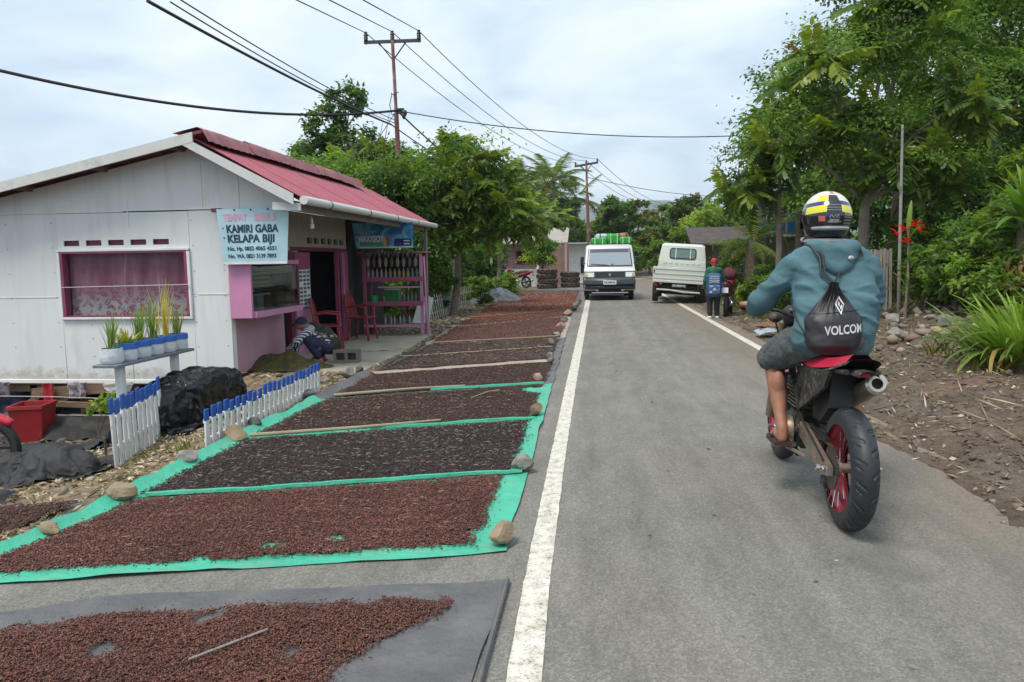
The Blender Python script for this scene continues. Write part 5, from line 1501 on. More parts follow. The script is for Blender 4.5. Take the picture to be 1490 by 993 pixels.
litter('dry_sticks', 'dry sticks and stalks lying on the right-hand verge', 1000, (2.4, 9.0, 4.0, 18.0), hgt, VL[:3], .34, .010, 77, .02, keep=on_verge)
litter('dry_leaves', 'few fallen leaves and crumbs on the asphalt', 160, (-.1, 2.3, 2.5, 14.0), lambda a, b: .002, VL, .03, .012, 78, 0)
for i, (x, y, r_, m_, lab) in enumerate([(4.15, 12.2, .17, rk_brn, 'brown boulder, leftmost of the rubble right of the rider'), (4.75, 12.6, .16, rk_grey, 'grey boulder second from the rider in the rubble'), (5.15, 12.1, .14, rk_tan, 'tan boulder in the middle of the rubble'),
        (5.6, 12.9, .18, rk_grey, 'big grey boulder behind the middle of the rubble'), (6.1, 12.3, .15, rk_brn, 'brown boulder beside the strap-leaf clump'), (4.6, 13.6, .15, rk_tan, 'tan boulder at the back of the rubble'), (5.3, 14.2, .16, rk_grey, 'grey boulder farthest back in the rubble'),
        (5.55, 7.75, .075, rockm('white_stone', (.55, .52, .46), (.4, .37, .32)), 'whitish stone alone on the dirt before the strap-leaf clump')]):
    o = link('stone', rock_mesh('stone', r_, 90 + i, m_, .75), loc=(x, y, hgt(x, y)), rot=(0, 0, i * 1.7)); tag(o, lab, 'stone', 'boulders on the right-hand verge')
# ================================================================== supermoto, rider and bag
BL = Vector((1.285, 3.98, 0)); BY = rad(-.5); BLEAN = rad(1.2)
bike = thing('motorbike', 'dirty black supermoto motorbike with red wheel rims and red seat', 'motorbike', BL, BY, None, 0, BLEAN)
tyre_m = M('tyre_rubber', (.022, .026, .032), .48, .3, 7, bump=.15, bscale=120, col2=(.055, .05, .045), thr=(.55, .8), s2=7)
rim_red = M('red_rim', (.36, .025, .045), .32, .15, 8, coat=.4, col2=(.16, .07, .05), thr=(.55, .78), s2=8)
dirty_metal = M('dirty_alloy', (.34, .27, .21), .45, .25, 9, metal=.55, col2=(.16, .11, .07), thr=(.45, .7), s2=9)
black_frame = M('black_frame', (.02, .02, .019), .45, .35, 10, col2=(.16, .125, .09), thr=(.50, .70), s2=22, bump=.2, bscale=60)
black_side = M('scuffed_black_panel', (.022, .022, .021), .5, .4, 9, col2=(.17, .155, .13), thr=(.52, .66), s2=34, bump=.3, bscale=40)
red_seat = M('red_seat', (.50, .014, .05), .38, .08, 6, coat=.3)
def kid(name, mb, mat, par, **k): return mb.obj(name, mat, par, **k)

def tyre_mesh(R, W, H, groove):
    mb = MB(); n, kk = 200, 26
    def f(u, v):
        a = 2 * pi * u
        s = (v - .5) * 2
        x = W / 2 * sin(s * 1.75) / sin(1.2) if abs(s) < .69 else W / 2 * (1 if s > 0 else -1) * (1 - .18 * (abs(s) - .69) / .31)
        x = max(-W / 2, min(W / 2, W / 2 * sin(max(-pi / 2, min(pi / 2, s * 1.9)))))
        r = R - H * (1 - cos(min(abs(s), 1) * 1.35)) / (1 - cos(1.35))
        if groove and abs(s) < .72:
            ph = a * 17 + (abs(s) * 4.6) + (0 if s > 0 else pi)
            g = (sin(ph) > .90) and .08 < abs(s) < .66
            g2 = (sin(a * 17 + abs(s) * 4.6 + (pi if s > 0 else 0) + 1.0) > .95) and .3 < abs(s) < .6
            if g or g2: r -= .005
        return (x, r * cos(a), R + r * sin(a))
    mb.grid(n * 2 if groove else 60, kk * 2 if groove else 14, f)
    return mb
def wheel(y, R, W, H, rimr, spoke_n, left_sprocket):
    t = MB().lathe([(.032, -.07), (.045, -.062), (.045, -.05), (.026, -.045), (.026, .045), (.045, .05), (.045, .062), (.032, .07)], 18, (0, y, R), (1, 0, 0)).obj('wheel', dirty_metal, bike)
    q = tyre_mesh(R, W, H, left_sprocket); q.v = [(x, yy + y, z) for x, yy, z in q.v]; q.obj('tyre', tyre_m, t, ang=25)
    w2 = W * .40
    MB().lathe([(rimr, -w2), (rimr + .012, -w2 - .006), (rimr + .012, -w2 + .004), (rimr - .004, -w2 * .75), (rimr - .022, -w2 * .35), (rimr - .022, w2 * .35), (rimr - .004, w2 * .75), (rimr + .012, w2 - .004), (rimr + .012, w2 + .006), (rimr, w2)], 48, (0, y, R), (1, 0, 0)).obj('rim', rim_red, t)
    me = MB().tube([(0, 0, .04), (0, 0, rimr - .02)], .0017, 5).mesh('spoke', chrome)
    for k in range(spoke_n):
        a = 2 * pi * k / spoke_n; s = -1 if k % 2 else 1
        o = link('spoke', me, t, loc=(s * .048, y, R), rot=(a + (.22 if k % 4 < 2 else -.22), 0, 0))
        o.rotation_euler = Euler((a, -s * .19, 0), 'ZYX')
    return t
RW = wheel(0, .318, .124, .092, .225, 32, True)
FW = wheel(1.43, .305, .115, .075, .222, 24, False)
q = MB(); q.lathe([(.03, -.004), (.105, -.004), (.105, .004), (.03, .004)], 40, (-.088, 0, .318), (1, 0, 0)); sp = q.obj('sprocket', M('sprocket_steel', (.10, .09, .08), .45, .3, 9, metal=.6), RW)
mt = MB()
for k in range(40):
    a = 2 * pi * k / 40; mt.box((-.088, .109 * cos(a), .318 + .109 * sin(a)), (.007, .010, .010), rot=Matrix.Rotation(a, 3, 'X'))
mt.obj('sprocket_teeth', sp.data.materials[0], RW)
q = MB(); q.lathe([(.06, -.002), (.115, -.002), (.115, .002), (.06, .002)], 30, (.085, 0, .318), (1, 0, 0)); q.obj('brake_disc', steel, RW)
q = MB(); q.tube([(-.16, 0, .318), (.16, 0, .318)], .012, 10); q.lathe([(.02, -.165), (.02, -.15)], 6, (0, 0, .318), (1, 0, 0)); q.obj('axle', steel, bike)
# swingarm, chain, guard
sa = None
for s in (-1, 1):
    q = MB(); q.prism([(s * .115 - .016, -.055, .29), (s * .115 - .016, .02, .275), (s * .10 - .016, .55, .36), (s * .10 - .016, .58, .44), (s * .10 - .016, .50, .45), (s * .115 - .016, .02, .36), (s * .115 - .016, -.055, .345)], (.032, 0, 0))
    kid('swingarm', q, dirty_metal, bike)
q = MB(); q.box((0, .43, .40), (.20, .07, .06), b=.01); kid('swingarm_bridge', q, dirty_metal, bike)
q = MB()
for (a, b2) in (((-.088, 0, .428), (-.082, .62, .43)), ((-.088, 0, .208), (-.082, .62, .36))):
    a, b2 = Vector(a), Vector(b2)
    for k in range(26): q.box(a + (b2 - a) * (k + .5) / 26, (.012, .018, .011))
kid('chain', q, M('chain_steel', (.12, .085, .06), .5, .3, 20, metal=.5), bike)
q = MB(); q.beam((-.088, .08, .444), (-.084, .42, .455), .022, .012); kid('chain_guard', q, black_plastic, bike)
q = MB(); q.tube([(.0, .46, .36), (.0, .56, .78)], .03, 10); 
for k in range(9): q.lathe([(.042, -.004), (.05, 0), (.042, .004)], 12, (0, .475 + .0095 * k, .42 + .035 * k), (0, .1, 1))
kid('rear_shock', q, black_frame, bike)
# small hardware on the left: hose, bolts, chain guide, lever, loose wiring
q = MB(); q.tube([(-.135, -.02, .36), (-.128, .20, .41), (-.125, .45, .47), (-.12, .60, .56), (-.10, .80, .62)], .006, 6); kid('brake_hose', q, black_plastic, bike)
q = MB()
for (y, z) in ((.0, .318), (-.03, .318), (.12, .345), (.40, .40), (.52, .42)): q.lathe([(.012, 0), (.012, .008), (0, .01)], 6, (-.134 + .022 * max(0, y), y, z), (-1, 0, 0))
kid('swingarm_bolt', q, chrome, bike)
q = MB(); q.box((-.088, .10, .215), (.03, .09, .06), b=.01); kid('chain_guide', q, black_plastic, bike)
q = MB(); q.beam((-.115, -.075, .318), (-.115, -.02, .318), .03, .045); kid('chain_adjuster', q, steel, bike)
q = MB(); q.tube([(-.165, .60, .40), (-.19, .70, .37), (-.20, .80, .36)], .008, 6); q.tube([(-.20, .80, .36), (-.24, .80, .36)], .010, 6); kid('gear_lever', q, steel, bike)
q = MB(); q.tube([(-.165, .62, .27), (-.150, .45, .285), (-.145, .28, .30)], .011, 8); kid('side_stand', q, dirty_metal, bike)
for k in range(3):
    q = MB(); q.tube([(-.11 - .006 * k, .62, .78 - .03 * k), (-.135, .50 + .03 * k, .66), (-.125, .56, .50 + .03 * k), (-.10, .70, .42)], .005, 5); kid('wiring', q, black_plastic, bike)
q = MB(); q.tube([(-.10, .86, .86), (-.17, .95, .80), (-.16, .92, .66), (-.12, .82, .56)], .009, 6); kid('coolant_hose', q, rubber, bike)
# frame
for s in (-1, 1):
    q = MB(); q.tube([(s * .03, 1.12, .94), (s * .09, .98, .80), (s * .12, .74, .70), (s * .115, .58, .56), (s * .10, .56, .36), (s * .10, .72, .25)], .021, 8); kid('frame_tube', q, black_frame, bike)
    q = MB(); q.tube([(s * .10, .64, .74), (s * .10, .30, .80), (s * .075, -.12, .835)], .014, 8); kid('seat_rail', q, black_frame, bike)
    q = MB(); q.tube([(s * .10, .56, .52), (s * .095, .28, .70), (s * .085, .12, .80)], .012, 8); kid('subframe_tube', q, black_frame, bike)
    q = MB(); q.tube([(s * .03, 1.12, .88), (s * .07, 1.02, .50), (s * .09, .92, .26), (s * .09, .66, .22)], .017, 8); kid('cradle_tube', q, black_frame, bike)
# engine
q = MB(); q.box((0, .76, .36), (.24, .34, .20), b=.04); q.box((0, .70, .36), (.30, .2, .15), b=.05); en = kid('engine', q, black_frame, bike)
for k in range(8):
    q = MB(); q.box((0, .84 + .006 * k, .49 + k * .022), (.19, .20, .010), b=.002); kid('cooling_fin', q, dirty_metal, en)
q = MB(); q.lathe([(0, -.03), (.085, -.03), (.095, -.01), (.095, .02)], 24, (-.155, .68, .36), (1, 0, 0)); kid('engine_cover', q, dirty_metal, en)
q = MB(); q.box((-.155, .90, .60), (.03, .10, .22), b=.006); rd = kid('radiator', q, black_frame, bike)
for k in range(9):
    qq = MB(); qq.box((-.172, .90, .51 + k * .023), (.006, .085, .006)); kid('radiator_fin', qq, steel, rd)
# bodywork: seat, tail, side panels, fender
q = MB()
def seatf(u, v):
    y = -.08 + 1.0 * u
    w = .075 + .05 * sin(min(1, u * 1.25) * pi) ** .8
    if u > .82: w *= 1 - (u - .82) * 2.0
    zt = .885 + .035 * (1 - u) ** 2 - .045 * sin(u * pi) + .05 * max(0, u - .7)
    a = (v - .5) * 2
    return (w * a * (1.0 if abs(a) < .8 else 1.03), y, zt - (.055 * max(0, abs(a) - .45) ** 1.3 * 2.2))
q.grid(30, 14, seatf); kid('seat', q, red_seat, bike)
q = MB()
q.grid(30, 12, lambda u, v: ((.080 + .045 * sin(min(1, u * 1.2) * pi)) * sin((v - .5) * pi) , -.14 + .88 * u, (.878 + .05 * (1 - u) ** 2 - .045 * sin(u * pi)) - .02 - .10 * (1 - cos((v - .5) * pi)) * (0.28 + .6 * u) ))
kid('tail_cover', q, black_side, bike)
q = MB(); q.grid(20, 10, lambda u, v: (.075 * (1 - .35 * u) * sin((v - .5) * pi), .10 - .32 * u, .825 + .06 * u - .03 * u * u - .03 * (1 - cos((v - .5) * pi)))); kid('rear_fender', q, black_side, bike)
q = MB(); q.prism([(-.118, .66, .76), (-.128, .30, .80), (-.118, .02, .815), (-.118, .10, .72), (-.13, .30, .62), (-.135, .52, .52), (-.13, .62, .56)], (.02, 0, 0)); kid('side_panel', q, black_side, bike)
q = MB(); q.prism([(.118, .66, .76), (.128, .30, .80), (.118, .02, .815), (.118, .10, .72), (.13, .30, .62), (.135, .52, .52), (.13, .62, .56)], (-.02, 0, 0)); kid('side_panel', q, black_side, bike)
q = MB(); q.prism([(-.05, .20, .80), (-.07, .16, .60), (-.07, .30, .50), (-.06, .50, .48), (-.05, .50, .78)], (.12, 0, 0)); kid('inner_fender', q, black_plastic, bike)
q = MB(); q.ell((0, 1.0, .86), (.13, .22, .12), 18, 12); kid('fuel_tank', q, M('dark_tank', (.045, .028, .02), .3, .2, 6, coat=.5), bike)
for s in (-1, 1):
    q = MB(); q.prism([(s * .15, .86, .88), (s * .17, 1.18, .84), (s * .17, 1.16, .66), (s * .16, .98, .60)], (s * .012, 0, 0)); kid('tank_shroud', q, redp, bike)
# exhaust on the right
ex = MB(); p0, p1 = Vector((.135, .72, .50)), Vector((.098, -.02, .760))
ax = (p1 - p0).normalized()
ex.lathe([(.03, 0), (.040, .05), (.050, .15), (.052, .62), (.050, .70), (.046, .765)], 22, p0, ax)
can = kid('muffler', ex, M('worn_titanium', (.40, .33, .25), .38, .22, 10, metal=.75, col2=(.20, .15, .10), thr=(.5, .75), s2=8), bike)
q = MB(); q.lathe([(.046, 0), (.055, .004), (.055, .04), (.042, .052), (.028, .052), (.028, .01)], 24, p1 - ax * .015, ax); kid('end_cap', q, M('end_cap_alloy', (.55, .50, .42), .3, .12, 10, metal=.8), can)
q = MB(); q.lathe([(.0, 0), (.028, 0)], 20, p1 + ax * .006, ax); kid('exhaust_hole', q, dark_in, can)
q = MB(); q.tube([(.09, 1.0, .50), (.12, .95, .38), (.14, .85, .40), (.15, .72, .50)], .022, 10); kid('header_pipe', q, dirty_metal, bike)
# pegs, forks, bars
for s in (-1, 1):
    q = MB(); q.box((s * .19, .60, .295), (.14, .055, .025), b=.005); kid('footpeg', q, steel, bike)
    q = MB(); q.tube([(s * .095, 1.14, .98), (s * .095, 1.30, .60)], .025, 10); q.tube([(s * .095, 1.30, .60), (s * .095, 1.43, .30)], .031, 10); kid('fork_leg', q, dirty_metal, bike)
    q = MB(); q.tube([(s * .05, 1.06, 1.02), (s * .16, 1.03, 1.06), (s * .30, 1.00, 1.09), (s * .40, .95, 1.085)], .011, 8); kid('handlebar', q, black_frame, bike)
    q = MB(); q.tube([(s * .28, 1.005, 1.088), (s * .41, .945, 1.085)], .017, 10); kid('grip', q, rubber, bike)
    q = MB(); q.tube([(s * .26, 1.03, 1.09), (s * .40, 1.03, 1.06)], .006, 6); kid('lever', q, steel, bike)
q = MB(); q.grid(14, 8, lambda u, v: (.075 * sin((v - .5) * 2.6), 1.16 + .62 * u, .655 + .04 * sin(u * 3) - .03 * (1 - cos((v - .5) * 2.6)) - .09 * u * u)); kid('front_fender', q, redp, bike)
q = MB(); q.box((0, 1.13, 1.02), (.20, .09, .14), b=.03); kid('headlight_mask', q, black_plastic, bike)
q = MB(); q.box((0.0, 1.10, 1.12), (.12, .08, .05), b=.012); kid('speedometer', q, black_plastic, bike)
q = MB(); q.ell((-.18, 1.0, 1.02), (.045, .04, .035), 10, 8); q.tube([(-.18, 1.0, 1.0), (-.12, 1.1, .85), (-.10, 1.12, .6)], .006, 6); kid('control_cluster', q, black_frame, bike)
q = MB(); q.tube([(-.20, 1.02, 1.09), (-.24, 1.04, 1.18)], .007, 6); q.ell((-.245, 1.045, 1.20), (.06, .014, .032), 12, 8); kid('mirror', q, black_plastic, bike)
q = MB(); q.box((-.02, -.205, .835), (.06, .02, .025), b=.006); kid('tail_light', q, M('dark_red_lens', (.12, .01, .015), .2), bike)

# ------------------------------------------------------------------ rider (same frame as the bike)
rider = thing('person', 'motorbike rider in teal hoodie, dark shorts and black yellow helmet', 'person', BL, BY, None, 0, BLEAN)
skin = M('skin', (.31, .145, .088), .55, .22, 14, bump=.15, bscale=120, col2=(.24, .10, .06), thr=(.52, .8), s2=11)
teal = M('teal_fleece', (.078, .165, .195), .92, .16, 4, bump=.35, bscale=160, col2=(.060, .132, .160), thr=(.5, .75), s2=9)
denim = M('grey_denim', (.075, .088, .09), .88, .6, 45, col2=(.12, .135, .13), thr=(.5, .7), s2=30, bump=.2, bscale=150)
RXo = .030                                            # rider sits slightly to the right
def P_(x, y, z): return (x + RXo, y, z)
HAND_L, HAND_R = (-.372, .970, 1.085), (.335, .985, 1.085)
ELB_L, ELB_R = (-.335, .735, 1.125), (.285, .70, 1.06)
SH_L, SH_R = P_(-.195, .60, 1.335), P_(.185, .60, 1.335)
b = MB()
b.ell(P_(0, .50, .97), (.15, .11, .12)); b.limb([P_(0, .51, 1.0), P_(0, .57, 1.2), P_(0, .62, 1.36)], [.11, .10, .075])
b.cone(P_(0, .62, 1.38), .065, P_(0, .68, 1.52), .06); b.ell(P_(0, .72, 1.62), (.078, .10, .115))
for sh, el, ha in ((SH_L, ELB_L, HAND_L), (SH_R, ELB_R, HAND_R)):
    s = -1 if ha[0] < 0 else 1
    wr = (ha[0] * .90, ha[1] - .085, ha[2] + .012)
    b.limb([sh, el, wr], [.052, .042, .028], 12)
    b.ell((ha[0], ha[1] - .025, ha[2] + .018), (.042, .05, .022))
    for k in range(4):
        x = ha[0] + s * (-.030 + .020 * k)
        b.limb([(x, ha[1] + .01, ha[2] + .026), (x, ha[1] + .036, ha[2] + .012), (x, ha[1] + .032, ha[2] - .02), (x, ha[1] + .008, ha[2] - .028)], [.011, .0105, .0095, .008], 8)
    b.limb([(ha[0] - s * .035, ha[1] - .045, ha[2] + .008), (ha[0] - s * .045, ha[1] - .012, ha[2] - .014), (ha[0] - s * .035, ha[1] + .008, ha[2] - .024)], [.013, .011, .009], 8)
KN = {-1: (-.235, .80, .785), 1: (.235, .82, .80)}
FT = {-1: (-.215, .60, .325), 1: (.21, .60, .325)}
for s in (-1, 1):
    kn, an = KN[s], (FT[s][0], FT[s][1] - .055, FT[s][2] + .075)
    b.limb([P_(s * .095, .52, .95), kn], [.095, .062], 14)
    mid = (kn[0] * .55 + an[0] * .45 - s * .0, kn[1] * .55 + an[1] * .45 - .018, kn[2] * .55 + an[2] * .45)
    b.limb([kn, tuple(Vector(kn) * .8 + Vector(an) * .2), mid, tuple(Vector(kn) * .2 + Vector(an) * .8), an], [.056, .050, .053, .036, .033], 14); b.ell((mid[0], mid[1] - .022, mid[2] + .03), (.042, .040, .085))
    b.limb([an, (FT[s][0], FT[s][1] - .07, FT[s][2] + .03)], [.034, .032], 10)
    b.limb([(FT[s][0], FT[s][1] - .07, FT[s][2] + .02), (FT[s][0] - s * .0, FT[s][1] + .06, FT[s][2] + .022)], [.032, .034], 10)
    for k in range(5):
        x = FT[s][0] + s * (-.034 + .016 * k)
        b.limb([(x, FT[s][1] + .08, FT[s][2] + .012), (x, FT[s][1] + .135 - .008 * k, FT[s][2] + .004)], [.011, .009 + (.003 if k == 0 else 0)], 6)
body = blob('body', b, .0075, skin, rider, 4)
# hoodie: a loose flat back, dropped shoulders, gathered hem
b = MB()
for (y, z, w, r_) in ((.475, .945, .085, .120), (.47, 1.00, .095, .130), (.49, 1.10, .095, .128), (.535, 1.20, .105, .120), (.575, 1.29, .115, .108), (.60, 1.355, .105, .092)):
    b.limb([P_(-w, y, z), P_(w, y, z)], [r_, r_], 18)
for (z0, z1, y0, y1) in ((.95, 1.10, .475, .49), (1.05, 1.22, .48, .54), (1.18, 1.36, .53, .60)):
    for s in (-1, -.33, .33, 1): b.limb([P_(s * .10, y0, z0), P_(s * .108, y1, z1)], [.122, .10], 16)
b.limb([P_(-.15, .60, 1.375), P_(0, .60, 1.41), P_(.15, .60, 1.375)], [.068, .08, .068], 16)
for sh, el, ha in ((SH_L, ELB_L, HAND_L), (SH_R, ELB_R, HAND_R)):
    s = -1 if ha[0] < 0 else 1
    wr = (ha[0] * .885, ha[1] - .105, ha[2] + .012)
    me_ = tuple((Vector(sh) * .5 + Vector(el) * .5) + Vector((s * .010, 0, -.006)))
    b.limb([P_(s * .13, .60, 1.36), P_(s * .19, .605, 1.335), me_, el, wr], [.075, .076, .069, .061, .045], 18)
    b.limb([el, tuple(Vector(el) * .5 + Vector(wr) * .5 + Vector((0, 0, -.010))), wr], [.060, .055, .044], 16)
def cloth(amp, seed):
    def f(v, n):
        # long drag folds across the back and rings along the sleeves
        a = nz(v.x * 2.2 + v.z * 1.6 + seed, v.y * 2.0, v.z * 4.2 - v.x * 2.0)
        c = 1 - 3.0 * abs(nz(v.x * 3.4 + v.z * 3 + seed, v.y * 3.8, v.z * 8.5 + v.x * 3))
        d = 1 - 3.2 * abs(nz(v.x * 7 - v.z * 4, v.y * 7 + seed, v.z * 13))
        c += .45 * max(0, d)
        return v + n * amp * (.7 * a + .55 * max(0, c))
    return f
hood = blob('hoodie', b, .009, teal, rider, 10, cloth(.027, 2))
b = MB()
b.limb([P_(-.110, .615, 1.465), P_(-.085, .53, 1.455), P_(-.03, .495, 1.435), P_(.03, .495, 1.435), P_(.085, .53, 1.455), P_(.110, .615, 1.465)], [.040, .048, .052, .052, .048, .040], 14)
b.limb([P_(-.085, .535, 1.42), P_(-.035, .490, 1.36), P_(.0, .478, 1.335), P_(.035, .490, 1.36), P_(.085, .535, 1.42)], [.045, .05, .045, .05, .045], 14)
b.limb([P_(-.04, .50, 1.40), P_(.04, .50, 1.40)], [.055, .055], 14)
blob('hood', b, .009, teal, hood, 10, cloth(.010, 6))
mb = MB(); mb.ell(P_(.062, .445, 1.40), (.020, .004, .012), 12, 8, rot=Matrix.Rotation(.35, 3, 'Z')); logo = mb.obj('hood_badge', M('badge_print', (.42, .46, .52), .6, .9, 120), hood)
b = MB()
for s in (-1, 1):
    kn = Vector(KN[s])
    b.limb([P_(s * .09, .50, .945), tuple(Vector(P_(s * .09, .50, .945)) * .45 + kn * .55 + Vector((0, 0, .005))), tuple(kn + Vector((0, -.03, .008)))], [.125, .112, .092], 16)
b.ell(P_(0, .47, .94), (.19, .15, .10))
blob('shorts', b, .011, denim, rider, 5, folds(.007, 9, 4))
for s in (-1, 1):
    q = MB(); q.prism([(FT[s][0] - .048, FT[s][1] - .10, FT[s][2] - .022), (FT[s][0] + .048, FT[s][1] - .10, FT[s][2] - .022), (FT[s][0] + .055, FT[s][1] + .10, FT[s][2] - .022), (FT[s][0] + .03, FT[s][1] + .155, FT[s][2] - .022), (FT[s][0] - .03, FT[s][1] + .155, FT[s][2] - .022), (FT[s][0] - .055, FT[s][1] + .10, FT[s][2] - .022)], (0, 0, .022)); sl = q.obj('sandal', M('sandal', (.05, .025, .02), .6), rider)
    q = MB(); q.tube([(FT[s][0] - .046, FT[s][1] + .0, FT[s][2] + .01), (FT[s][0], FT[s][1] + .085, FT[s][2] + .058 - .012), (FT[s][0] + .046, FT[s][1] + .0, FT[s][2] + .01)], .008, 6); q.obj('sandal_strap', black_plastic, sl)
# helmet: shell painted by zones
hc = Vector(P_(-0.005, .715, 1.640))
pal = {'black': M('helmet_black', (.012, .013, .016), .16, .2, 9, coat=.8), 'white': M('helmet_white', (.66, .64, .50), .18, .1, 6, coat=.8), 'yel': M('helmet_yellow', (.70, .66, .02), .2, .06, 6, coat=.6),
       'red': M('helmet_red', (.50, .12, .11), .22, .1, 6, coat=.6), 'blue': M('helmet_blue', (.02, .03, .22), .2, .1, 6, coat=.6), 'grey': M('helmet_grey', (.20, .20, .21), .3, .2, 12, coat=.4), 'silver': M('helmet_silver', (.25, .27, .27), .25, .1, 9, coat=.4)}
order = ['black', 'white', 'yel', 'red', 'blue', 'grey', 'silver']
def zone(x, z):        # x: -1..1 across the back, z: height -1..1
    ax_ = abs(x)
    if z > .80: return 'red' if -.18 < x < .22 and z > .84 else 'white'
    arch = .10 * (1 - x * x)
    if z > .58 + arch - .10: return 'yel' if (-.72 < x < -.30 and z < .74 + arch * .5) else ('black' if ax_ < .27 else 'white')
    if z > .32 + arch: return 'blue' if .30 < ax_ < .9 else 'black'
    if z > .04 + arch * 1.1: return 'yel' if .30 < ax_ < .96 else ('grey' if (z * 20) % 2 < .5 else 'black')
    if -.30 < z < .04 + arch:
        if -.58 < x < -.36 and -.17 < z < -.01: return 'red'
        if -.34 < x < -.18 and -.06 < z < .03: return 'blue'
        if .42 < x < .80 and (z * 26) % 2 < 1.1: return 'grey'
        if -.2 < x < .2 and -.20 < z < -.10: return 'silver'
    return 'black'
hm = MB(); nu, nv = 260, 170
for j in range(nv + 1):
    th = pi * (.0 + .74 * j / nv)
    for i in range(nu):
        ph = 2 * pi * i / nu
        x, y, z = sin(th) * cos(ph), sin(th) * sin(ph), cos(th)
        k = 1 + .04 * max(0, -y) * max(0, .3 - abs(z - .0))
        rx_ = .138 * (1 - .10 * max(0, -z)); 
        zz = z * .150 if z > 0 else z * .200
        hm.v.append((hc.x + rx_ * x * k, hc.y + .160 * y * k + .0, hc.z + zz))
for j in range(nv):
    for i in range(nu):
        i2 = (i + 1) % nu
        th = pi * .74 * (j + .5) / nv; ph = 2 * pi * (i + .5) / nu
        zx, zz = sin(th) * cos(ph) / max(.35, sin(th)), cos(th)
        back = sin(ph) < .25
        hm.f.append((j * nu + i, (j + 1) * nu + i, (j + 1) * nu + i2, j * nu + i2)); hm.m.append(order.index(zone(zx, zz) if back else ('white' if zz > .75 else 'black')))
shell = hm.obj('helmet', [pal[k] for k in order], rider, ang=60)
q = MB(); q.tube([(hc.x + .122 * cos(a) * 1.02, hc.y + .142 * sin(a), hc.z - .135 - .012 * (1 if sin(a) < 0 else 0)) for a in np.linspace(0, 2 * pi, 33)], .016, 8); q.obj('rim_trim', pal['grey'], shell)
q = MB(); q.limb([(hc.x - .10, hc.y - .02, hc.z - .15), (hc.x - .05, hc.y - .085, hc.z - .165), (hc.x + .05, hc.y - .085, hc.z - .165), (hc.x + .10, hc.y - .02, hc.z - .15)], [.04, .042, .042, .04], 12); q.obj('neck_roll', M('neck_pad', (.012, .012, .013), .9), shell)
q = MB(); q.ell((hc.x, hc.y + .02, hc.z - .14), (.11, .11, .06)); q.obj('liner', q and dark_in, shell)
q = MB(); q.tube([(hc.x + .105 * cos(a), hc.y - .03 + .128 * sin(a), hc.z - .072) for a in np.linspace(pi * 1.12, pi * 1.88, 15)], .012, 8); q.obj('spoiler', pal['silver'], shell)
q = MB(); q.grid(16, 8, lambda u, v: (hc.x + .142 * cos(pi * (.1 + .8 * u)), hc.y + .166 * sin(pi * (.1 + .8 * u)), hc.z - .07 + .12 * v)); q.obj('visor', M('visor', (.01, .01, .012), .08, coat=1), shell)
def hprint(txt, zc, h, w, m):
    q = MB(); add_text(q, txt, (hc.x - w / 2, 0, zc), (1, 0, 0), (0, 0, 1), h, w, .02)
    def wrapp(p):
        x = (p[0] - hc.x); z = p[2] - hc.z
        rr = sqrt(max(.01, 1 - (x / .138) ** 2 - (z / (.15 if z > 0 else .2)) ** 2))
        return (p[0], hc.y - .1655 * rr, p[2])
    q.v = [wrapp(p) for p in q.v]; q.obj('lettering', m, shell, smooth=False)
hprint('/\\/Z', hc.z - .012, .016, .06, pal['silver'])
hprint('- - -', hc.z - .044, .030, .075, pal['silver'])

# drawstring bag on the rider's back
bag = thing('drawstring_bag', 'black drawstring bag lettered VOLCOM on the rider\'s back', 'bag', BL, BY, None, 0, BLEAN)
bagm = M('black_nylon', (.017, .017, .022), .48, .2, 8, bump=.1, bscale=160)
bc = Vector(P_(-.045, .325, 1.06))
def bag_wd(v):
    t = sstep(.42, 1.0, v); w = (.128 + .024 * sin(min(v, .5) / .5 * pi * .62)) * (1 - t) + .022 * t
    w *= (.80 + .20 * sstep(0, .10, v)); dth = (.070 + .012 * sin(min(1, v * 1.6) * pi)) * (1 - t) + .020 * t
    return w, dth * (.45 + .55 * sstep(-.02, .14, v))
def bag_pt(a, v):
    w, dth = bag_wd(v)
    ple = .0085 * sin(a * 24 + 2 * nz(v * 3, a)) * sstep(.50, .80, v) * (1 - .35 * sstep(.9, 1, v))
    k = 1 + .07 * nz(cos(a) * 1.5, sin(a) * 1.5, v * 5) + .03 * nz(cos(a) * 4, sin(a) * 4, v * 11)
    return (bc.x + cos(a) * (w * k + .4 * ple) + .012 * (v - .5), bc.y + .10 * (v - .3) + sin(a) * (dth * k + ple), bc.z - .185 + .39 * v)
def bagf(u, v): return bag_pt(2 * pi * u, v)
q = MB(); q.grid(150, 60, bagf); q.obj('bag_body', bagm, bag, ang=70)
def bag_front(x, z):   # y of the outer face at local x, height z
    v = max(.02, min(.98, (z - bc.z + .185) / .39))
    w, _ = bag_wd(v)
    c = max(-.985, min(.985, (x - bc.x - .012 * (v - .5)) / w))
    return bag_pt(-math.acos(c), v)[1]
q = MB(); add_text(q, 'VOLCOM', (0, 0, 0), (1, 0, 0), (0, 0, 1), .046, .205, .022)
def on_bag(p, x0, z0, sh):
    x = x0 + p[0]; z = z0 + p[2] + sh * p[0]
    lim = bc.x + .130
    if x > lim: x = lim + (x - lim) * .12
    return (x, bag_front(x, z) - .0045, z)
q.v = [on_bag(p, bc.x - .070, bc.z - .078, .10) for p in q.v]; q.obj('lettering', M('bag_print', (.50, .50, .52), .5), bag, smooth=False)
dm = MB()      # faceted stone emblem: outlined lozenge with inner facets
S = .050
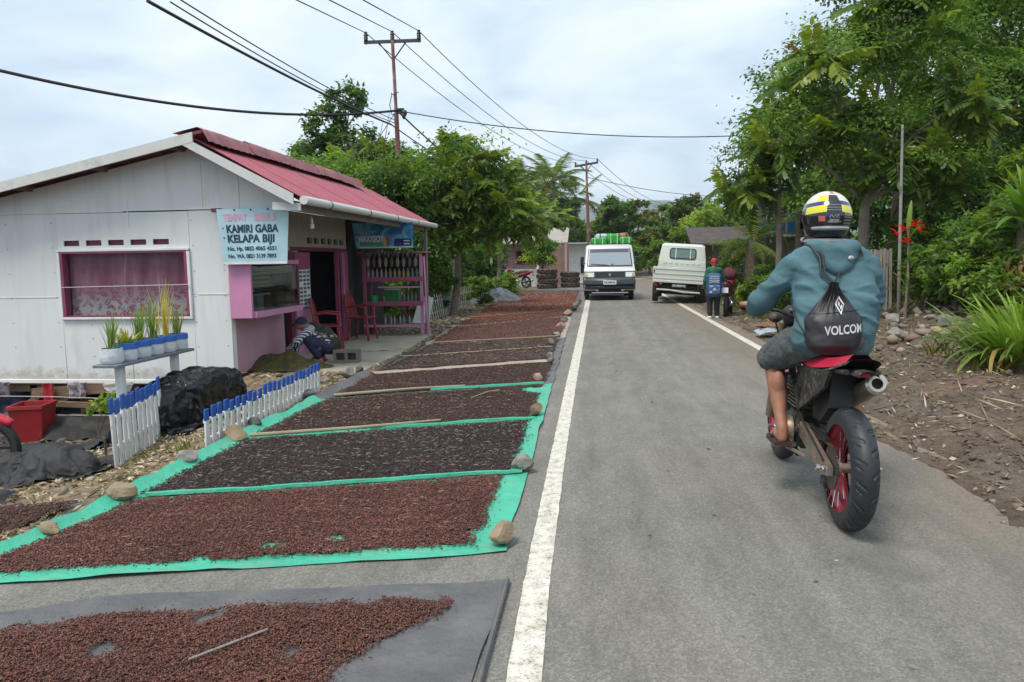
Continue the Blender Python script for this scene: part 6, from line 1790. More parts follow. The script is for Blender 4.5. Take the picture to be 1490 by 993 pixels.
dm.add([(0, 0, S), (.026, 0, .006), (0, 0, -S), (-.026, 0, .006), (0, 0, S - .014), (.016, 0, .005), (0, 0, -S + .014), (-.016, 0, .005)], [(0, 3, 7, 4), (3, 2, 6, 7), (4, 5, 1, 0), (5, 6, 2, 1)])
dm.add([(-.010, -.0, .006), (-.002, 0, .024), (.003, 0, .010), (-.004, 0, -.010)], [(0, 3, 2, 1)])
dm.add([(.003, 0, -.004), (.012, 0, .006), (.004, 0, -.022), (-.002, 0, -.018)], [(0, 3, 2, 1)])
dm.v = [on_bag((p[0], 0, p[2]), bc.x + .018, bc.z + .082, 0) for p in dm.v]
dm.v = [(p[0], p[1] - .008, p[2]) for p in dm.v]
dm.obj('emblem', white_ink, bag, smooth=False)
q = MB(); q.tube([(bc.x + x, bag_front(bc.x + x, bc.z + .045 + .012 * sin(x * 9)) - .002, bc.z + .045 + .012 * sin(x * 9)) for x in np.linspace(-.130, .130, 24)], .0035, 6); q.obj('pocket_zip', black_plastic, bag)
q = MB(); top = (bc.x + .01, bc.y + .06, bc.z + .205)
q.tube([top, (bc.x - .05, .435, 1.30), P_(-.10, .465, 1.40), P_(-.135, .53, 1.463), P_(-.15, .60, 1.475)], .007, 8); q.obj('cord', black_plastic, bag)
q = MB(); q.tube([top, (bc.x - .035, .430, 1.31), P_(-.085, .455, 1.41), P_(-.12, .53, 1.47)], .006, 8); q.obj('cord', black_plastic, bag)
q = MB(); q.tube([top, (bc.x + .05, .44, 1.32), P_(.14, .50, 1.42), P_(.15, .60, 1.47)], .006, 8); q.obj('cord', black_plastic, bag)
q = MB(); q.tube([(bc.x - .125, bc.y + .03, bc.z - .15), P_(-.19, .36, .98), P_(-.225, .47, 1.08), P_(-.215, .60, 1.19)], .006, 8); q.obj('cord', black_plastic, bag)
# ================================================================== van coming towards us
van_white = M('van_white_paint', (.70, .72, .73), .3, .05, 3, coat=.5, col2=(.52, .50, .46), thr=(.62, .85), s2=3)
van_grey = M('van_dark_grey', (.055, .075, .085), .38, .1, 5, coat=.3)
wind_glass = glass_mat('windscreen_glass', (.34, .40, .43), .05, .95)  # pale tint, made part metallic below, imitates the sky's reflection
for q_ in wind_glass.node_tree.nodes:
    if q_.type == 'BSDF_PRINCIPLED': q_.inputs['Metallic'].default_value = .65
lens = M('lamp_lens', (.85, .86, .82), .12, .1, 30, coat=1)
van = thing('van', 'white van with dark lower half and green bundles on its roof, coming towards us', 'van', (.43, 25.3, 0), rad(1.5))
VW = .84
def body_side(y, z):   # half width
    return VW * (1 - .10 * max(0, z - .95) / .9)
prof = [(.10, .34), (.03, .50), (.02, .74), (.05, .98), (.16, 1.12), (.42, 1.62), (.52, 1.80), (.70, 1.86), (3.9, 1.88), (4.02, 1.75), (4.05, .40)]
q = MB()
n = len(prof)
vs = []
for s in (-1, -.86, .86, 1):
    for (y, z) in prof:
        yy = y + (.05 if abs(s) == 1 else 0) * (1 if y < 2 else -1)
        zz = z - (.035 if abs(s) == 1 and z > 1.6 else 0)
        vs.append((s * body_side(y, z), yy, zz))
fs = []
for k in range(3):
    for i in range(n):
        j = (i + 1) % n
        fs.append((k * n + i, k * n + j, (k + 1) * n + j, (k + 1) * n + i))
fs.append(tuple(range(n))); fs.append(tuple(3 * n + i for i in range(n - 1, -1, -1)))
q.add(vs, fs); vb_ = q.obj('body', van_white, van, ang=30)
def frontpanel(name, pts, mat, th=.02, par=van):
    q = MB(); q.prism([(x, y - .004, z) for x, y, z in pts], (0, -th, 0)); return q.obj(name, mat, par)
def fy(z):             # front surface y at height z
    for (a, b2) in zip(prof[:-1], prof[1:]):
        if a[1] <= z <= b2[1]: return a[0] + (b2[0] - a[0]) * (z - a[1]) / (b2[1] - a[1])
    return prof[0][0]
def fpan(name, x0, x1, z0, z1, mat, th=.02, top_in=0.0, par=van):
    return frontpanel(name, [(x0, fy(z0), z0), (x1, fy(z0), z0), (x1 - top_in, fy(z1), z1), (x0 + top_in, fy(z1), z1)], mat, th, par)
ws = fpan('windscreen', -.70, .70, 1.17, 1.72, wind_glass, .015, .055)
fpan('windscreen_seal', -.735, .735, 1.135, 1.165, black_plastic, .02, 0, ws)
fpan('sun_strip', -.64, .64, 1.60, 1.705, M('sun_strip', (.06, .06, .10), .3), .019, .012, ws)
for s in (-1, 1):
    q = MB(); q.beam((s * .735, fy(1.15) - .012, 1.15), (s * .675, fy(1.73) - .012, 1.73), .03, .02); q.obj('pillar_seal', black_plastic, ws)
    q = MB(); q.tube([(s * .05, fy(1.17) - .03, 1.175), (-.62 + .75 * (s > 0), fy(1.22) - .03, 1.215)], .010, 6); q.obj('wiper', black_plastic, ws)
    hl = fpan('headlight', *((-.80, -.52) if s < 0 else (.52, .80)), .785, .935, lens, .03)
    fpan('indicator', *((-.83, -.73) if s < 0 else (.73, .83)), .795, .91, M('indicator_lens', (.55, .45, .32), .2), .042, 0, hl)
    q = MB(); q.lathe([(0, 0), (.055, 0), (.05, .02)], 14, (s * .42, .05, .36), (0, -1, 0)); q.obj('fog_lamp', lens, van)
    q = MB(); q.tube([(s * .74, .30, 1.22), (s * .90, .22, 1.26)], .014, 6); q.box((s * .91, .20, 1.34), (.10, .05, .24), b=.02); q.obj('wing_mirror', black_plastic, van)
    q = MB(); q.prism([(s * (body_side(0, 1.2) + .004), .38, 1.18), (s * (body_side(0, 1.2) + .004), 1.25, 1.18), (s * (body_side(0, 1.7) + .004), 1.25, 1.66), (s * (body_side(0, 1.7) + .004), .60, 1.66)], (s * .012, 0, 0)); q.obj('side_window', wind_glass, van)
    for k in range(2):
        q = MB(); y0 = 1.4 + k * 1.2; q.prism([(s * (body_side(0, 1.2) + .004), y0, 1.18), (s * (body_side(0, 1.2) + .004), y0 + 1.05, 1.18), (s * (body_side(0, 1.7) + .004), y0 + 1.05, 1.66), (s * (body_side(0, 1.7) + .004), y0, 1.66)], (s * .012, 0, 0)); q.obj('side_window', wind_glass, van)
    q = MB(); q.prism([(s * VW, .12, .34), (s * VW, 4.0, .34), (s * VW, 4.0, .72), (s * VW, .12, .72)], (s * .012, 0, 0)); q.obj('side_skirt', van_grey, van)
    for y in (.70, 3.3): simple_wheel(van, y, .29, .16, s * .74)
fpan('headlamp_band', -.835, .835, .752, .968, van_grey, .012)
gr = fpan('grille', -.49, .49, .77, .965, van_grey, .02)
for k in range(4): fpan('grille_bar', -.47, .47, .795 + k * .042, .812 + k * .042, black_plastic, .032, 0, gr)
q = MB(); em = [(-.05, -.01), (.0, .05), (.055, .012), (.018, -.012), (.05, -.012 - .0), (0, -.06), (-.055, -.018), (-.018, .010)]
q.prism([(x, fy(.86) - .03, .865 + z) for x, z in em], (0, -.012, 0)); q.obj('emblem', chrome, gr)
q = MB(); q.box((0, .02, .62), (1.70, .14, .22), b=.05); q.obj('bumper', van_grey, van)
q = MB(); q.box((0, .04, .44), (1.66, .12, .14), b=.04); q.obj('lower_bumper', black_plastic, van)
q = MB(); q.box((0, .10, .34), (.74, .06, .20), b=.02); q.obj('radiator_opening', dark_in, van)
q = MB(); q.tube([(-.6, .0, .26), (.6, .0, .26)], .022, 8); q.obj('bumper_bar', steel, van)
q = MB(); q.box((0, -.062, .60), (.43, .012, .135), b=.004); pl = q.obj('number_plate', white_ink, van)
q = MB(); add_text(q, 'DE 1908 UA', (-.18, -.071, .575), (1, 0, 0), (0, 0, 1), .062, .36, .03); q.obj('lettering', black_plastic, pl, smooth=False)
q = MB(); q.box((0, 2.2, .25), (1.3, 3.6, .12)); q.obj('underbody', dark_in, van)
for s in (-1, 1):
    q = MB(); q.tube([(s * .68, .95, 1.88), (s * .68, .95, 1.97), (s * .68, 3.6, 1.97), (s * .68, 3.6, 1.88)], .016, 6); q.obj('roof_rail', black_plastic, van)
gsack = M('bright_green_sack', (.03, .32, .035), .5, .2, 6, bump=.3, bscale=18)
def bundle(lab, x, y, sx, sy, sz, mat, seed):
    b = MB(); b.box((0, 0, sz / 2), (sx, sy, sz), b=min(sx, sz) * .22)
    b.v = [(p[0] * (1 + .12 * nz(p[1] * 4 + seed, p[2] * 4)), p[1], p[2] * (1 + .12 * nz(p[0] * 4, seed))) for p in b.v]
    t = thing('roof_bundle', lab, 'bundle', (x, y, 1.89), seed * .05, 'bundles on the van roof')
    b.obj('sack', mat, t)
    c = MB()
    for xx in (-sx * .25, sx * .25): c.box((xx, 0, sz / 2), (.02, sy * 1.03, sz * 1.03))
    c.obj('strap', white_ink if mat is gsack else black_plastic, t)
bundle('green bundle at the left front of the van roof', .06, 26.3, .52, .5, .20, gsack, 1)
bundle('taller green bundle in the middle of the van roof', .56, 26.4, .44, .6, .34, gsack, 2)
bundle('low green bundle at the right of the van roof', .95, 26.3, .42, .5, .22, gsack, 3)
bundle('pale blue box behind the green bundles on the van roof', .20, 27.0, .5, .5, .36, M('pale_blue_box', (.36, .48, .50), .6), 4)
bundle('brown bundle at the back of the van roof', .85, 27.2, .5, .5, .38, M('brown_bundle', (.34, .17, .10), .7), 5)

# white pickup parked with two wheels on the verge, seen from behind
pick = thing('pickup_truck', 'white pickup truck parked leaning on the verge, seen from behind', 'pickup truck', (2.42, 23.2, 0), rad(-7.0), None, 0, rad(4.2))
pw = M('pickup_cream_paint', (.60, .63, .57), .35, .05, 3, coat=.3, col2=(.42, .42, .37), thr=(.6, .82), s2=3)
HWk = .80
q = MB(); q.box((0, 1.15, .70), (1.56, 2.3, .08)); q.obj('bed_floor', pw, pick)
for s in (-1, 1):
    q = MB(); q.box((s * (HWk - .02), 1.15, .88), (.04, 2.28, .36), b=.01); q.obj('bed_side', pw, pick)
q = MB(); q.box((0, -.005, .89), (1.60, .04, .40), b=.008); tg = q.obj('tailgate', pw, pick)
for z in (.75, .89, 1.03):
    q = MB(); q.box((0, -.032, z), (1.5, .014, .035), b=.005); q.obj('rib', pw, tg)
for s in (-1, 1):
    q = MB(); q.box((s * .77, -.035, .95), (.03, .03, .08)); q.obj('latch', black_plastic, tg)
q = MB(); q.box((0, -.02, .655), (1.58, .05, .07), b=.01); q.obj('rear_sill', pw, pick)
# cab
cabp = [(2.36, .72), (2.36, 1.30), (2.44, 1.76), (2.60, 1.84), (3.3, 1.82), (3.8, 1.25), (4.0, 1.0), (4.02, .45), (2.36, .45)]
q = MB(); vs = []
for s in (-1, -.88, .88, 1):
    for (y, z) in cabp: vs.append((s * (.80 - .11 * max(0, z - 1.0) / .8), y + (.04 if abs(s) == 1 else 0), z - (.04 if abs(s) == 1 and z > 1.6 else 0)))
n = len(cabp); fs = [(k * n + i, k * n + (i + 1) % n, (k + 1) * n + (i + 1) % n, (k + 1) * n + i) for k in range(3) for i in range(n)]
fs += [tuple(range(n)), tuple(3 * n + i for i in range(n - 1, -1, -1))]
q.add(vs, fs); cab = q.obj('cab', pw, pick, ang=28)
def roundrect(x0, x1, z0, z1, r, y, n=6):
    pts = []
    for (cx, cz, a0) in ((x1 - r, z0 + r, -pi / 2), (x1 - r, z1 - r, 0), (x0 + r, z1 - r, pi / 2), (x0 + r, z0 + r, pi)):
        for k in range(n + 1):
            a = a0 + pi / 2 * k / n; pts.append((cx + r * cos(a), y(cz + r * sin(a)), cz + r * sin(a)))
    return pts
cy_ = lambda z: 2.36 + .08 * (z - 1.30) / .46 if z > 1.3 else 2.36
q = MB(); q.prism(roundrect(-.42, .44, 1.33, 1.69, .09, lambda z: cy_(z) - .004), (0, -.018, 0)); rwf = q.obj('rear_window', black_plastic, cab)
for (a, b2) in ((-.385, -.235), (-.205, .235), (.265, .405)):
    q = MB(); q.prism(roundrect(a, b2, 1.37, 1.655, .05, lambda z: cy_(z) - .024), (0, -.006, 0)); q.obj('pane', M('greenish_glass', (.10, .17, .15), .06, .1, 3, coat=1), rwf)
for x in (-.22, .25):
    q = MB(); q.prism([(x - .014, cy_(1.35) - .03, 1.35), (x + .014, cy_(1.35) - .03, 1.35), (x + .014, cy_(1.68) - .03, 1.68), (x - .014, cy_(1.68) - .03, 1.68)], (0, -.008, 0)); q.obj('window_bar', pw, rwf)
for k in range(7):
    q = MB(); q.box((-.54 + k * .18, 2.35, 1.20), (.12, .016, .05), b=.005); q.obj('pressed_rib', pw, cab)
q = MB(); q.tube([(-.74, 2.30, 1.10), (-.74, 2.26, 1.27), (.74, 2.26, 1.27), (.74, 2.30, 1.10)], .016, 6); q.obj('guard_rail', pw, pick)
for s in (-1, 1):
    q = MB(); q.tube([(s * .76, 3.6, 1.2), (s * .92, 3.6, 1.28)], .012, 6); q.box((s * .92, 3.6, 1.35), (.08, .04, .2), b=.02); q.obj('wing_mirror', black_plastic, pick)
    for y in (.55, 3.35): simple_wheel(pick, y, .30, .17, s * .70)
    q = MB(); q.box((s * .69, .02, .56), (.10, .05, .12), b=.01); q.obj('tail_light', M('tail_lens', (.25, .02, .02), .25), pick)
    q = MB(); q.box((s * .69, .22, .42), (.20, .012, .30)); q.obj('mud_flap', rubber, pick)
q = MB(); q.box((0, 1.9, .48), (1.1, 3.6, .12)); q.tube([(-.7, .55, .30), (.7, .55, .30)], .05, 8); q.obj('chassis', dark_in, pick)
q = MB(); q.tube([(-.66, -.02, .40), (-.25, -.02, .40), (.15, -.02, .36), (.62, -.02, .36)], .028, 8); q.obj('bumper_bar', M('pale_pipe', (.5, .5, .46), .5), pick)
q = MB(); q.box((.0, -.045, .54), (.46, .012, .12), b=.004); pl = q.obj('number_plate', black_plastic, pick)
q = MB(); add_text(q, 'DN 8929 VC', (-.19, -.054, .515), (1, 0, 0), (0, 0, 1), .058, .38, .03); q.obj('lettering', white_ink, pl, smooth=False)

# ------------------------------------------------------------------ figures by the pickup
def stripes_mat(name, a, b2, scale, axis=(1, 0, 0), rough=.8):
    m, N, L, bb = _m(name)
    t = N.new('ShaderNodeTexCoord').outputs['Object']
    w = node(N, L, 'TexWave', {'wave_type': 'BANDS', 'bands_direction': 'X'}, Vector=node(N, L, 'Mapping', None, Vector=t, Rotation=axis).outputs[0], Scale=scale, Distortion=1.2, Detail=1.0)
    L.new(ramp(N, L, w.outputs['Color'], [(0.45, a), (0.58, b2)]), bb.inputs['Base Color']); bb.inputs['Roughness'].default_value = rough
    return m
def standing(lab, loc, rz, h, shirt, trouser, cap=None, hair=None, pose=None):
    t = thing('person', lab, 'person', loc, rz)
    k = h / 1.7
    S_ = lambda x, y, z: (x * k, y * k, z * k)
    pose = pose or {}
    hands = pose.get('hands', ((-.22, .05, .80), (.22, .05, .80)))
    elb = pose.get('elbows', ((-.24, -.02, 1.06), (.24, -.02, 1.06)))
    b = MB(); sh = []
    b.ell(S_(0, .01, 1.58), tuple(q * k for q in (.078, .098, .112))); b.ell(S_(0, .10, 1.565), .018 * k); b.cone(S_(0, 0, 1.38), .06 * k, S_(0, 0, 1.5), .055 * k)
    b.limb([S_(0, 0, .92), S_(0, 0, 1.15), S_(0, 0, 1.38)], [.13 * k, .13 * k, .11 * k])
    for i, s in enumerate((-1, 1)):
        b.limb([S_(s * .17, 0, 1.38), S_(*elb[i]), S_(*hands[i])], [.05 * k, .042 * k, .028 * k], 10)
        hx, hy, hz = hands[i]
        b.ell(S_(hx, hy + .02, hz - .03), tuple(q * k for q in (.022, .035, .045)))
        for f in range(4): b.limb([S_(hx, hy + .0 + .016 * f, hz - .06), S_(hx, hy + .01 + .016 * f, hz - .12 + .006 * f)], [.010 * k, .008 * k], 6)
        b.limb([S_(hx, hy + .045, hz - .03), S_(hx, hy + .07, hz - .07)], [.011 * k, .008 * k], 6)
        b.limb([S_(s * .09, 0, .90), S_(s * .10, .02, .48), S_(s * .10, -.02, .08)], [.09 * k, .062 * k, .04 * k], 10)
        b.limb([S_(s * .10, -.05, .04), S_(s * .11, .14, .035)], [.04 * k, .035 * k], 8)
    blob('body', b, .012, skin, t, 3)
    b = MB(); b.limb([S_(0, 0, .93), S_(0, 0, 1.15), S_(0, .0, 1.36)], [.155 * k, .15 * k, .125 * k]); b.limb([S_(-.13, 0, 1.38), S_(.13, 0, 1.38)], [.085 * k, .085 * k])
    for i, s in enumerate((-1, 1)):
        e = Vector(S_(*elb[i])); hh = Vector(S_(*hands[i])); b.limb([S_(s * .16, 0, 1.37), e, e * .25 + hh * .75], [.075 * k, .062 * k, .05 * k], 10)
    blob('jacket', b, .014, shirt, t, 4, folds(.008, 8, 1))
    b = MB(); b.ell(S_(0, 0, .92), tuple(q * k for q in (.16, .13, .10)))
    for s in (-1, 1): b.limb([S_(s * .085, 0, .88), S_(s * .10, .02, .48), S_(s * .10, -.02, .11)], [.115 * k, .085 * k, .07 * k], 10)
    blob('trousers', b, .014, trouser, t, 4, folds(.006, 9, 3))
    q = MB()
    for s in (-1, 1): q.box(S_(s * .105, .04, .03), S_(.10, .27, .06), b=.015)
    q.obj('shoes', white_ink if pose.get('shoes') else black_plastic, t)
    q = MB()
    if cap:
        q.ell(S_(0, .01, 1.62), tuple(z * k for z in (.088, .108, .10)), 16, 10); q.ell(S_(0, .13, 1.62), tuple(z * k for z in (.07, .07, .014)), 12, 6); q.obj('cap', cap, t)
    else:
        q.ell(S_(0, -.012, 1.60), tuple(z * k for z in (.088, .10, .11)), 16, 10); q.obj('hair', hair or black_plastic, t)
    return t, k
green_j = M('green_jacket', (.02, .11, .06), .7, .2, 6); dark_tr = M('dark_trousers', (.02, .022, .027), .8, .3, 8)
boy, kb = standing('boy in red cap and green jacket with a blue backpack beside the pickup', (2.66, 17.75, .0), rad(-4), 1.36, green_j, dark_tr, M('red_cap', (.52, .012, .03), .6), pose={'shoes': 1, 'elbows': ((-.24, -.02, 1.06), (.30, .12, 1.08)), 'hands': ((-.22, .08, .82), (.36, .34, .98))})
bp = thing('backpack', 'blue backpack with white print on the boy in the red cap', 'backpack', (2.64, 17.56, .76), rad(-4))
b = MB(); b.box((0, 0, .0), (.35, .16, .54), b=.06); bpo = blob('bag_body', b, .012, M('blue_backpack', (.03, .08, .20), .6, .2, 8, bump=.2), bp, 5)
q = MB(); q.box((0, -.085, -.10), (.24, .05, .20), b=.02); q.obj('front_pocket', M('blue_print', (.04, .10, .24), .6, .3, 20, col2=(.45, .48, .52), thr=(.50, .53), s2=14), bp)
for z in (.06, .10, .14, .18):
    q = MB(); q.grid(8, 1, lambda u, v, z=z: (-.11 + .22 * u, -.083, z + .012 * v + .012 * cos((u - .5) * 3))); q.obj('print_stripe', white_ink, bp)
for s in (-1, 1):
    q = MB(); q.tube([(s * .09, .05, .20), (s * .10, .12, .24), (s * .10, .20, .14)], .018, 6); q.obj('strap', black_plastic, bp)
wine = M('wine_shirt', (.10, .012, .025), .8, .2, 6)
mb2 = thing('parked_motorbike', 'dark parked motorbike with red trim next to the boy in the red cap', 'motorbike', (3.14, 18.6, -.02), rad(-14))
underbone(mb2, M('wine_bodywork', (.22, .012, .03), .3, .1, 5, coat=.4), black_plastic, black_plastic)
tb = MB(); tb.limb([(0, -.45, .92), (0, -.85, .90)], [.14, .12], 14)
tag(blob('wrapped_load', tb, .02, wine, None, 5, folds(.02, 6, 4)), 'wine red wrapped load on the seat of the motorbike beside the boy', 'bundle')
bpy.data.objects['wrapped_load'].location = (3.08, 18.75, .08)

# ------------------------------------------------------------------ crouching person sorting the heap
cp = thing('person', 'person in a dark cap and striped shirt crouching on the terrace over the olive heap', 'person', (-3.92, 10.30, .012), rad(100))
b = MB(); k = .82
def s_(x, y, z): return (x * k, y * k, z * k)
b.ell(s_(0, .30, .66), tuple(q * k for q in (.078, .10, .11)), rot=Matrix.Rotation(-.5, 3, 'X')); b.ell(s_(0, .395, .625), .018)
b.limb([s_(0, -.16, .26), s_(0, -.06, .44), s_(0, .14, .56)], [.14 * k, .14 * k, .11 * k]); b.cone(s_(0, .14, .58), .06 * k, s_(0, .25, .63), .055 * k)
for s in (-1, 1):
    h = s_(s * .10 + .03, .50 + .10 * s, .16)
    b.limb([s_(s * .17, .14, .55), s_(s * .22, .34, .36), h], [.05 * k, .042 * k, .028 * k], 10)
    b.ell((h[0], h[1] + .03, h[2] - .02), (.036, .045, .02))
    for f in range(4): b.limb([(h[0] - .026 + .017 * f, h[1] + .06, h[2] - .03), (h[0] - .03 + .02 * f, h[1] + .10, h[2] - .06)], [.010, .008], 6)
    b.limb([(h[0] - s * .03, h[1] + .02, h[2] - .02), (h[0] - s * .055, h[1] + .05, h[2] - .045)], [.011, .009], 6)
    b.limb([s_(s * .09, -.16, .24), s_(s * .20, .16, .40), s_(s * .14, -.02, .07)], [.09 * k, .065 * k, .042 * k], 10)
    b.limb([s_(s * .14, -.05, .045), s_(s * .16, .15, .035)], [.04 * k, .034 * k], 8)
blob('body', b, .010, skin, cp, 3)
stripe = stripes_mat('striped_cloth', (.03, .035, .06), (.66, .68, .72), 11, (0, .6, 0))
b = MB(); b.limb([s_(0, -.17, .30), s_(0, -.06, .45), s_(0, .13, .555)], [.165 * k, .16 * k, .13 * k]); b.limb([s_(-.12, .13, .56), s_(.12, .13, .56)], [.09 * k, .09 * k])
for s in (-1, 1):
    b.limb([s_(s * .15, .14, .545), s_(s * .22, .34, .37), s_(s * .13 + .03, .47 + .08 * s, .20)], [.085 * k, .068 * k, .055 * k], 12)
sh_ = blob('shirt', b, .011, stripe, cp, 5, folds(.009, 8, 3))
b = MB(); b.limb([s_(0, -.21, .30), s_(0, -.08, .465), s_(0, .10, .575)], [.165 * k, .163 * k, .12 * k]); blob('waistcoat', b, .011, M('dark_vest', (.03, .03, .03), .8, .4, 8, col2=(.40, .38, .33), thr=(.60, .64), s2=5), cp, 5, folds(.008, 7, 9))
b = MB()
for s in (-1, 1): b.limb([s_(s * .09, -.17, .25), s_(s * .20, .15, .40), s_(s * .145, .0, .12)], [.12 * k, .088 * k, .07 * k], 12)
b.ell(s_(0, -.17, .24), tuple(q * k for q in (.17, .13, .12))); blob('trousers', b, .011, M('navy_trousers', (.02, .022, .06), .8, .4, 7, col2=(.32, .29, .22), thr=(.58, .62), s2=6), cp, 5)
q = MB(); q.ell(s_(0, .29, .70), tuple(z * k for z in (.088, .108, .09)), 16, 10, rot=Matrix.Rotation(-.5, 3, 'X')); q.ell(s_(0, .41, .665), (.07, .06, .014), 12, 6, rot=Matrix.Rotation(-.5, 3, 'X')); q.obj('cap', M('navy_cap', (.03, .025, .05), .8), cp)
q = MB()
for s in (-1, 1): q.box(s_(s * .15, .04, .014), (.09, .24, .022), b=.006)
q.obj('sandals', wood_old, cp)
# ================================================================== poles, cables, far houses
pole_red = M('rusty_pole_paint', (.20, .075, .075), .6, .35, 3, col2=(.30, .22, .17), thr=(.5, .65), s2=2.5)
pole_grey = M('galvanised_pole', (.30, .30, .28), .6, .2, 4)
arm_m = M('dark_steel_arm', (.05, .05, .052), .6); insul = M('insulator', (.03, .026, .026), .35)
def power_pole(lab, base, top, arm, z_arm, mat, r0, r1, nst=3, thick=.05):
    t = thing('utility_pole', lab, 'utility pole', base)
    top = Vector(top) - Vector(base)
    seg = [Vector((0, 0, 0)).lerp(top, f) for f in (0, .45, .45, .75, .75, 1)]
    q = MB(); q.tube([(0, 0, -.3), top * .45], [r0, r0], 12); q.tube([top * .45, top * .72], [r0 * .85] * 2, 12); q.tube([top * .72, top * 1.0], [r1, r1], 12); q.obj('pole', mat, t)
    a = Vector(arm); c = top * (z_arm / top.z)
    q = MB(); q.beam(c - a, c + a, thick, thick * 1.6); ca = q.obj('cross_arm', arm_m, t)
    for s in (-1, 1):
        q = MB(); q.beam(c + a * (.5 * s), c - Vector((0, 0, .48)), thick * .6, thick * .6); q.obj('strut', arm_m, ca)
    tops = []
    for s in (-1, 0, 1)[:nst]:
        p = c + a * (s * .93)
        q = MB(); q.lathe([(.012, -.06), (.03, 0), (.055, .06), (.045, .09), (.06, .11), (.045, .14), (.06, .17), (.04, .21), (.045, .26), (0, .27)], 12, p, (0, 0, 1)); q.obj('insulator', insul, ca)
        tops.append(Vector(base) + p + Vector((0, 0, .24)))
    return t, tops
pt1, T1 = power_pole('tall rust red utility pole rising behind the red roof', (-5.12, 20, -.1), (-5.28, 20, 7.35), (.74, .08, .015), 7.22, pole_red, .075, .045)
q = MB()
for (z, s) in ((5.38, .3), (5.3, .1)): q.box((.02 - .0, -.02, z + .1), (.16, .1, .05)); q.ell((.08 + s * .2, -.05, z), (.05, .05, .08), 10, 8)
q.tube([(-.22, -.05, 5.9), (-.16, -.05, 5.85), (-.02, -.05, 5.92)], .012, 5); q.tube([(-.2, -.05, 5.88), (-.27, -.05, 5.6), (-.22, -.05, 5.35), (.0, -.05, 5.38)], .012, 5)
q.obj('cable_clamp', black_plastic, pt1)
pt2, T2 = power_pole('rusty utility pole farther along, left of the van roof', (-.46, 50, 0), (-.64, 50, 7.6), (.75, .1, .12), 7.42, pole_red, .12, .07, thick=.08)
pt3, T3 = power_pole('slim grey utility pole far off above the pickup', (12.0, 110, 0), (12.1, 110, 9.6), (.9, .1, .0), 9.2, pole_grey, .13, .09, thick=.12)
t = thing('bare_pole', 'thin bare grey pole standing among the trees behind the rider', 'pole', (5.86, 15.5, .45))
q = MB(); q.tube([(0, 0, -.3), (-.06, 0, 3.4)], [.034, .024], 10); q.obj('shaft', pole_grey, t)
q = MB(); q.tube([(-.06, 0, 3.35), (-.55, 0.2, 2.8)], .008, 5); q.obj('stay_wire', black_plastic, t)
cab_m = M('cable_black', (.015, .015, .016), .6)
def cable(lab, pts, r, sag=0.0, n=24):
    mb = MB(); out = []
    pts = [Vector(p) for p in pts]
    for a, b2 in zip(pts[:-1], pts[1:]):
        for i in range(n):
            f = i / n; p = a.lerp(b2, f); p.z -= sag * 4 * f * (1 - f) * (a - b2).length / 20; out.append(p)
    out.append(pts[-1])
    mb.tube(out, r, 5)
    tag(mb.obj('power_cable', cab_m), lab, 'cable', 'overhead cables')
E3 = [Vector((-.90, 2.0, 2.0 + .02)), Vector((-.75, 2.0, 2.0)), Vector((-.55, 2.0, 2.0))]
near = [(-2.34 - .55, 3.0, 3.05), ]
for i, (p, l1, l2) in enumerate(zip([(-4.69, 12, 5.54), (-4.17, 12, 5.52), (-3.62, 12, 5.49)], ['left', 'middle', 'right'], ['left', 'middle', 'right'])):
    a = Vector(p); d = (a - T1[i]); e = T1[i] + d * 2.6
    cable('overhead wire from the %s insulator of the tall pole towards us' % l1, [e, T1[i]], .011, .0)
    cable('overhead wire from the %s insulator of the tall pole to the next pole' % l2, [T1[i], T2[i]], .012, .55)
    cable('overhead wire from the %s insulator of the second pole to the far slim pole' % l2, [T2[i], T3[i]], .018, .55)
K1 = Vector((-5.2, 19.95, 5.35))
cable('thick black cable sagging from the left edge to the tall pole', [(-9.88, 12, 4.68), K1], .030, .75)
cable('heavy black cable from the top left over the roof to the tall pole', [(-5.6, 9.35, 4.72), (-5.3, 19.7, 4.95)], .024, .15)
cable('upper thin cable of the pair above the shop roof', [(-4.97, 9, 4.59), (-5.25, 19.9, 5.10)], .010, .18)
cable('lower thin cable of the pair above the shop roof', [(-5.10, 9, 4.57), (-5.25, 19.9, 5.02)], .010, .22)
cable('service cable crossing above the road to the right-hand trees', [K1, (3.9, 22, 4.72)], .014, .55)
cable('black cable from the tall pole down towards the second pole', [K1, (-.5, 49.9, 5.0)], .022, 1.0)
cable('cable from behind the roof to the second pole', [(-5.3, 19.7, 4.95), (-.5, 49.9, 5.4)], .016, .75)
cable('cable from the second pole crossing to the right-hand houses', [(-.55, 50, 6.6), (9.5, 60, 5.9)], .02, .35)
cable('pale cable strung from the slim pole past the hut to the blue house', [(5.6, 45, 2.9), (6.2, 30, 2.9), (8.2, 24, 3.9)], .018, .15)
cable('slanting wire between the tall pole and the trees behind the roof', [K1 + Vector((0, 0, .02)), (-7.0, 22.5, 4.3)], .010, .0)

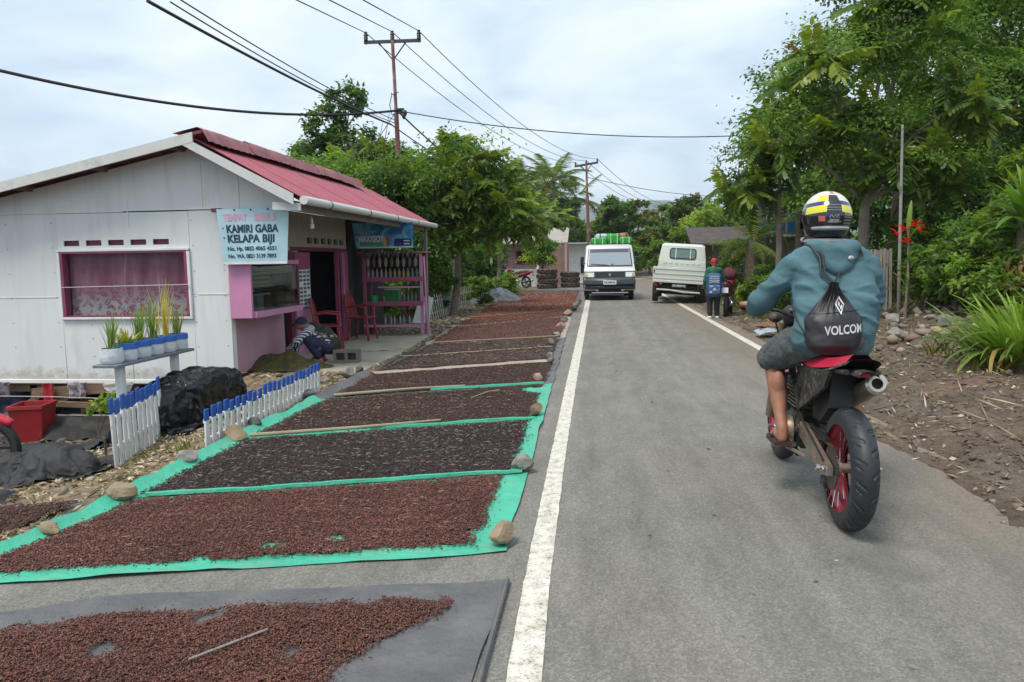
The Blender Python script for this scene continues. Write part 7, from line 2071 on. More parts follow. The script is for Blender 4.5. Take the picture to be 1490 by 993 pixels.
# slatted fence between the mats and the trees
lathm = M('grey_lath', (.50, .48, .44), .8, .3, 5, bump=.2)
t = thing('slatted_fence', 'grey slatted bamboo fence leaning beside the far mats', 'fence', (-3.80, 16.9, 0))
for i in range(40):
    f = i / 39; h = .62 + .05 * nz(i * .7, 2); lean = .42 * (1 - f) ** 1.5 + .03 * nz(i * .9, 5)
    p = Vector((-.10 + .35 * nz(f * 3, 1) * f, 8.6 * f, 0)); dr = Vector((-.25 * lean, -lean, 1)).normalized()
    q = MB(); q.beam(p - dr * .05, p + dr * h, .060, .014, up=(1, 0, 0)); q.obj('slat', lathm, t)
for z in (.16, .44):
    q = MB(); q.tube([(-.12 - .02 + .35 * nz(f * 3, 1) * f, 8.6 * f - .2 * (1 - f), z) for f in np.linspace(0, 1, 12)], .014, 5); q.obj('rail', lathm, t)
t = tag(MB().prism([(-4.05, 16.2, 0), (-3.72, 16.35, 0), (-3.62, 16.5, .60), (-3.90, 16.4, .62)], (.02, .02, 0)).obj('metal_sheet', M('zinc_sheet', (.42, .46, .45), .4, .15, 5, metal=.3)), 'pale metal sheet leaning at the near end of the slatted fence', 'sheet')
crumple('grey_tarpaulin', 'silvery grey tarpaulin heaped at the edge of the rust orange cloves', 'tarpaulin', heapf(-3.35, 25.2, .85, .7, .45), 60, 50, M('silver_tarp', (.34, .34, .35), .5, .35, 4), .16, 33, 4.5)
# tyres by the far house
def tyre(lab, x, y, z, R, W, grp):
    q = MB(); q.lathe([(R * .55, -W / 2), (R * .9, -W / 2), (R, -W * .3), (R, W * .3), (R * .9, W / 2), (R * .55, W / 2), (R * .5, 0), (R * .55, -W / 2)], 24, (0, 0, W / 2))
    t = thing('tyre', lab, 'tyre', (x + .06 * nz(z * 9, x), y, z), 0, grp, .03 * nz(z * 7, x), .05 * nz(z * 5, y)); q.obj('carcass', M('dusty_rubber', (.12, .09, .065), .9, .3, 8), t)
    q = MB()
    for k in range(24):
        a = 2 * pi * k / 24; q.box((R * cos(a), R * sin(a), W / 2), (.03, R * .12, W * .72), rot=Matrix.Rotation(a, 3, 'Z') @ Matrix.Rotation(.5 if k % 2 else -.5, 3, 'X'))
    q.obj('tread', rubber, t)
for i, l in enumerate(('bottom', 'second', 'third', 'top')):
    tyre(l + ' tyre of the dusty four high stack by the far pink wall', -2.38 + .03 * (i % 2), 36.2, .0 + i * .235, .48, .23, 'stacked tyres')
for i, l in enumerate(('bottom', 'middle', 'top')):
    tyre(l + ' tyre of the three high stack nearer the van', -1.28, 37.3, .0 + i * .26, .46, .25, 'stacked tyres')
# far left house with pink walls
hs = thing('far_house', 'low far house with grey roof and pinkish walls behind the stacked tyres', 'house', (-4.2, 42, 0))
def hp(n, c, d, m, par=None, b=0): q = MB(); q.box(c, d, b=b); return q.obj(n, m, par or hs)
hp('wall', (0, 2.0, 1.2), (4.2, .15, 2.4), pink_pale); hp('wall', (2.0, 4.0, 1.2), (.15, 4, 2.4), pink_pale)
hp('dado', (0, 1.9, .35), (4.2, .06, .7), white_paint); w = hp('window', (.2, 1.9, 1.5), (1.3, .06, .8), maroon); hp('pane', (.2, 1.86, 1.5), (1.1, .03, .65), glass_mat('far_glass', (.03, .02, .02), .1, .9), w)
q = MB(); q.prism([(-2.6, .4, 2.25), (2.6, .4, 2.25), (2.6, 3.5, 3.2), (-2.6, 3.5, 3.2)], (0, 0, .06)); q.obj('roof', M('old_zinc', (.36, .33, .30), .6, .3, 3, col2=(.25, .13, .08), thr=(.5, .7)), hs)
for x in (-2.2, .9, 2.2): hp('post', (x, .6, 1.1), (.12, .12, 2.3), white_paint)
w2 = thing('brick_wall', 'pinkish brown wall panel standing beside the clipped bush far off', 'wall', (-1.95, 40, 0)); q = MB(); q.box((0, 0, 1.05), (1.0, .15, 2.1)); q.obj('wall_panel', M('brick_pink', (.24, .145, .125), .8, .2, 4), w2); q = MB(); q.box((.35, -.09, 1.1), (.14, .05, 2.2)); q.obj('pilaster', pink_pale, w2)
w3 = thing('white_shop', 'white walled building beyond the tyres, left of the van', 'building', (-.9, 43.5, 0)); q = MB(); q.box((0, 0, 1.1), (1.9, .3, 2.2)); q.obj('wall', white_paint, w3); q = MB(); q.box((0, -.4, 2.25), (2.2, 1.2, .06)); q.obj('roof', M('pale_blue_roof', (.42, .50, .60), .5), w3); q = MB(); q.box((.3, -.18, 1.0), (.6, .05, .9)); q.obj('window', dark_in, w3)
q = MB(); q.box((0, 0, .45), (3.4, .2, .9)); o = q.obj('low_wall', M('painted_wall', (.50, .52, .50), .7, .3, 2, col2=(.10, .18, .14), thr=(.55, .6), s2=2.5), loc=(-4.0, 38.6, 0)); tag(o, 'low white wall with dark paint marks in front of the far house', 'wall')
t = thing('parked_motorbike', 'parked motorbike with a red box by the low white wall far off', 'motorbike', (-3.95, 37.2, .0), rad(60)); underbone(t, redp, black_plastic, black_plastic)
# hut and houses on the right
hut = thing('wooden_hut', 'dark wooden hut with a rusty roof behind the pickup', 'hut', (5.1, 31.5, .1))
oldroof = M('rusted_roof', (.07, .058, .056), .8, .4, 3, col2=(.11, .065, .05), thr=(.5, .7))
q = MB(); q.prism([(-1.4, -.9, 1.75), (1.7, -.9, 1.75), (1.7, 1.2, 2.45), (-1.4, 1.2, 2.45)], (0, 0, .07)); q.obj('roof', oldroof, hut)
for i in range(9):
    q = MB(); q.box((-1.2 + i * .31, .05 + .0, .95), (.27, .04, 1.7 - .05 * (i % 3))); q.obj('plank', wood_grey if i % 2 else wood_old, hut)
for x in (-1.25, 0.2, 1.5): q = MB(); q.box((x, -.75, .9), (.1, .1, 1.75)); q.obj('post', wood_old, hut)
q = MB(); q.box((0, -.6, .75), (2.6, .5, .05)); q.obj('counter', wood_grey, hut)
bh = thing('blue_house', 'blue walled house half hidden by the trees behind the rider', 'house', (8.2, 33.5, .6))
bluew = M('blue_wall', (.03, .17, .38), .7, .15, 2)
q = MB(); q.box((0, 0, 2.6), (3.6, .2, 1.9)); q.obj('wall', bluew, bh); q = MB(); q.prism([(-2.2, -1.2, 3.35), (2.2, -1.2, 3.35), (2.2, 1.0, 4.2), (-2.2, 1.0, 4.2)], (0, 0, .06)); q.obj('roof', M('teal_roof', (.05, .13, .13), .6, .3, 3), bh)
w = MB().box((-.6, -.12, 2.7), (.9, .08, .8)).obj('window', white_paint, bh); MB().box((-.6, -.17, 2.7), (.75, .03, .65)).obj('pane', dark_in, w)
MB().box((0, -.3, 1.62), (3.7, .9, .08)).obj('balcony_floor', M('grey_concrete', (.24, .24, .23), .9), bh); MB().box((0, .0, .7), (3.2, .2, 1.7)).obj('base_wall', M('grey_concrete2', (.22, .22, .20), .9), bh)
for k in range(6): MB().box((-1.6 + k * .62, -.7, 1.95), (.05, .05, .6)).obj('baluster', wood_old, bh)
MB().box((0, -.7, 2.26), (3.5, .07, .06)).obj('handrail', wood_old, bh)
# weathered paling fence behind the rider
t = thing('paling_fence', 'weathered grey paling fence in the greenery behind the rider', 'fence', (4.62, 15.3, .40))
for i in range(17):
    q = MB(); q.box((i * .062, .10 * nz(i * .5, 2), .52 + .05 * nz(i * 1.3, 1)), (.048, .018, 1.15), rot=Matrix.Rotation(.05 * nz(i * 1.1, 4), 3, 'Y')); q.obj('paling', wood_grey, t)
for z in (.35, .8): q = MB(); q.box((.5, .03, z), (1.1, .03, .05)); q.obj('rail', wood_old, t)
t = thing('paling_fence', 'short pale paling fence beside the trunks left of the rider', 'fence', (6.2, 25.5, .25))
for i in range(9):
    q = MB(); q.box((i * .12, 0, .6), (.06, .02, 1.2 + .1 * (i % 3))); q.obj('paling', lathm, t)
# orange plastic crate heap and blue bags on the verge near the handlebar
o = heap('orange_husks', 'small heap of orange husks on the verge left of the handlebar', 'heap', (3.35, 15.2, .06), .26, .22, .08, M('orange_husk', (.20, .085, .04), .9, .5, 20, bump=.6))
crumple('plastic_sheet', 'crumpled pale blue plastic sheet on the verge left of the rider', 'plastic sheet', lambda u, v: (2.75 + .5 * u, 13.2 + .5 * v, .07 + .05 * sin(u * 3)), 20, 16, M('blue_film', (.32, .40, .46), .35), .06, 44, 6)
# ================================================================== vegetation
bark = M('bark', (.115, .085, .062), .9, .4, 6, bump=.6, bscale=20, col2=(.20, .18, .15), thr=(.55, .7), s2=4)
bark_pale = M('pale_bark', (.22, .18, .14), .9, .35, 6, bump=.5, bscale=22)
lf = leaf_mat('leaf', trans=.46)
lf_gloss = leaf_mat('glossy_leaf', rough=.36, trans=.36)
DEEP = [(0.034, 0.081, 0.023), (0.044, 0.101, 0.029), (0.055, 0.117, 0.034), (0.029, 0.068, 0.021)]
MID = [(0.062, 0.135, 0.03), (0.078, 0.162, 0.038), (0.095, 0.182, 0.041), (0.049, 0.108, 0.027)]
LITE = [(0.106, 0.194, 0.035), (0.131, 0.219, 0.043), (0.088, 0.169, 0.035), (0.163, 0.237, 0.05)]
OLIV = [(.075, .095, .026), (.09, .11, .03), (.055, .075, .022)]
ORNG = [(.17, .10, .025), (.13, .12, .03), (.10, .11, .03)]

def leaf_cloud(lobes, n, L, W, pals, r, clump=.16, up=.35, gap=.25, droop=.25):
    """n leaves gathered in clumps through the lobes (centre, radii); returns verts, faces, colours"""
    lobes = [(Vector(c), (q, q, q * .8) if isinstance(q, (int, float)) else q) for c, q in lobes]
    vol = np.array([q[0] * q[1] + q[1] * q[2] + q[0] * q[2] for _, q in lobes]); vol /= vol.sum()
    cs, cr, cc, cn = [], [], [], []
    for (c, q), w in zip(lobes, vol):
        m = max(6, int(n * w / 55))
        for _ in range(m):
            d = r.normal(size=3); d /= np.linalg.norm(d)
            if d[2] < -.45: d[2] *= -.6
            k = r.uniform(.35, 1.0) ** .45 * (1 + .22 * nz(d[0] * 2.2 + c.x, d[1] * 2.2 + c.y, d[2] * 2.2))
            p = np.array(c) + d * np.array(q) * k
            cs.append(p); cr.append(clump * (q[0] + q[1] + q[2]) / 3 * r.uniform(.7, 1.5)); cn.append(d)
            t = .5 + .5 * nz(p[0] * .9, p[1] * .9, p[2] * .9 + 9) + r.uniform(-.22, .22) + .12 * d[2]
            pal = pals[int(max(0, min(len(pals) - 1, t * len(pals))))]
            cc.append(np.array(pal[r.integers(0, len(pal))]) * r.uniform(.8, 1.25))
    cs, cr, cc, cn = map(np.array, (cs, cr, cc, cn))
    k = r.integers(0, len(cs), n)
    off = r.normal(size=(n, 3)); off[:, 2] *= .7
    P = cs[k] + off * cr[k][:, None]
    nrm = cn[k] * .55 + r.normal(size=(n, 3)) * .6 + np.array((0, 0, up + .35)); nrm /= np.linalg.norm(nrm, axis=1)[:, None]
    d = r.normal(size=(n, 3)) + cn[k] * .8 - np.array((0, 0, droop)); d -= nrm * (d * nrm).sum(1)[:, None]; d /= np.linalg.norm(d, axis=1)[:, None] + 1e-6
    s = np.cross(nrm, d)
    l = L * r.uniform(.6, 1.25, n); w = W * r.uniform(.7, 1.2, n)
    e = lambda v, a: v * a[:, None]
    V = np.stack([P, P + e(d, l * .45) + e(s, w * .5) + e(nrm, w * .10), P + e(d, l) - e(nrm, l * .10), P + e(d, l * .45) - e(s, w * .5) + e(nrm, w * .10)], 1).reshape(-1, 3)
    F = np.arange(n * 4).reshape(-1, 4)
    C = np.repeat(cc[k] * r.uniform(.72, 1.3, (n, 1)), 4, 0)
    return V, F, C

def limbs(mb, base, lobes, r0, fork, rr, twig=5):
    base = Vector(base); tip = base + Vector(fork)
    mid = base.lerp(tip, .5) + Vector((rr.uniform(-.1, .1), rr.uniform(-.1, .1), 0)) * (tip - base).length * .4
    mb.tube([base - Vector((0, 0, .25)), base + Vector((0, 0, .15)), mid, tip], [r0 * 1.5, r0 * 1.05, r0 * .85, r0 * .62], 9)
    for c, q in lobes:
        c = Vector(c); st = mid.lerp(tip, rr.uniform(.3, 1))
        m = st.lerp(c, .5) + Vector((rr.uniform(-.2, .2), rr.uniform(-.2, .2), .15)) * (c - st).length * .4
        mb.tube([st, m, c], [r0 * .42, r0 * .30, r0 * .12], 6)
        q0 = q if isinstance(q, (int, float)) else (q[0] + q[2]) / 2
        for _ in range(twig):
            d = Vector((rr.gauss(0, 1), rr.gauss(0, 1), rr.gauss(.3, .8))).normalized()
            b0 = m.lerp(c, rr.uniform(.3, 1)); b1 = c + d * q0 * .85
            mb.tube([b0, b0.lerp(b1, .55) + Vector((0, 0, .06 * q0)), b1], [r0 * .16, r0 * .10, r0 * .03], 4, cap=False)

seed_ = [100]
def tree(name, lab, cat, base, lobes, n, L, W, pals, r0=.12, fork=None, mat=None, bmat=None, group=None, clump=.16, up=.35, twig=5):
    """lobes relative to base"""
    seed_[0] += 1
    rr = random.Random(seed_[0]); r = np.random.default_rng(seed_[0])
    t = thing(name, lab, cat, base, 0, group)
    zc = sum(c[2] for c, _ in lobes) / len(lobes)
    mb = MB(); limbs(mb, (0, 0, 0), lobes, r0, fork or (rr.uniform(-.15, .15), rr.uniform(-.15, .15), zc * .62), rr, twig); mb.obj('trunk', bmat or bark, t)
    V, F, C = leaf_cloud(lobes, n, L, W, pals, r, clump, up)
    o = link('crown', np_mesh('crown', V, F, mat or lf, C), t); tag(o, kind='stuff')
    return t

def auto_lobes(w, h, z0, k, seed, d=None, flat=.75):
    """k lobes filling an uneven crown of half width w between z0 and h"""
    rr = random.Random(seed); out = []
    for i in range(k):
        f = (i + .5) / k
        z = z0 + (h - z0) * (.12 + .76 * f)
        env = w * (sin(pi * min(.97, .22 + f * .72)) ** .7)
        a = i * 2.4 + rr.uniform(-.5, .5); rad_ = env * rr.uniform(.25, .72)
        q = w * rr.uniform(.34, .55)
        out.append(((rad_ * cos(a), rad_ * sin(a) * (d or 1), z), (q, q, q * flat)))
    return out

# pinnate leaves (three shapes shared by every tree of that kind)
def pinnate(name, L, pairs, ll, lw, col, droop, seed):
    r = np.random.default_rng(seed); V, F, C = [], [], []
    def add(p, d, nrm, l, w, c):
        d = d / np.linalg.norm(d); s = np.cross(nrm, d); s /= np.linalg.norm(s) + 1e-9; nn = np.cross(d, s)
        b = len(V)
        pts = [p, p + d * l * .3 + s * w * .5 - nn * w * .12, p + d * l * .3 - s * w * .5 - nn * w * .12, p + d * l * .7 + s * w * .42 - nn * (w * .12 + l * .05), p + d * l * .7 - s * w * .42 - nn * (w * .12 + l * .05), p + d * l - nn * l * .16]
        V.extend(pts); C.extend([c * k for k in (.9, 1, 1, 1.05, 1.05, 1.1)])
        F.extend([(b, b + 2, b + 4, b + 3), (b, b + 3, b + 1, b), (b + 3, b + 4, b + 5, b + 3)])
    def rach(t): return np.array((L * t, 0, -droop * L * t * t + .10 * L * t))
    for i in range(pairs):
        t = .16 + .80 * i / (pairs - 1); p = rach(t); l = ll * (1 - .45 * abs(t - .5)) * r.uniform(.88, 1.1)
        for s in (-1, 1):
            d = np.array((.42, s * 1.0, -.55 + r.normal(0, .12))); add(p, d, np.array((0, 0, 1.0)) + r.normal(0, .14, 3), l, lw, np.array(col) * r.uniform(.8, 1.2))
    add(rach(1), np.array((1, 0, -.4)), np.array((0, 0, 1.0)), ll, lw, np.array(col))
    for i in range(5):
        a, b2 = rach(i / 5), rach((i + 1) / 5); b = len(V); w = .010 * (1 - i / 6)
        V.extend([a + np.array((0, w, 0)), a - np.array((0, w, 0)), b2 - np.array((0, w, 0)), b2 + np.array((0, w, 0))]); C.extend([np.array((.12, .13, .04))] * 4); F.append((b, b + 1, b + 2, b + 3))
    Ff = [tuple(dict.fromkeys(f)) for f in F]
    me = bpy.data.meshes.new(name); me.from_pydata([tuple(v) for v in V], [], Ff)
    a = me.attributes.new('Col', 'FLOAT_COLOR', 'POINT')
    a.data.foreach_set('color', np.concatenate([np.array(C), np.ones((len(C), 1))], 1).astype(np.float32).ravel())
    me.materials.append(lf_gloss); me.update()
    return me
PIN = [pinnate('compound_leaf', .62, 8, .27, .085, c, d, i) for i, (c, d) in enumerate([((.058, .115, .024), .45), ((.044, .092, .022), .6), ((.10, .165, .030), .35)])]
PINR = pinnate('compound_leaf', .5, 8, .22, .06, (.20, .055, .04), .3, 9)

def pinnate_tree(lab, base, tips, r0, fork, per=9, scale=1.0, fill=None, group=None, light=.25, cat='tree', name='broadleaf_tree'):
    seed_[0] += 1; rr = random.Random(seed_[0])
    t = thing(name, lab, cat, base, 0, group)
    mb = MB(); tip = Vector(fork); b0 = Vector((0, 0, 0)); mid = tip * .5 + Vector((.05, .03, 0))
    mb.tube([(0, 0, -.3), (0, 0, .1), mid, tip], [r0 * 1.4, r0, r0 * .85, r0 * .65], 9)
    hubs = []
    for k, (c, q) in enumerate(fill[0]):
        c = Vector(c); st = mid.lerp(tip, rr.uniform(.35, 1)); h = st.lerp(c, .72) + Vector((rr.uniform(-.15, .15), rr.uniform(-.15, .15), -.05))
        mb.tube([st, st.lerp(h, .5) + Vector((0, 0, .06)), h], [r0 * .42, r0 * .34, r0 * .24], 6); hubs.append(h)
    for p in tips:
        p = Vector(p); h = min(hubs, key=lambda z: (z - p).length)
        mb.tube([h, h.lerp(p, .5) + Vector((rr.uniform(-.1, .1), rr.uniform(-.1, .1), .04)), p], [r0 * .18, r0 * .13, r0 * .07], 5)
    mb.obj('trunk', bark_pale, t)
    n = 0
    for p in tips:
        for k in range(per):
            if n >= 300: break
            n += 1
            a = k * 2.39996 + rr.uniform(-.3, .3); el = rr.uniform(-.75, .45) if k < per - 2 else rr.uniform(.5, 1.1)
            back = Vector((rr.gauss(0, .10), rr.gauss(0, .10), rr.gauss(0, .08) - .03 * k)) * scale
            me = PIN[2] if rr.random() < light * (1.6 if el > .4 else .7) else PIN[rr.randrange(2)]
            o = link('compound_leaf', me, t, loc=Vector(p) + back, rot=(rr.uniform(-.4, .4), -el, a), scale=scale * rr.uniform(.75, 1.15))
    if fill:
        V, F, C = leaf_cloud(fill[0], fill[1], fill[2], fill[2] * .42, [DEEP, MID], np.random.default_rng(seed_[0]), .2)
        o = link('crown', np_mesh('crown', V, F, lf, C), t); tag(o, kind='stuff')
    return t
def tips_in(lobes, n, seed):
    rr = random.Random(seed); out = []
    for i in range(n):
        c, q = lobes[i % len(lobes)]
        q = (q, q, q * .8) if isinstance(q, (int, float)) else q
        d = Vector((rr.gauss(0, 1), rr.gauss(0, 1), rr.gauss(.25, .9))).normalized() * rr.uniform(.55, 1.0)
        out.append((c[0] + d.x * q[0], c[1] + d.y * q[1], c[2] + d.z * q[2]))
    return out

# --- right-hand side
LB = [((-.5, 0, 4.9), (1.3, 1.1, 1.0)), ((.9, .2, 5.6), (1.2, 1.0, 1.1)), ((-1.5, -.2, 3.7), (1.0, .9, .8)), ((.2, -.2, 3.5), (1.3, 1.0, .9)), ((1.4, .0, 4.2), (1.0, 1, 1.0)), ((.5, 0, 6.3), (.7, .7, .5)), ((.45, -.5, 2.9), (.9, .6, .55)), ((1.4, -.4, 2.9), (.8, .6, .5))]
pinnate_tree('tall broadleaf tree with long drooping feathered leaves above the rider', (5.5, 16.8, .25), tips_in(LB, 36, 5), .13, (.1, 0, 3.0), 9, 1.0, (LB, 15000, .115))
t = bpy.data.objects['broadleaf_tree']
for (x, y, z, a) in ((-1.2, -.2, 5.2, 2.6), (-1.05, -.2, 5.35, .9), (-.8, -.1, 5.45, 1.9)):
    link('compound_leaf', PINR, t, loc=(x, y, z), rot=(.3, -.9, a), scale=.9).update_tag()
LB2 = [((-.6, 0, 3.8), (.9, .8, .45)), ((.3, .2, 4.0), (.8, .8, .6)), ((.0, 0, 4.6), (.7, .7, .5)), ((-.9, 0, 3.2), (.5, .5, .3))]
pinnate_tree('slim feather leaved tree leaning over the road behind the hut', (4.6, 20.0, .15), tips_in(LB2, 17, 8), .09, (-.05, 0, 2.8), 9, 1.05, (LB2, 2600, .12))
tree('dense_tree', 'very tall dark evergreen tree rising out of the top of the picture', 'tree', (9.3, 25.0, .8),
     [((-1.2, 0, 9.0), (1.9, 1.6, 1.5)), ((1.0, 0, 9.6), (2.0, 1.6, 1.7)), ((.2, -.3, 7.0), (2.2, 1.8, 1.4)), ((2.2, 0, 7.6), (1.6, 1.4, 1.3)), ((-.3, 0, 11.3), (2.2, 1.8, 1.5)), ((1.6, 0, 11.6), (1.8, 1.6, 1.4))], 26000, .17, .085, [DEEP, DEEP, MID], .28, clump=.13)
tree('dense_tree', 'broad mid green tree behind the bare pole', 'tree', (9.2, 21.5, .7),
     [((-.8, 0, 3.9), (1.5, 1.3, 1.2)), ((.8, -.3, 4.6), (1.6, 1.4, 1.3)), ((-.3, 0, 5.8), (1.5, 1.3, 1.1)), ((1.8, 0, 5.5), (1.3, 1.2, 1.2)), ((.3, -.2, 3.0), (1.5, 1.2, .9)), ((1.3, 0, 6.8), (1.2, 1.0, .9))], 22000, .15, .07, [DEEP, MID, MID], .2, clump=.13)
tree('airy_tree', 'thin airy tree with sky between its twigs at the right edge', 'tree', (12.6, 25.5, 1.0),
     [((-.9, 0, 7.2), (1.3, 1.1, .9)), ((.3, 0, 8.1), (1.4, 1.2, .9)), ((.9, 0, 6.8), (1.3, 1.2, .9)), ((-.3, 0, 6.0), (1.3, 1.1, .8)), ((1.5, 0, 7.6), (1.0, 1.0, .8))], 6500, .13, .06, [DEEP, MID], .16, clump=.2, twig=12)
tree('dense_tree', 'bushy tree with orange tinged young leaves at the right edge', 'tree', (11.2, 20.5, .9),
     [((.2, 0, 4.9), (1.1, 1.0, .9)), ((.9, 0, 5.5), (.9, .9, .7)), ((-.2, 0, 3.6), (1.3, 1.2, 1.1)), ((1.0, 0, 3.4), (1.2, 1.1, 1.0)), ((.3, 0, 2.2), (1.4, 1.2, .9))], 13000, .14, .065, [DEEP, MID, ORNG], .14)
tree('dense_tree', 'dark understorey tree between the rider helmet and the bare pole', 'tree', (7.0, 23.5, .5),
     [((-.3, 0, 2.6), (1.2, 1.1, .9)), ((.9, 0, 3.1), (1.3, 1.2, 1.0)), ((.2, 0, 4.0), (1.3, 1.2, .9)), ((-.8, 0, 4.6), (1.0, 1.0, .8))], 9000, .16, .08, [DEEP, MID], .14)
tree('dense_tree', 'leafy tree behind the drooping feathered leaves', 'tree', (6.6, 26.0, .5),
     [((-.5, 0, 4.2), (1.5, 1.2, 1.1)), ((.8, 0, 5.2), (1.6, 1.2, 1.2)), ((-.2, 0, 6.2), (1.4, 1.2, 1.0)), ((1.4, 0, 7.2), (1.4, 1.1, 1.0))], 9500, .17, .085, [DEEP, MID], .15)
for (x, y, w, h, z0, lab, pals, n) in [(8.2, 27.5, 1.9, 4.6, .6, 'leafy tree in the gap above the paling fence', [DEEP, MID], 9000), (10.6, 26.5, 2.0, 5.2, .6, 'leafy tree under the very tall dark tree', [DEEP, MID], 9000), (12.8, 23.0, 2.0, 5.0, .6, 'leafy tree below the airy tree', [MID, DEEP], 9000),
                          (10.0, 18.6, 1.4, 3.6, .4, 'bright leafy tree above the banana plants', [MID, LITE], 8500), (8.3, 19.0, 1.3, 3.2, .4, 'dark leafy tree at the foot of the bare pole', [DEEP, MID], 8000), (15.2, 27.5, 2.4, 6.0, .6, 'leafy tree far behind the orange tinged one', [DEEP, MID], 8000), (11.9, 17.6, 1.4, 4.2, .4, 'leafy tree at the right edge behind the banana leaf', [DEEP, MID], 8000)]:
    tree('dense_tree', lab, 'tree', (x, y, hgt(x, y)), auto_lobes(w, h, z0, 9, int(x * 11 + y)), n, .16, .08, pals, .12, clump=.15, twig=3)
shr = [(7.0, 14.6, 1.15, 1.6, 'leafy shrub with a pale crown left of the leaf trunk plant', [MID, DEEP]), (8.1, 15.4, 1.3, 2.1, 'tall dark shrub beside the leaf trunk plant', [DEEP, MID]), (9.3, 15.0, 1.2, 1.5, 'bright green shrub at the right edge above the strap leaves', [MID, LITE]),
       (6.7, 16.9, .9, 1.9, 'shrub behind the red flowered plant', [DEEP, MID]), (9.9, 16.8, 1.3, 2.4, 'tall shrub at the right edge behind the leaf trunk plant', [DEEP, MID, OLIV]), (5.9, 19.0, .9, 1.25, 'low shrub around the paling fence', [MID, DEEP]),
       (6.5, 13.3, .75, .8, 'low olive shrub at the back of the rubble', [OLIV, MID]), (8.0, 12.4, .8, .8, 'low scrub behind the strap-leaf clump', [OLIV, DEEP]), (4.9, 21.8, .8, 1.2, 'shrub at the foot of the trunks left of the rider', [DEEP, MID]),
       (3.95, 19.6, .55, .85, 'small weedy shrub beside the seated person', [MID, LITE]), (5.2, 18.6, .7, 1.05, 'yellowish green shrub left of the handlebar', [LITE, MID]), (4.3, 26.5, .8, 1.3, 'shrub in front of the wooden hut', [MID, DEEP])]
shr += [(6.15, 15.0, .5, 1.15, 'shrub at the foot of the bare pole beside the red flowers', [DEEP, MID]), (-4.15, 19.0, .6, 1.5, 'shrub around the trunk over the slatted fence', [DEEP, MID]), (5.6, 29.0, 1.0, 2.2, 'shrub hiding the right side of the wooden hut', [DEEP, MID]), (6.25, 14.0, .65, 1.2, 'leafy shrub right of the paling fence and the red flowers', [MID, DEEP]), (6.9, 13.2, .95, 1.7, 'leafy shrub between the bare pole and the shaggy trunk', [DEEP, MID]), (7.6, 14.4, 1.0, 2.2, 'tall shrub close behind the shaggy trunk', [MID, OLIV]),
        (8.4, 13.0, 1.0, 1.9, 'leafy shrub right of the shaggy trunk at the right edge', [MID, LITE]), (4.3, 16.4, .7, 1.2, 'leafy shrub left of the rider shoulder', [MID, DEEP]), (6.2, 12.2, .5, .6, 'low weeds at the back of the rubble beside the strap leaves', [OLIV, MID])]
for (x, y, w, h, lab, pals) in shr:
    tree('shrub', lab, 'shrub', (x, y, hgt(x, y)), auto_lobes(w, h, .05, 6, int(x * 10 + y)), int(2600 + 1500 * w * h), .11, .055, pals, .03, clump=.2, twig=3)
# far bank of bushes on the right
for (x, y, w, h, lab, pals, n) in [(6.8, 46, 2.3, 4.2, 'round bright green tree beyond the hut', [MID, LITE], 6500), (9.5, 43, 2.6, 5.0, 'dark leafy tree beyond the blue house', [DEEP, MID], 7000), (4.3, 52, 1.5, 2.6, 'small yellow green tree by the slim pole', [LITE, MID], 3000), (7.5, 37, 1.3, 2.6, 'bush between the hut and the blue house', [DEEP, MID], 4000),
                                (12.5, 36, 2.6, 5.5, 'tree behind the blue house', [DEEP, MID], 6500), (15.5, 30, 3.0, 6.0, 'broad tree far behind the bare pole', [DEEP, MID], 8000), (14.5, 24, 2.2, 4.5, 'tree beyond the right edge shrubs', [DEEP, MID], 6000)]:
    tree('bushy_tree', lab, 'tree', (x, y, hgt(x, y)), auto_lobes(w, h, .5, 8, int(x * 7 + y)), n, .26, .13, pals, .10, twig=3)

# leaf trunk plant (dracaena like), strap leaf clump, red flowered plant, banana
def strap_mesh(name, L, W, droop, col, seed, nseg=7, vfold=.25, curl=1.0):
    r = np.random.default_rng(seed); V, F, C = [], [], []
    for i in range(nseg + 1):
        t = i / nseg; a = 1.25 - droop * t ** 1.2
        w = W * (sin(pi * (.12 + .86 * t)) ** .7) * .5
        if i == 0: p = np.zeros(3)
        else: p = p + np.array((cos(a), 0, sin(a))) * L / nseg
        up_ = np.array((-sin(a), 0, cos(a)))
        for s in (-1, 0, 1): V.append(p + np.array((0, s * w, 0)) + up_ * abs(s) * w * vfold); C.append(np.array(col) * (.8 + .35 * t) * (1.12 if s == 0 else 1))
    for i in range(nseg):
        for k in range(2): b = i * 3 + k; F.append((b, b + 1, b + 4, b + 3))
    return np_mesh(name, np.array(V), np.array(F), lf_gloss, np.array(C), True)
STRAP = [strap_mesh('strap_leaf', .95, .050, d, c, i) for i, (d, c) in enumerate([(.75, (.075, .155, .03)), (1.25, (.055, .125, .028)), (.4, (.10, .185, .035)), (1.9, (.06, .12, .03)), (2.5, (.20, .17, .08))])]
def clump(name, lab, base, n, spread, scale, seed, meshes=STRAP, tilt=(.05, .9), leaf='strap_leaf', dry=.05):
    rr = random.Random(seed); t = thing(name, lab, 'plant', base)
    for i in range(n):
        a = rr.uniform(0, 2 * pi); q = spread * sqrt(rr.random())
        me = meshes[4] if (rr.random() < dry and len(meshes) > 4) else meshes[rr.randrange(min(4, len(meshes)))]
        x, y = q * cos(a), q * sin(a)
        link(leaf, me, t, loc=(x, y, hgt(base[0] + x, base[1] + y) - base[2] - .02 if base[2] < 1 else .0), rot=(rr.uniform(-.25, .25), rr.uniform(*tilt) * .5 * q / spread, a + rr.uniform(-.6, .6)), scale=scale * rr.uniform(.65, 1.15))
    return t
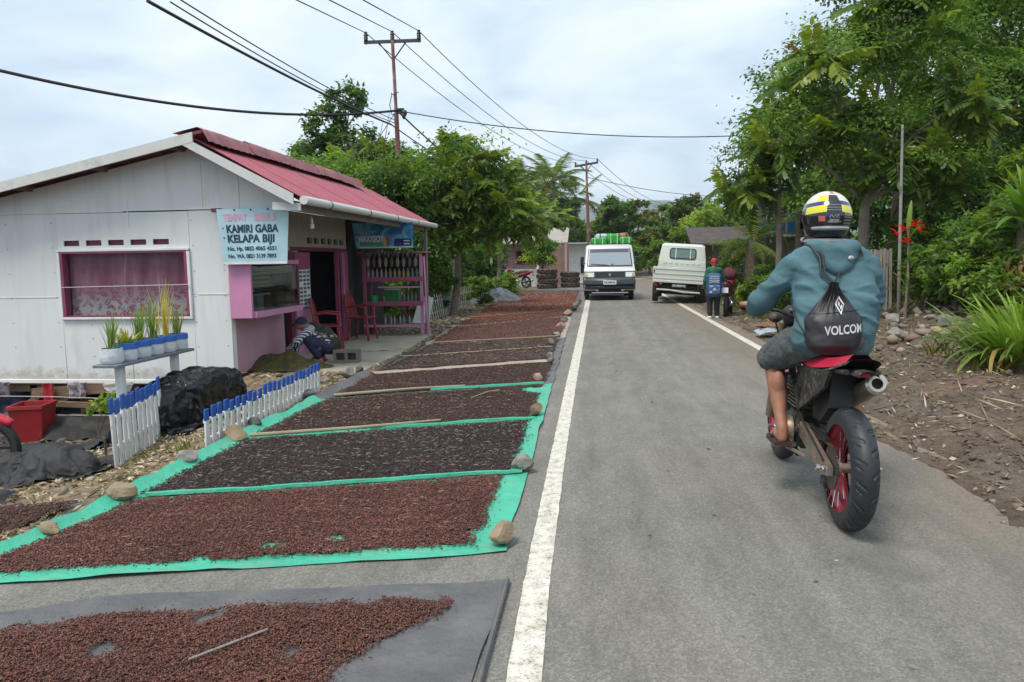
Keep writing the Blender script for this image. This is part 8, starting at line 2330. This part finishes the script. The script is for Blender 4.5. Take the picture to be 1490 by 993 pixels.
clump('strap_leaf_clump', 'big clump of bright green arching strap leaves on the right-hand verge', (5.12, 9.6, hgt(5.12, 9.6)), 290, .50, 1.04, 3, tilt=(.0, .8))
clump('strap_leaf_clump', 'smaller strap leaf clump at the right edge behind the big one', (6.1, 10.4, hgt(6.1, 10.4)), 120, .45, 1.0, 4)
# plant with a trunk of dead leaves
t = thing('leaf_trunk_plant', 'tall plant with a shaggy brown trunk and a tuft of broad upright leaves', 'plant', (6.68, 12.8, hgt(6.68, 12.8)))
q = MB(); q.tube([(0, 0, -.2), (.02, 0, .5), (0, .02, 1.0), (.0, 0, 1.6)], [.13, .11, .10, .07], 10); q.obj('trunk', bark, t)
BROAD = [strap_mesh('broad_leaf', .85, .12, d, c, 30 + i) for i, (d, c) in enumerate([(.5, (.07, .16, .03)), (1.1, (.055, .13, .028)), (1.7, (.045, .11, .025)), (.3, (.10, .19, .035)), (2.6, (.16, .11, .06))])]
rr = random.Random(12)
for i in range(44):
    z = 1.1 + .5 * i / 44
    link('broad_leaf', BROAD[3 if i > 36 else (2 if i < 14 else rr.randrange(2))], t, loc=(0, 0, z), rot=(rr.uniform(-.2, .2), .5 * (1 - i / 44), i * 2.4), scale=rr.uniform(.75, 1.05))
for i in range(30):
    link('dead_leaf', BROAD[4], t, loc=(0, 0, .45 + .45 * i / 30), rot=(rr.uniform(-.2, .2), .9, i * 2.4), scale=rr.uniform(.5, .75))
t = thing('red_flower_plant', 'tall stalk plant with bright red spiky flowers behind the rider shoulder', 'plant', (5.75, 14.9, hgt(5.75, 14.9)))
q = MB(); q.tube([(0, 0, -.1), (.03, 0, .8), (.0, 0, 1.75)], [.03, .025, .015], 8); q.obj('stem', bark_pale, t)
for i in range(10): link('broad_leaf', BROAD[rr.randrange(3)], t, loc=(0, 0, .5 + .12 * i), rot=(0, .3, i * 2.2), scale=.55)
link('broad_leaf', BROAD[3], t, loc=(0, 0, 1.6), rot=(0, -.2, 1.0), scale=.75)
RFL = strap_mesh('red_bract', .34, .045, 1.2, (.45, .012, .02), 60)
for (x, z) in ((-.20, 1.55), (.10, 1.72), (-.05, 1.42), (.18, 1.60), (-.12, 1.66)):
    for k in range(8): link('red_bract', RFL, t, loc=(x, -.05, z), rot=(rr.uniform(-.5, .5), rr.uniform(-.6, .7), k * .8), scale=rr.uniform(.42, .68))
BAN = [strap_mesh('banana_leaf', 1.6, .42, d, c, 50 + i, 9, .18) for i, (d, c) in enumerate([(1.5, (.07, .15, .035)), (1.9, (.05, .115, .03)), (2.2, (.11, .14, .04))])]
def banana(lab, base, n, s, seed):
    rr = random.Random(seed); t = thing('banana_plant', lab, 'plant', base)
    q = MB(); q.tube([(0, 0, -.2), (0, 0, .6 * s), (.03, 0, 1.2 * s)], [.11 * s, .09 * s, .05 * s], 10); q.obj('stem', bark_pale, t)
    for i in range(n): link('banana_leaf', BAN[i % 3], t, loc=(0, 0, (1.0 + .02 * i) * s), rot=(rr.uniform(-.3, .3), rr.uniform(-.1, .35), i * 2.4 + rr.uniform(-.3, .3)), scale=s * rr.uniform(.8, 1.05))
banana('banana plant with a wide leaf at the right edge', (8.0, 13.6, hgt(8.0, 13.6)), 7, .95, 3)
banana('small yellowing banana plant right of the shaggy trunk', (7.3, 12.7, hgt(7.3, 12.7)), 6, .62, 4)
# palms by the hut
def frond_mesh(L, seed, col, droop, nl=20):
    r = np.random.default_rng(seed); V, F, C = [], [], []
    def rp(t): return np.array((L * t * (1 - .12 * droop * t), 0, L * (.30 * t - droop * .62 * t * t)))
    for i in range(nl):
        t = .14 + .86 * i / nl; p = rp(t); l = L * .26 * sin(pi * (.18 + .72 * t)) ; w = L * .020
        for s in (-1, 1):
            d = np.array((.55, s * 1.0, -.55 + r.normal(0, .1))); d /= np.linalg.norm(d); b = len(V); c = np.array(col) * r.uniform(.75, 1.25)
            V += [p + np.array((w, 0, 0)), p - np.array((w, 0, 0)), p + d * l]; C += [c] * 3; F.append((b, b + 1, b + 2))
    for i in range(8):
        a, b2 = rp(i / 8), rp((i + 1) / 8); b = len(V); w = L * .012
        V += [a + np.array((0, w, 0)), a - np.array((0, w, 0)), b2]; C += [np.array((.12, .12, .05))] * 3; F.append((b, b + 1, b + 2))
    return np_mesh('frond', np.array(V), np.array(F), lf, np.array(C))
FR = [frond_mesh(2.6, i, c, d) for i, (c, d) in enumerate([((.06, .11, .03), .55), ((.045, .085, .025), .9), ((.075, .12, .035), .3), ((.12, .10, .04), 1.3)])]
def palm(lab, base, h, n=15, s=1.0, seed=0, group='coconut palms beyond the trees', lean=(0, 0), name='palm_tree', bm_=None, r0=.14):
    rr = random.Random(seed); t = thing(name, lab, 'palm', base, 0, group)
    q = MB(); q.tube([(0, 0, -.3), (lean[0] * .35, lean[1] * .35, h * .5), (lean[0], lean[1], h)], [r0 * 1.2, r0 * .85, r0 * .7], 8); q.obj('trunk', bm_ or bark_pale, t)
    for i in range(n):
        k = 3 if i < 2 else rr.randrange(3)
        link('frond', FR[k], t, loc=(lean[0], lean[1], h), rot=(rr.uniform(-.2, .2), -rr.uniform(-.5, .95) if i > 2 else .4, i * 2.4), scale=s * rr.uniform(.85, 1.1))
palm('shaggy short palm beside the wooden hut', (5.15, 26.0, .2), 1.7, 14, .62, 4, None, bm_=bark, r0=.3)
palm('leaning pale stemmed palm in front of the blue house', (5.75, 27.0, .3), 2.0, 9, .5, 6, None, (.1, 0), r0=.12)
# left behind the road and the house: palms
for i, (x, y, h, s, lab) in enumerate([(-3.2, 58, 7.0, 1.25, 'coconut palm just left of the second pole, tallest of the row'), (-5.6, 60, 7.0, 1.25, 'coconut palm second left of the second pole'), (-8.0, 58, 6.4, 1.2, 'coconut palm third left of the second pole'), (-1.6, 62, 6.0, 1.2, 'coconut palm right behind the second pole'),
                                      (-10.5, 56, 6.4, 1.15, 'low coconut palm at the left end of the row'), (-4.4, 66, 7.2, 1.2, 'coconut palm at the back of the row'), (-12.2, 50, 6.6, 1.1, 'dark coconut palm above the feathered tree')]):
    palm(lab, (x, y, .3), h, 16, s, i + 20)

# --- left-hand side
pt = [((-.6, 0, 3.3), (1.1, 1.0, .8)), ((.5, -.1, 3.9), (1.0, 1.0, .9)), ((.9, 0, 2.9), (1.1, 1.0, .8)), ((-.2, -.1, 2.4), (1.2, 1.0, .7)), ((1.6, .2, 2.4), (.8, .8, .6))]
pinnate_tree('feather leaved tree over the slatted fence, nearest on the left', (-3.75, 19.6, -.05), tips_in(pt, 32, 15), .11, (.15, 0, 1.9), 9, .95, (pt, 4200, .16), light=.35)
q = thing('twigs', '', '') if False else None
pt2 = [((-.2, 0, 3.9), (.9, .8, .6)), ((.3, 0, 4.9), (.5, .5, .45)), ((.6, .1, 3.4), (.9, .8, .6)), ((-.7, 0, 3.2), (.7, .7, .6))]
pinnate_tree('slender feather leaved tree with a pale green top right of the tall pole', (-4.4, 23.0, 0), tips_in(pt2, 20, 16), .09, (.1, 0, 2.9), 9, 1.0, (pt2, 2600, .16), light=.6)
pt3 = [((-.5, 0, 4.2), (.9, .8, .6)), ((.5, 0, 4.4), (.8, .7, .6)), ((0, 0, 3.4), (1.0, .8, .6))]
pinnate_tree('feather leaved tree with light fresh leaves behind the tall pole', (-6.3, 22.5, 0), tips_in(pt3, 18, 17), .09, (.0, 0, 2.7), 9, 1.0, (pt3, 2400, .16), light=.6)
pt4 = [((-.8, 0, 4.2), (1.2, .9, .6)), ((.8, 0, 3.9), (1.2, .9, .6)), ((0, 0, 3.2), (1.5, 1.0, .7)), ((1.7, 0, 3.3), (1.0, .9, .6))]
pinnate_tree('broad pale green feather leaved tree before the coconut palms', (-4.2, 32.0, 0), tips_in(pt4, 26, 18), .11, (.1, 0, 2.2), 9, 1.35, (pt4, 3800, .22), light=.6)
tree('dense_tree', 'tall dark tree rising behind the red roof', 'tree', (-9.6, 27.5, 0),
     [((-.2, 0, 6.3), (.9, .8, .7)), ((.5, 0, 7.2), (.8, .8, .6)), ((-.7, 0, 5.2), (1.2, 1.0, .8)), ((.8, 0, 5.6), (1.2, 1.0, .8)), ((.1, 0, 4.4), (1.6, 1.2, .8)), ((1.9, 0, 4.7), (1.1, 1.0, .7))], 10000, .20, .11, [DEEP, DEEP, MID], .2, clump=.15)
tree('dense_tree', 'dark glossy small leaved tree beside the shop gutter', 'tree', (-4.65, 17.9, -.05),
     [((-.3, .2, 2.1), (.9, .8, .8)), ((.3, .1, 1.5), (.7, .7, .7)), ((-.5, .3, 2.9), (.9, .8, .6)), ((.1, 0, .8), (.55, .5, .6)), ((-1.0, .5, 3.3), (.8, .7, .5))], 13000, .115, .055, [DEEP, DEEP, MID], .08, mat=lf_gloss, clump=.15)
tree('dense_tree', 'dense dark tree behind the display rack', 'tree', (-5.2, 18.3, 0),
     [((-.4, 0, 2.6), (1.1, .9, .9)), ((.4, 0, 3.3), (1.0, .9, .8)), ((-1.3, .3, 3.4), (1.0, .9, .7)), ((.2, -.2, 1.6), (1.0, .8, .8)), ((-2.3, .6, 3.5), (.9, .8, .5))], 12000, .13, .06, [DEEP, MID], .1)
t = thing('bare_twig_tree', 'bare thin branched tree beside the tall pole', 'tree', (-6.0, 19.6, 0))
q = MB(); rr = random.Random(5); q.tube([(0, 0, 0), (.05, 0, 2.2), (.0, 0, 3.6)], [.06, .045, .03], 6)
for (x, z) in ((-.75, 4.9), (-.5, 4.75), (-.1, 4.6), (.25, 4.75), (.5, 5.0), (.15, 4.45), (-.3, 4.4), (.75, 5.2)):
    q.tube([(0, 0, 3.0 + .5 * rr.random()), (x * .5, rr.uniform(-.2, .2), 3.9), (x, rr.uniform(-.3, .3), z)], [.025, .016, .006], 5)
q.obj('trunk', bark, t)
lt = [(-3.5, 22.5, .5, .9, 'shrub at the far end of the slatted fence', [DEEP, MID], .11), (-4.6, 20.5, .9, 1.6, 'shrub behind the slatted fence', [DEEP, MID], .11), (-4.5, 26.0, 1.1, 2.0, 'weedy shrub beyond the slatted fence', [MID, DEEP], .13), (-3.4, 28.6, .6, .8, 'low bright shrub by the silvery tarpaulin', [LITE, MID], .11),
      (-4.95, 17.2, .6, .9, 'low dark shrub under the glossy tree', [DEEP, MID], .09), (-5.2, 34.5, 1.6, 3.0, 'tree beside the far pink house', [DEEP, MID], .2)]
for (x, y, w, h, lab, pals, L) in lt:
    tree('shrub', lab, 'shrub', (x, y, 0), auto_lobes(w, h, .05, 6, int(-x * 10 + y)), int(2200 + 1100 * w * h), L, L * .5, pals, .03, clump=.2, twig=3)
tree('clipped_bush', 'rounded bright green bush on a short stem by the stacked tyres', 'bush', (-2.65, 37.0, .0), [((0, 0, 1.75), (.75, .7, .55)), ((-.2, 0, 1.35), (.75, .7, .45)), ((.2, 0, 2.0), (.6, .6, .4))], 3800, .15, .08, [MID, LITE], .1)
# wall of trees along the far bend
far = [(-9, 52, 3.4, 6.0, [DEEP, MID], 'dark tree of the far row behind the feathered trees'), (-5.2, 55, 2.8, 5.2, [DEEP, MID], 'dark round tree of the far row left of the second pole'), (-2.4, 57, 2.6, 5.6, [DEEP, DEEP], 'dark tree of the far row behind the second pole'), (-6.8, 47, 2.2, 4.0, [DEEP, MID], 'bushy tree of the far row above the far pink house'),
       (.6, 72, 2.6, 3.9, [MID, OLIV], 'olive tree of the far row above the van'), (3.2, 66, 2.3, 4.6, [OLIV, MID], 'tall rounded olive tree right of the van roof'), (5.6, 70, 2.2, 4.3, [MID, OLIV], 'olive tree between van and pickup'), (2.2, 60, 1.5, 2.0, [MID, DEEP], 'low bush at the road bend behind the van'),
       (4.2, 61, 1.3, 2.6, [OLIV, DEEP], 'bush at the road bend between van and pickup'), (8.6, 78, 2.8, 4.4, [MID, DEEP], 'tree of the far row above the pickup'), (11.5, 85, 3.0, 5.2, [DEEP, MID], 'tree of the far row beside the slim pole'), (12.5, 66, 2.8, 5.2, [MID, DEEP], 'bright tree of the far row right of the slim pole'), (-1.0, 80, 3.0, 4.6, [DEEP, MID], 'tree of the far row hidden behind the second pole'), (16, 75, 3.5, 6.5, [DEEP, MID], 'big tree of the far row behind the hut')]
far += [(-8.5, 64, 3.6, 8.4, [MID, DEEP], 'tree of the far row between the coconut palms'), (-12.5, 60, 3.6, 8.2, [DEEP, MID], 'tree of the far row behind the feathered trees at its left end'), (-4.0, 68, 3.4, 8.6, [MID, DEEP], 'tree of the far row behind the tallest palm'), (-11.5, 46, 2.6, 5.2, [DEEP, MID], 'dark tree of the far row farthest left'), (-3.6, 50, 1.8, 4.6, [MID, DEEP], 'mid green tree of the far row by the second pole'), (1.3, 64, 2.0, 4.5, [DEEP, MID], 'dark tree of the far row right over the van roof'), (7.0, 62, 2.0, 4.4, [DEEP, OLIV], 'tree of the far row behind the pickup cab'), (9.8, 58, 2.2, 5.0, [MID, LITE], 'fresh green tree of the far row over the hut roof')]
for (x, y, w, h, pals, lab) in far:
    h *= 1.48 if x > -1 else 1.1
    tree('bushy_tree', lab, 'tree', (x, y, 0), auto_lobes(w, h, .3, 9, int(abs(x) * 9 + y)), 5600, .34, .17, pals, .12, twig=2, group='trees of the far row')
# a wooded mass closing the valley
r = np.random.default_rng(5)
lobes = [((r.uniform(-130, 160), r.uniform(150, 330), r.uniform(-1, 2)), (r.uniform(5, 9), r.uniform(5, 8), r.uniform(4, 7))) for _ in range(150)]
lobes += [((x, r.uniform(95, 130), r.uniform(0, 1)), (r.uniform(4, 6), 4, r.uniform(3, 4.6))) for x in np.arange(-90, 100, 5)]
V, F, C = leaf_cloud(lobes, 60000, 1.5, .9, [DEEP, MID], r, .2)
tag(link('woods', np_mesh('woods', V, F, lf, C)), 'distant woods closing the valley beyond the road bend', kind='stuff')
# tufts of grass
gm_ = leaf_mat('grass_blade', trans=.25)
def grass(name, lab, n, box, h, keep, seed, col=((.07, .11, .025), (.10, .13, .03), (.16, .13, .06))):
    r = np.random.default_rng(seed); x0, x1, y0, y1 = box
    cx = r.uniform(x0, x1, n // 18); cy2 = r.uniform(y0, y1, n // 18)
    k = np.array([keep(a, b2) for a, b2 in zip(cx, cy2)]); cx, cy2 = cx[k], cy2[k]
    if not len(cx): return
    i = r.integers(0, len(cx), n); x = cx[i] + r.normal(0, .06, n); y = cy2[i] + r.normal(0, .06, n)
    z = np.array([hgt(a, b2) for a, b2 in zip(x, y)]); a = r.uniform(0, 2 * pi, n); l = h * r.uniform(.4, 1.2, n); q = r.uniform(.1, .8, n)
    d = np.stack([np.cos(a) * q, np.sin(a) * q, np.ones(n)], 1) * l[:, None]; s = np.stack([-np.sin(a), np.cos(a), 0 * a], 1) * .006
    p = np.stack([x, y, z], 1); m = p + d * .6; tp = p + d * np.array((1.25, 1.25, .9))
    V = np.stack([p - s, p + s, m + s * .8, tp, m - s * .8], 1).reshape(-1, 3); F = np.arange(n * 5).reshape(-1, 5)
    col = np.array(col); C = np.repeat(col[r.integers(0, len(col), n)] * r.uniform(.7, 1.3, (n, 1)), 5, 0)
    tag(link(name, np_mesh(name, V, F, gm_, C)), lab, kind='stuff')
grass('grass', 'weeds and grass tufts on the right-hand bank', 9000, (4.2, 11, 9, 24), .26, lambda a, b2: a > dirt_edge(b2) + 1.5 + 1.0 * nz(a * .8, b2 * .8) and not (3.6 < a < 6.8 and 10.8 < b2 < 15), 81)
grass('grass', 'weeds along the verge behind the pickup', 5000, (2.8, 8, 17, 48), .3, lambda a, b2: a > road_cx(b2) + 2.3, 82)
grass('grass', 'weeds among the trees left of the far mats', 6000, (-8, -3.5, 15.8, 48), .3, lambda a, b2: a < -3.6 - .06 * (b2 - 12) * (b2 > 12) , 83)
grass('grass', 'sparse green sprigs in the straw of the yard', 500, (-5.2, -3.0, 3.6, 8.8), .07, lambda a, b2: nz(a * 1.4, b2 * 1.4, 8) > .1, 84)
tree('small_plant', 'small yellow green plant at the near end of the short picket fence', 'plant', (-4.32, 6.1, -.26), [((0, 0, .40), (.12, .12, .12)), ((.06, 0, .50), (.08, .08, .08))], 300, .05, .035, [LITE], .01, twig=3)

# ------------------------------------------------------------------ air
hz = MB(); hz.box((0, 2000, 74), (9000, 8000, 160))
hm_ = bpy.data.materials.new('haze'); hm_.use_nodes = True
hn = hm_.node_tree.nodes; hn.remove(hn['Principled BSDF'])
pv = hn.new('ShaderNodeVolumePrincipled'); pv.inputs['Color'].default_value = (.80, .88, 1, 1); pv.inputs['Density'].default_value = .00034
hm_.node_tree.links.new(pv.outputs[0], hn['Material Output'].inputs['Volume'])
tag(hz.obj('haze', hm_, smooth=False), 'thin bluish haze in the air of the valley', kind='stuff')
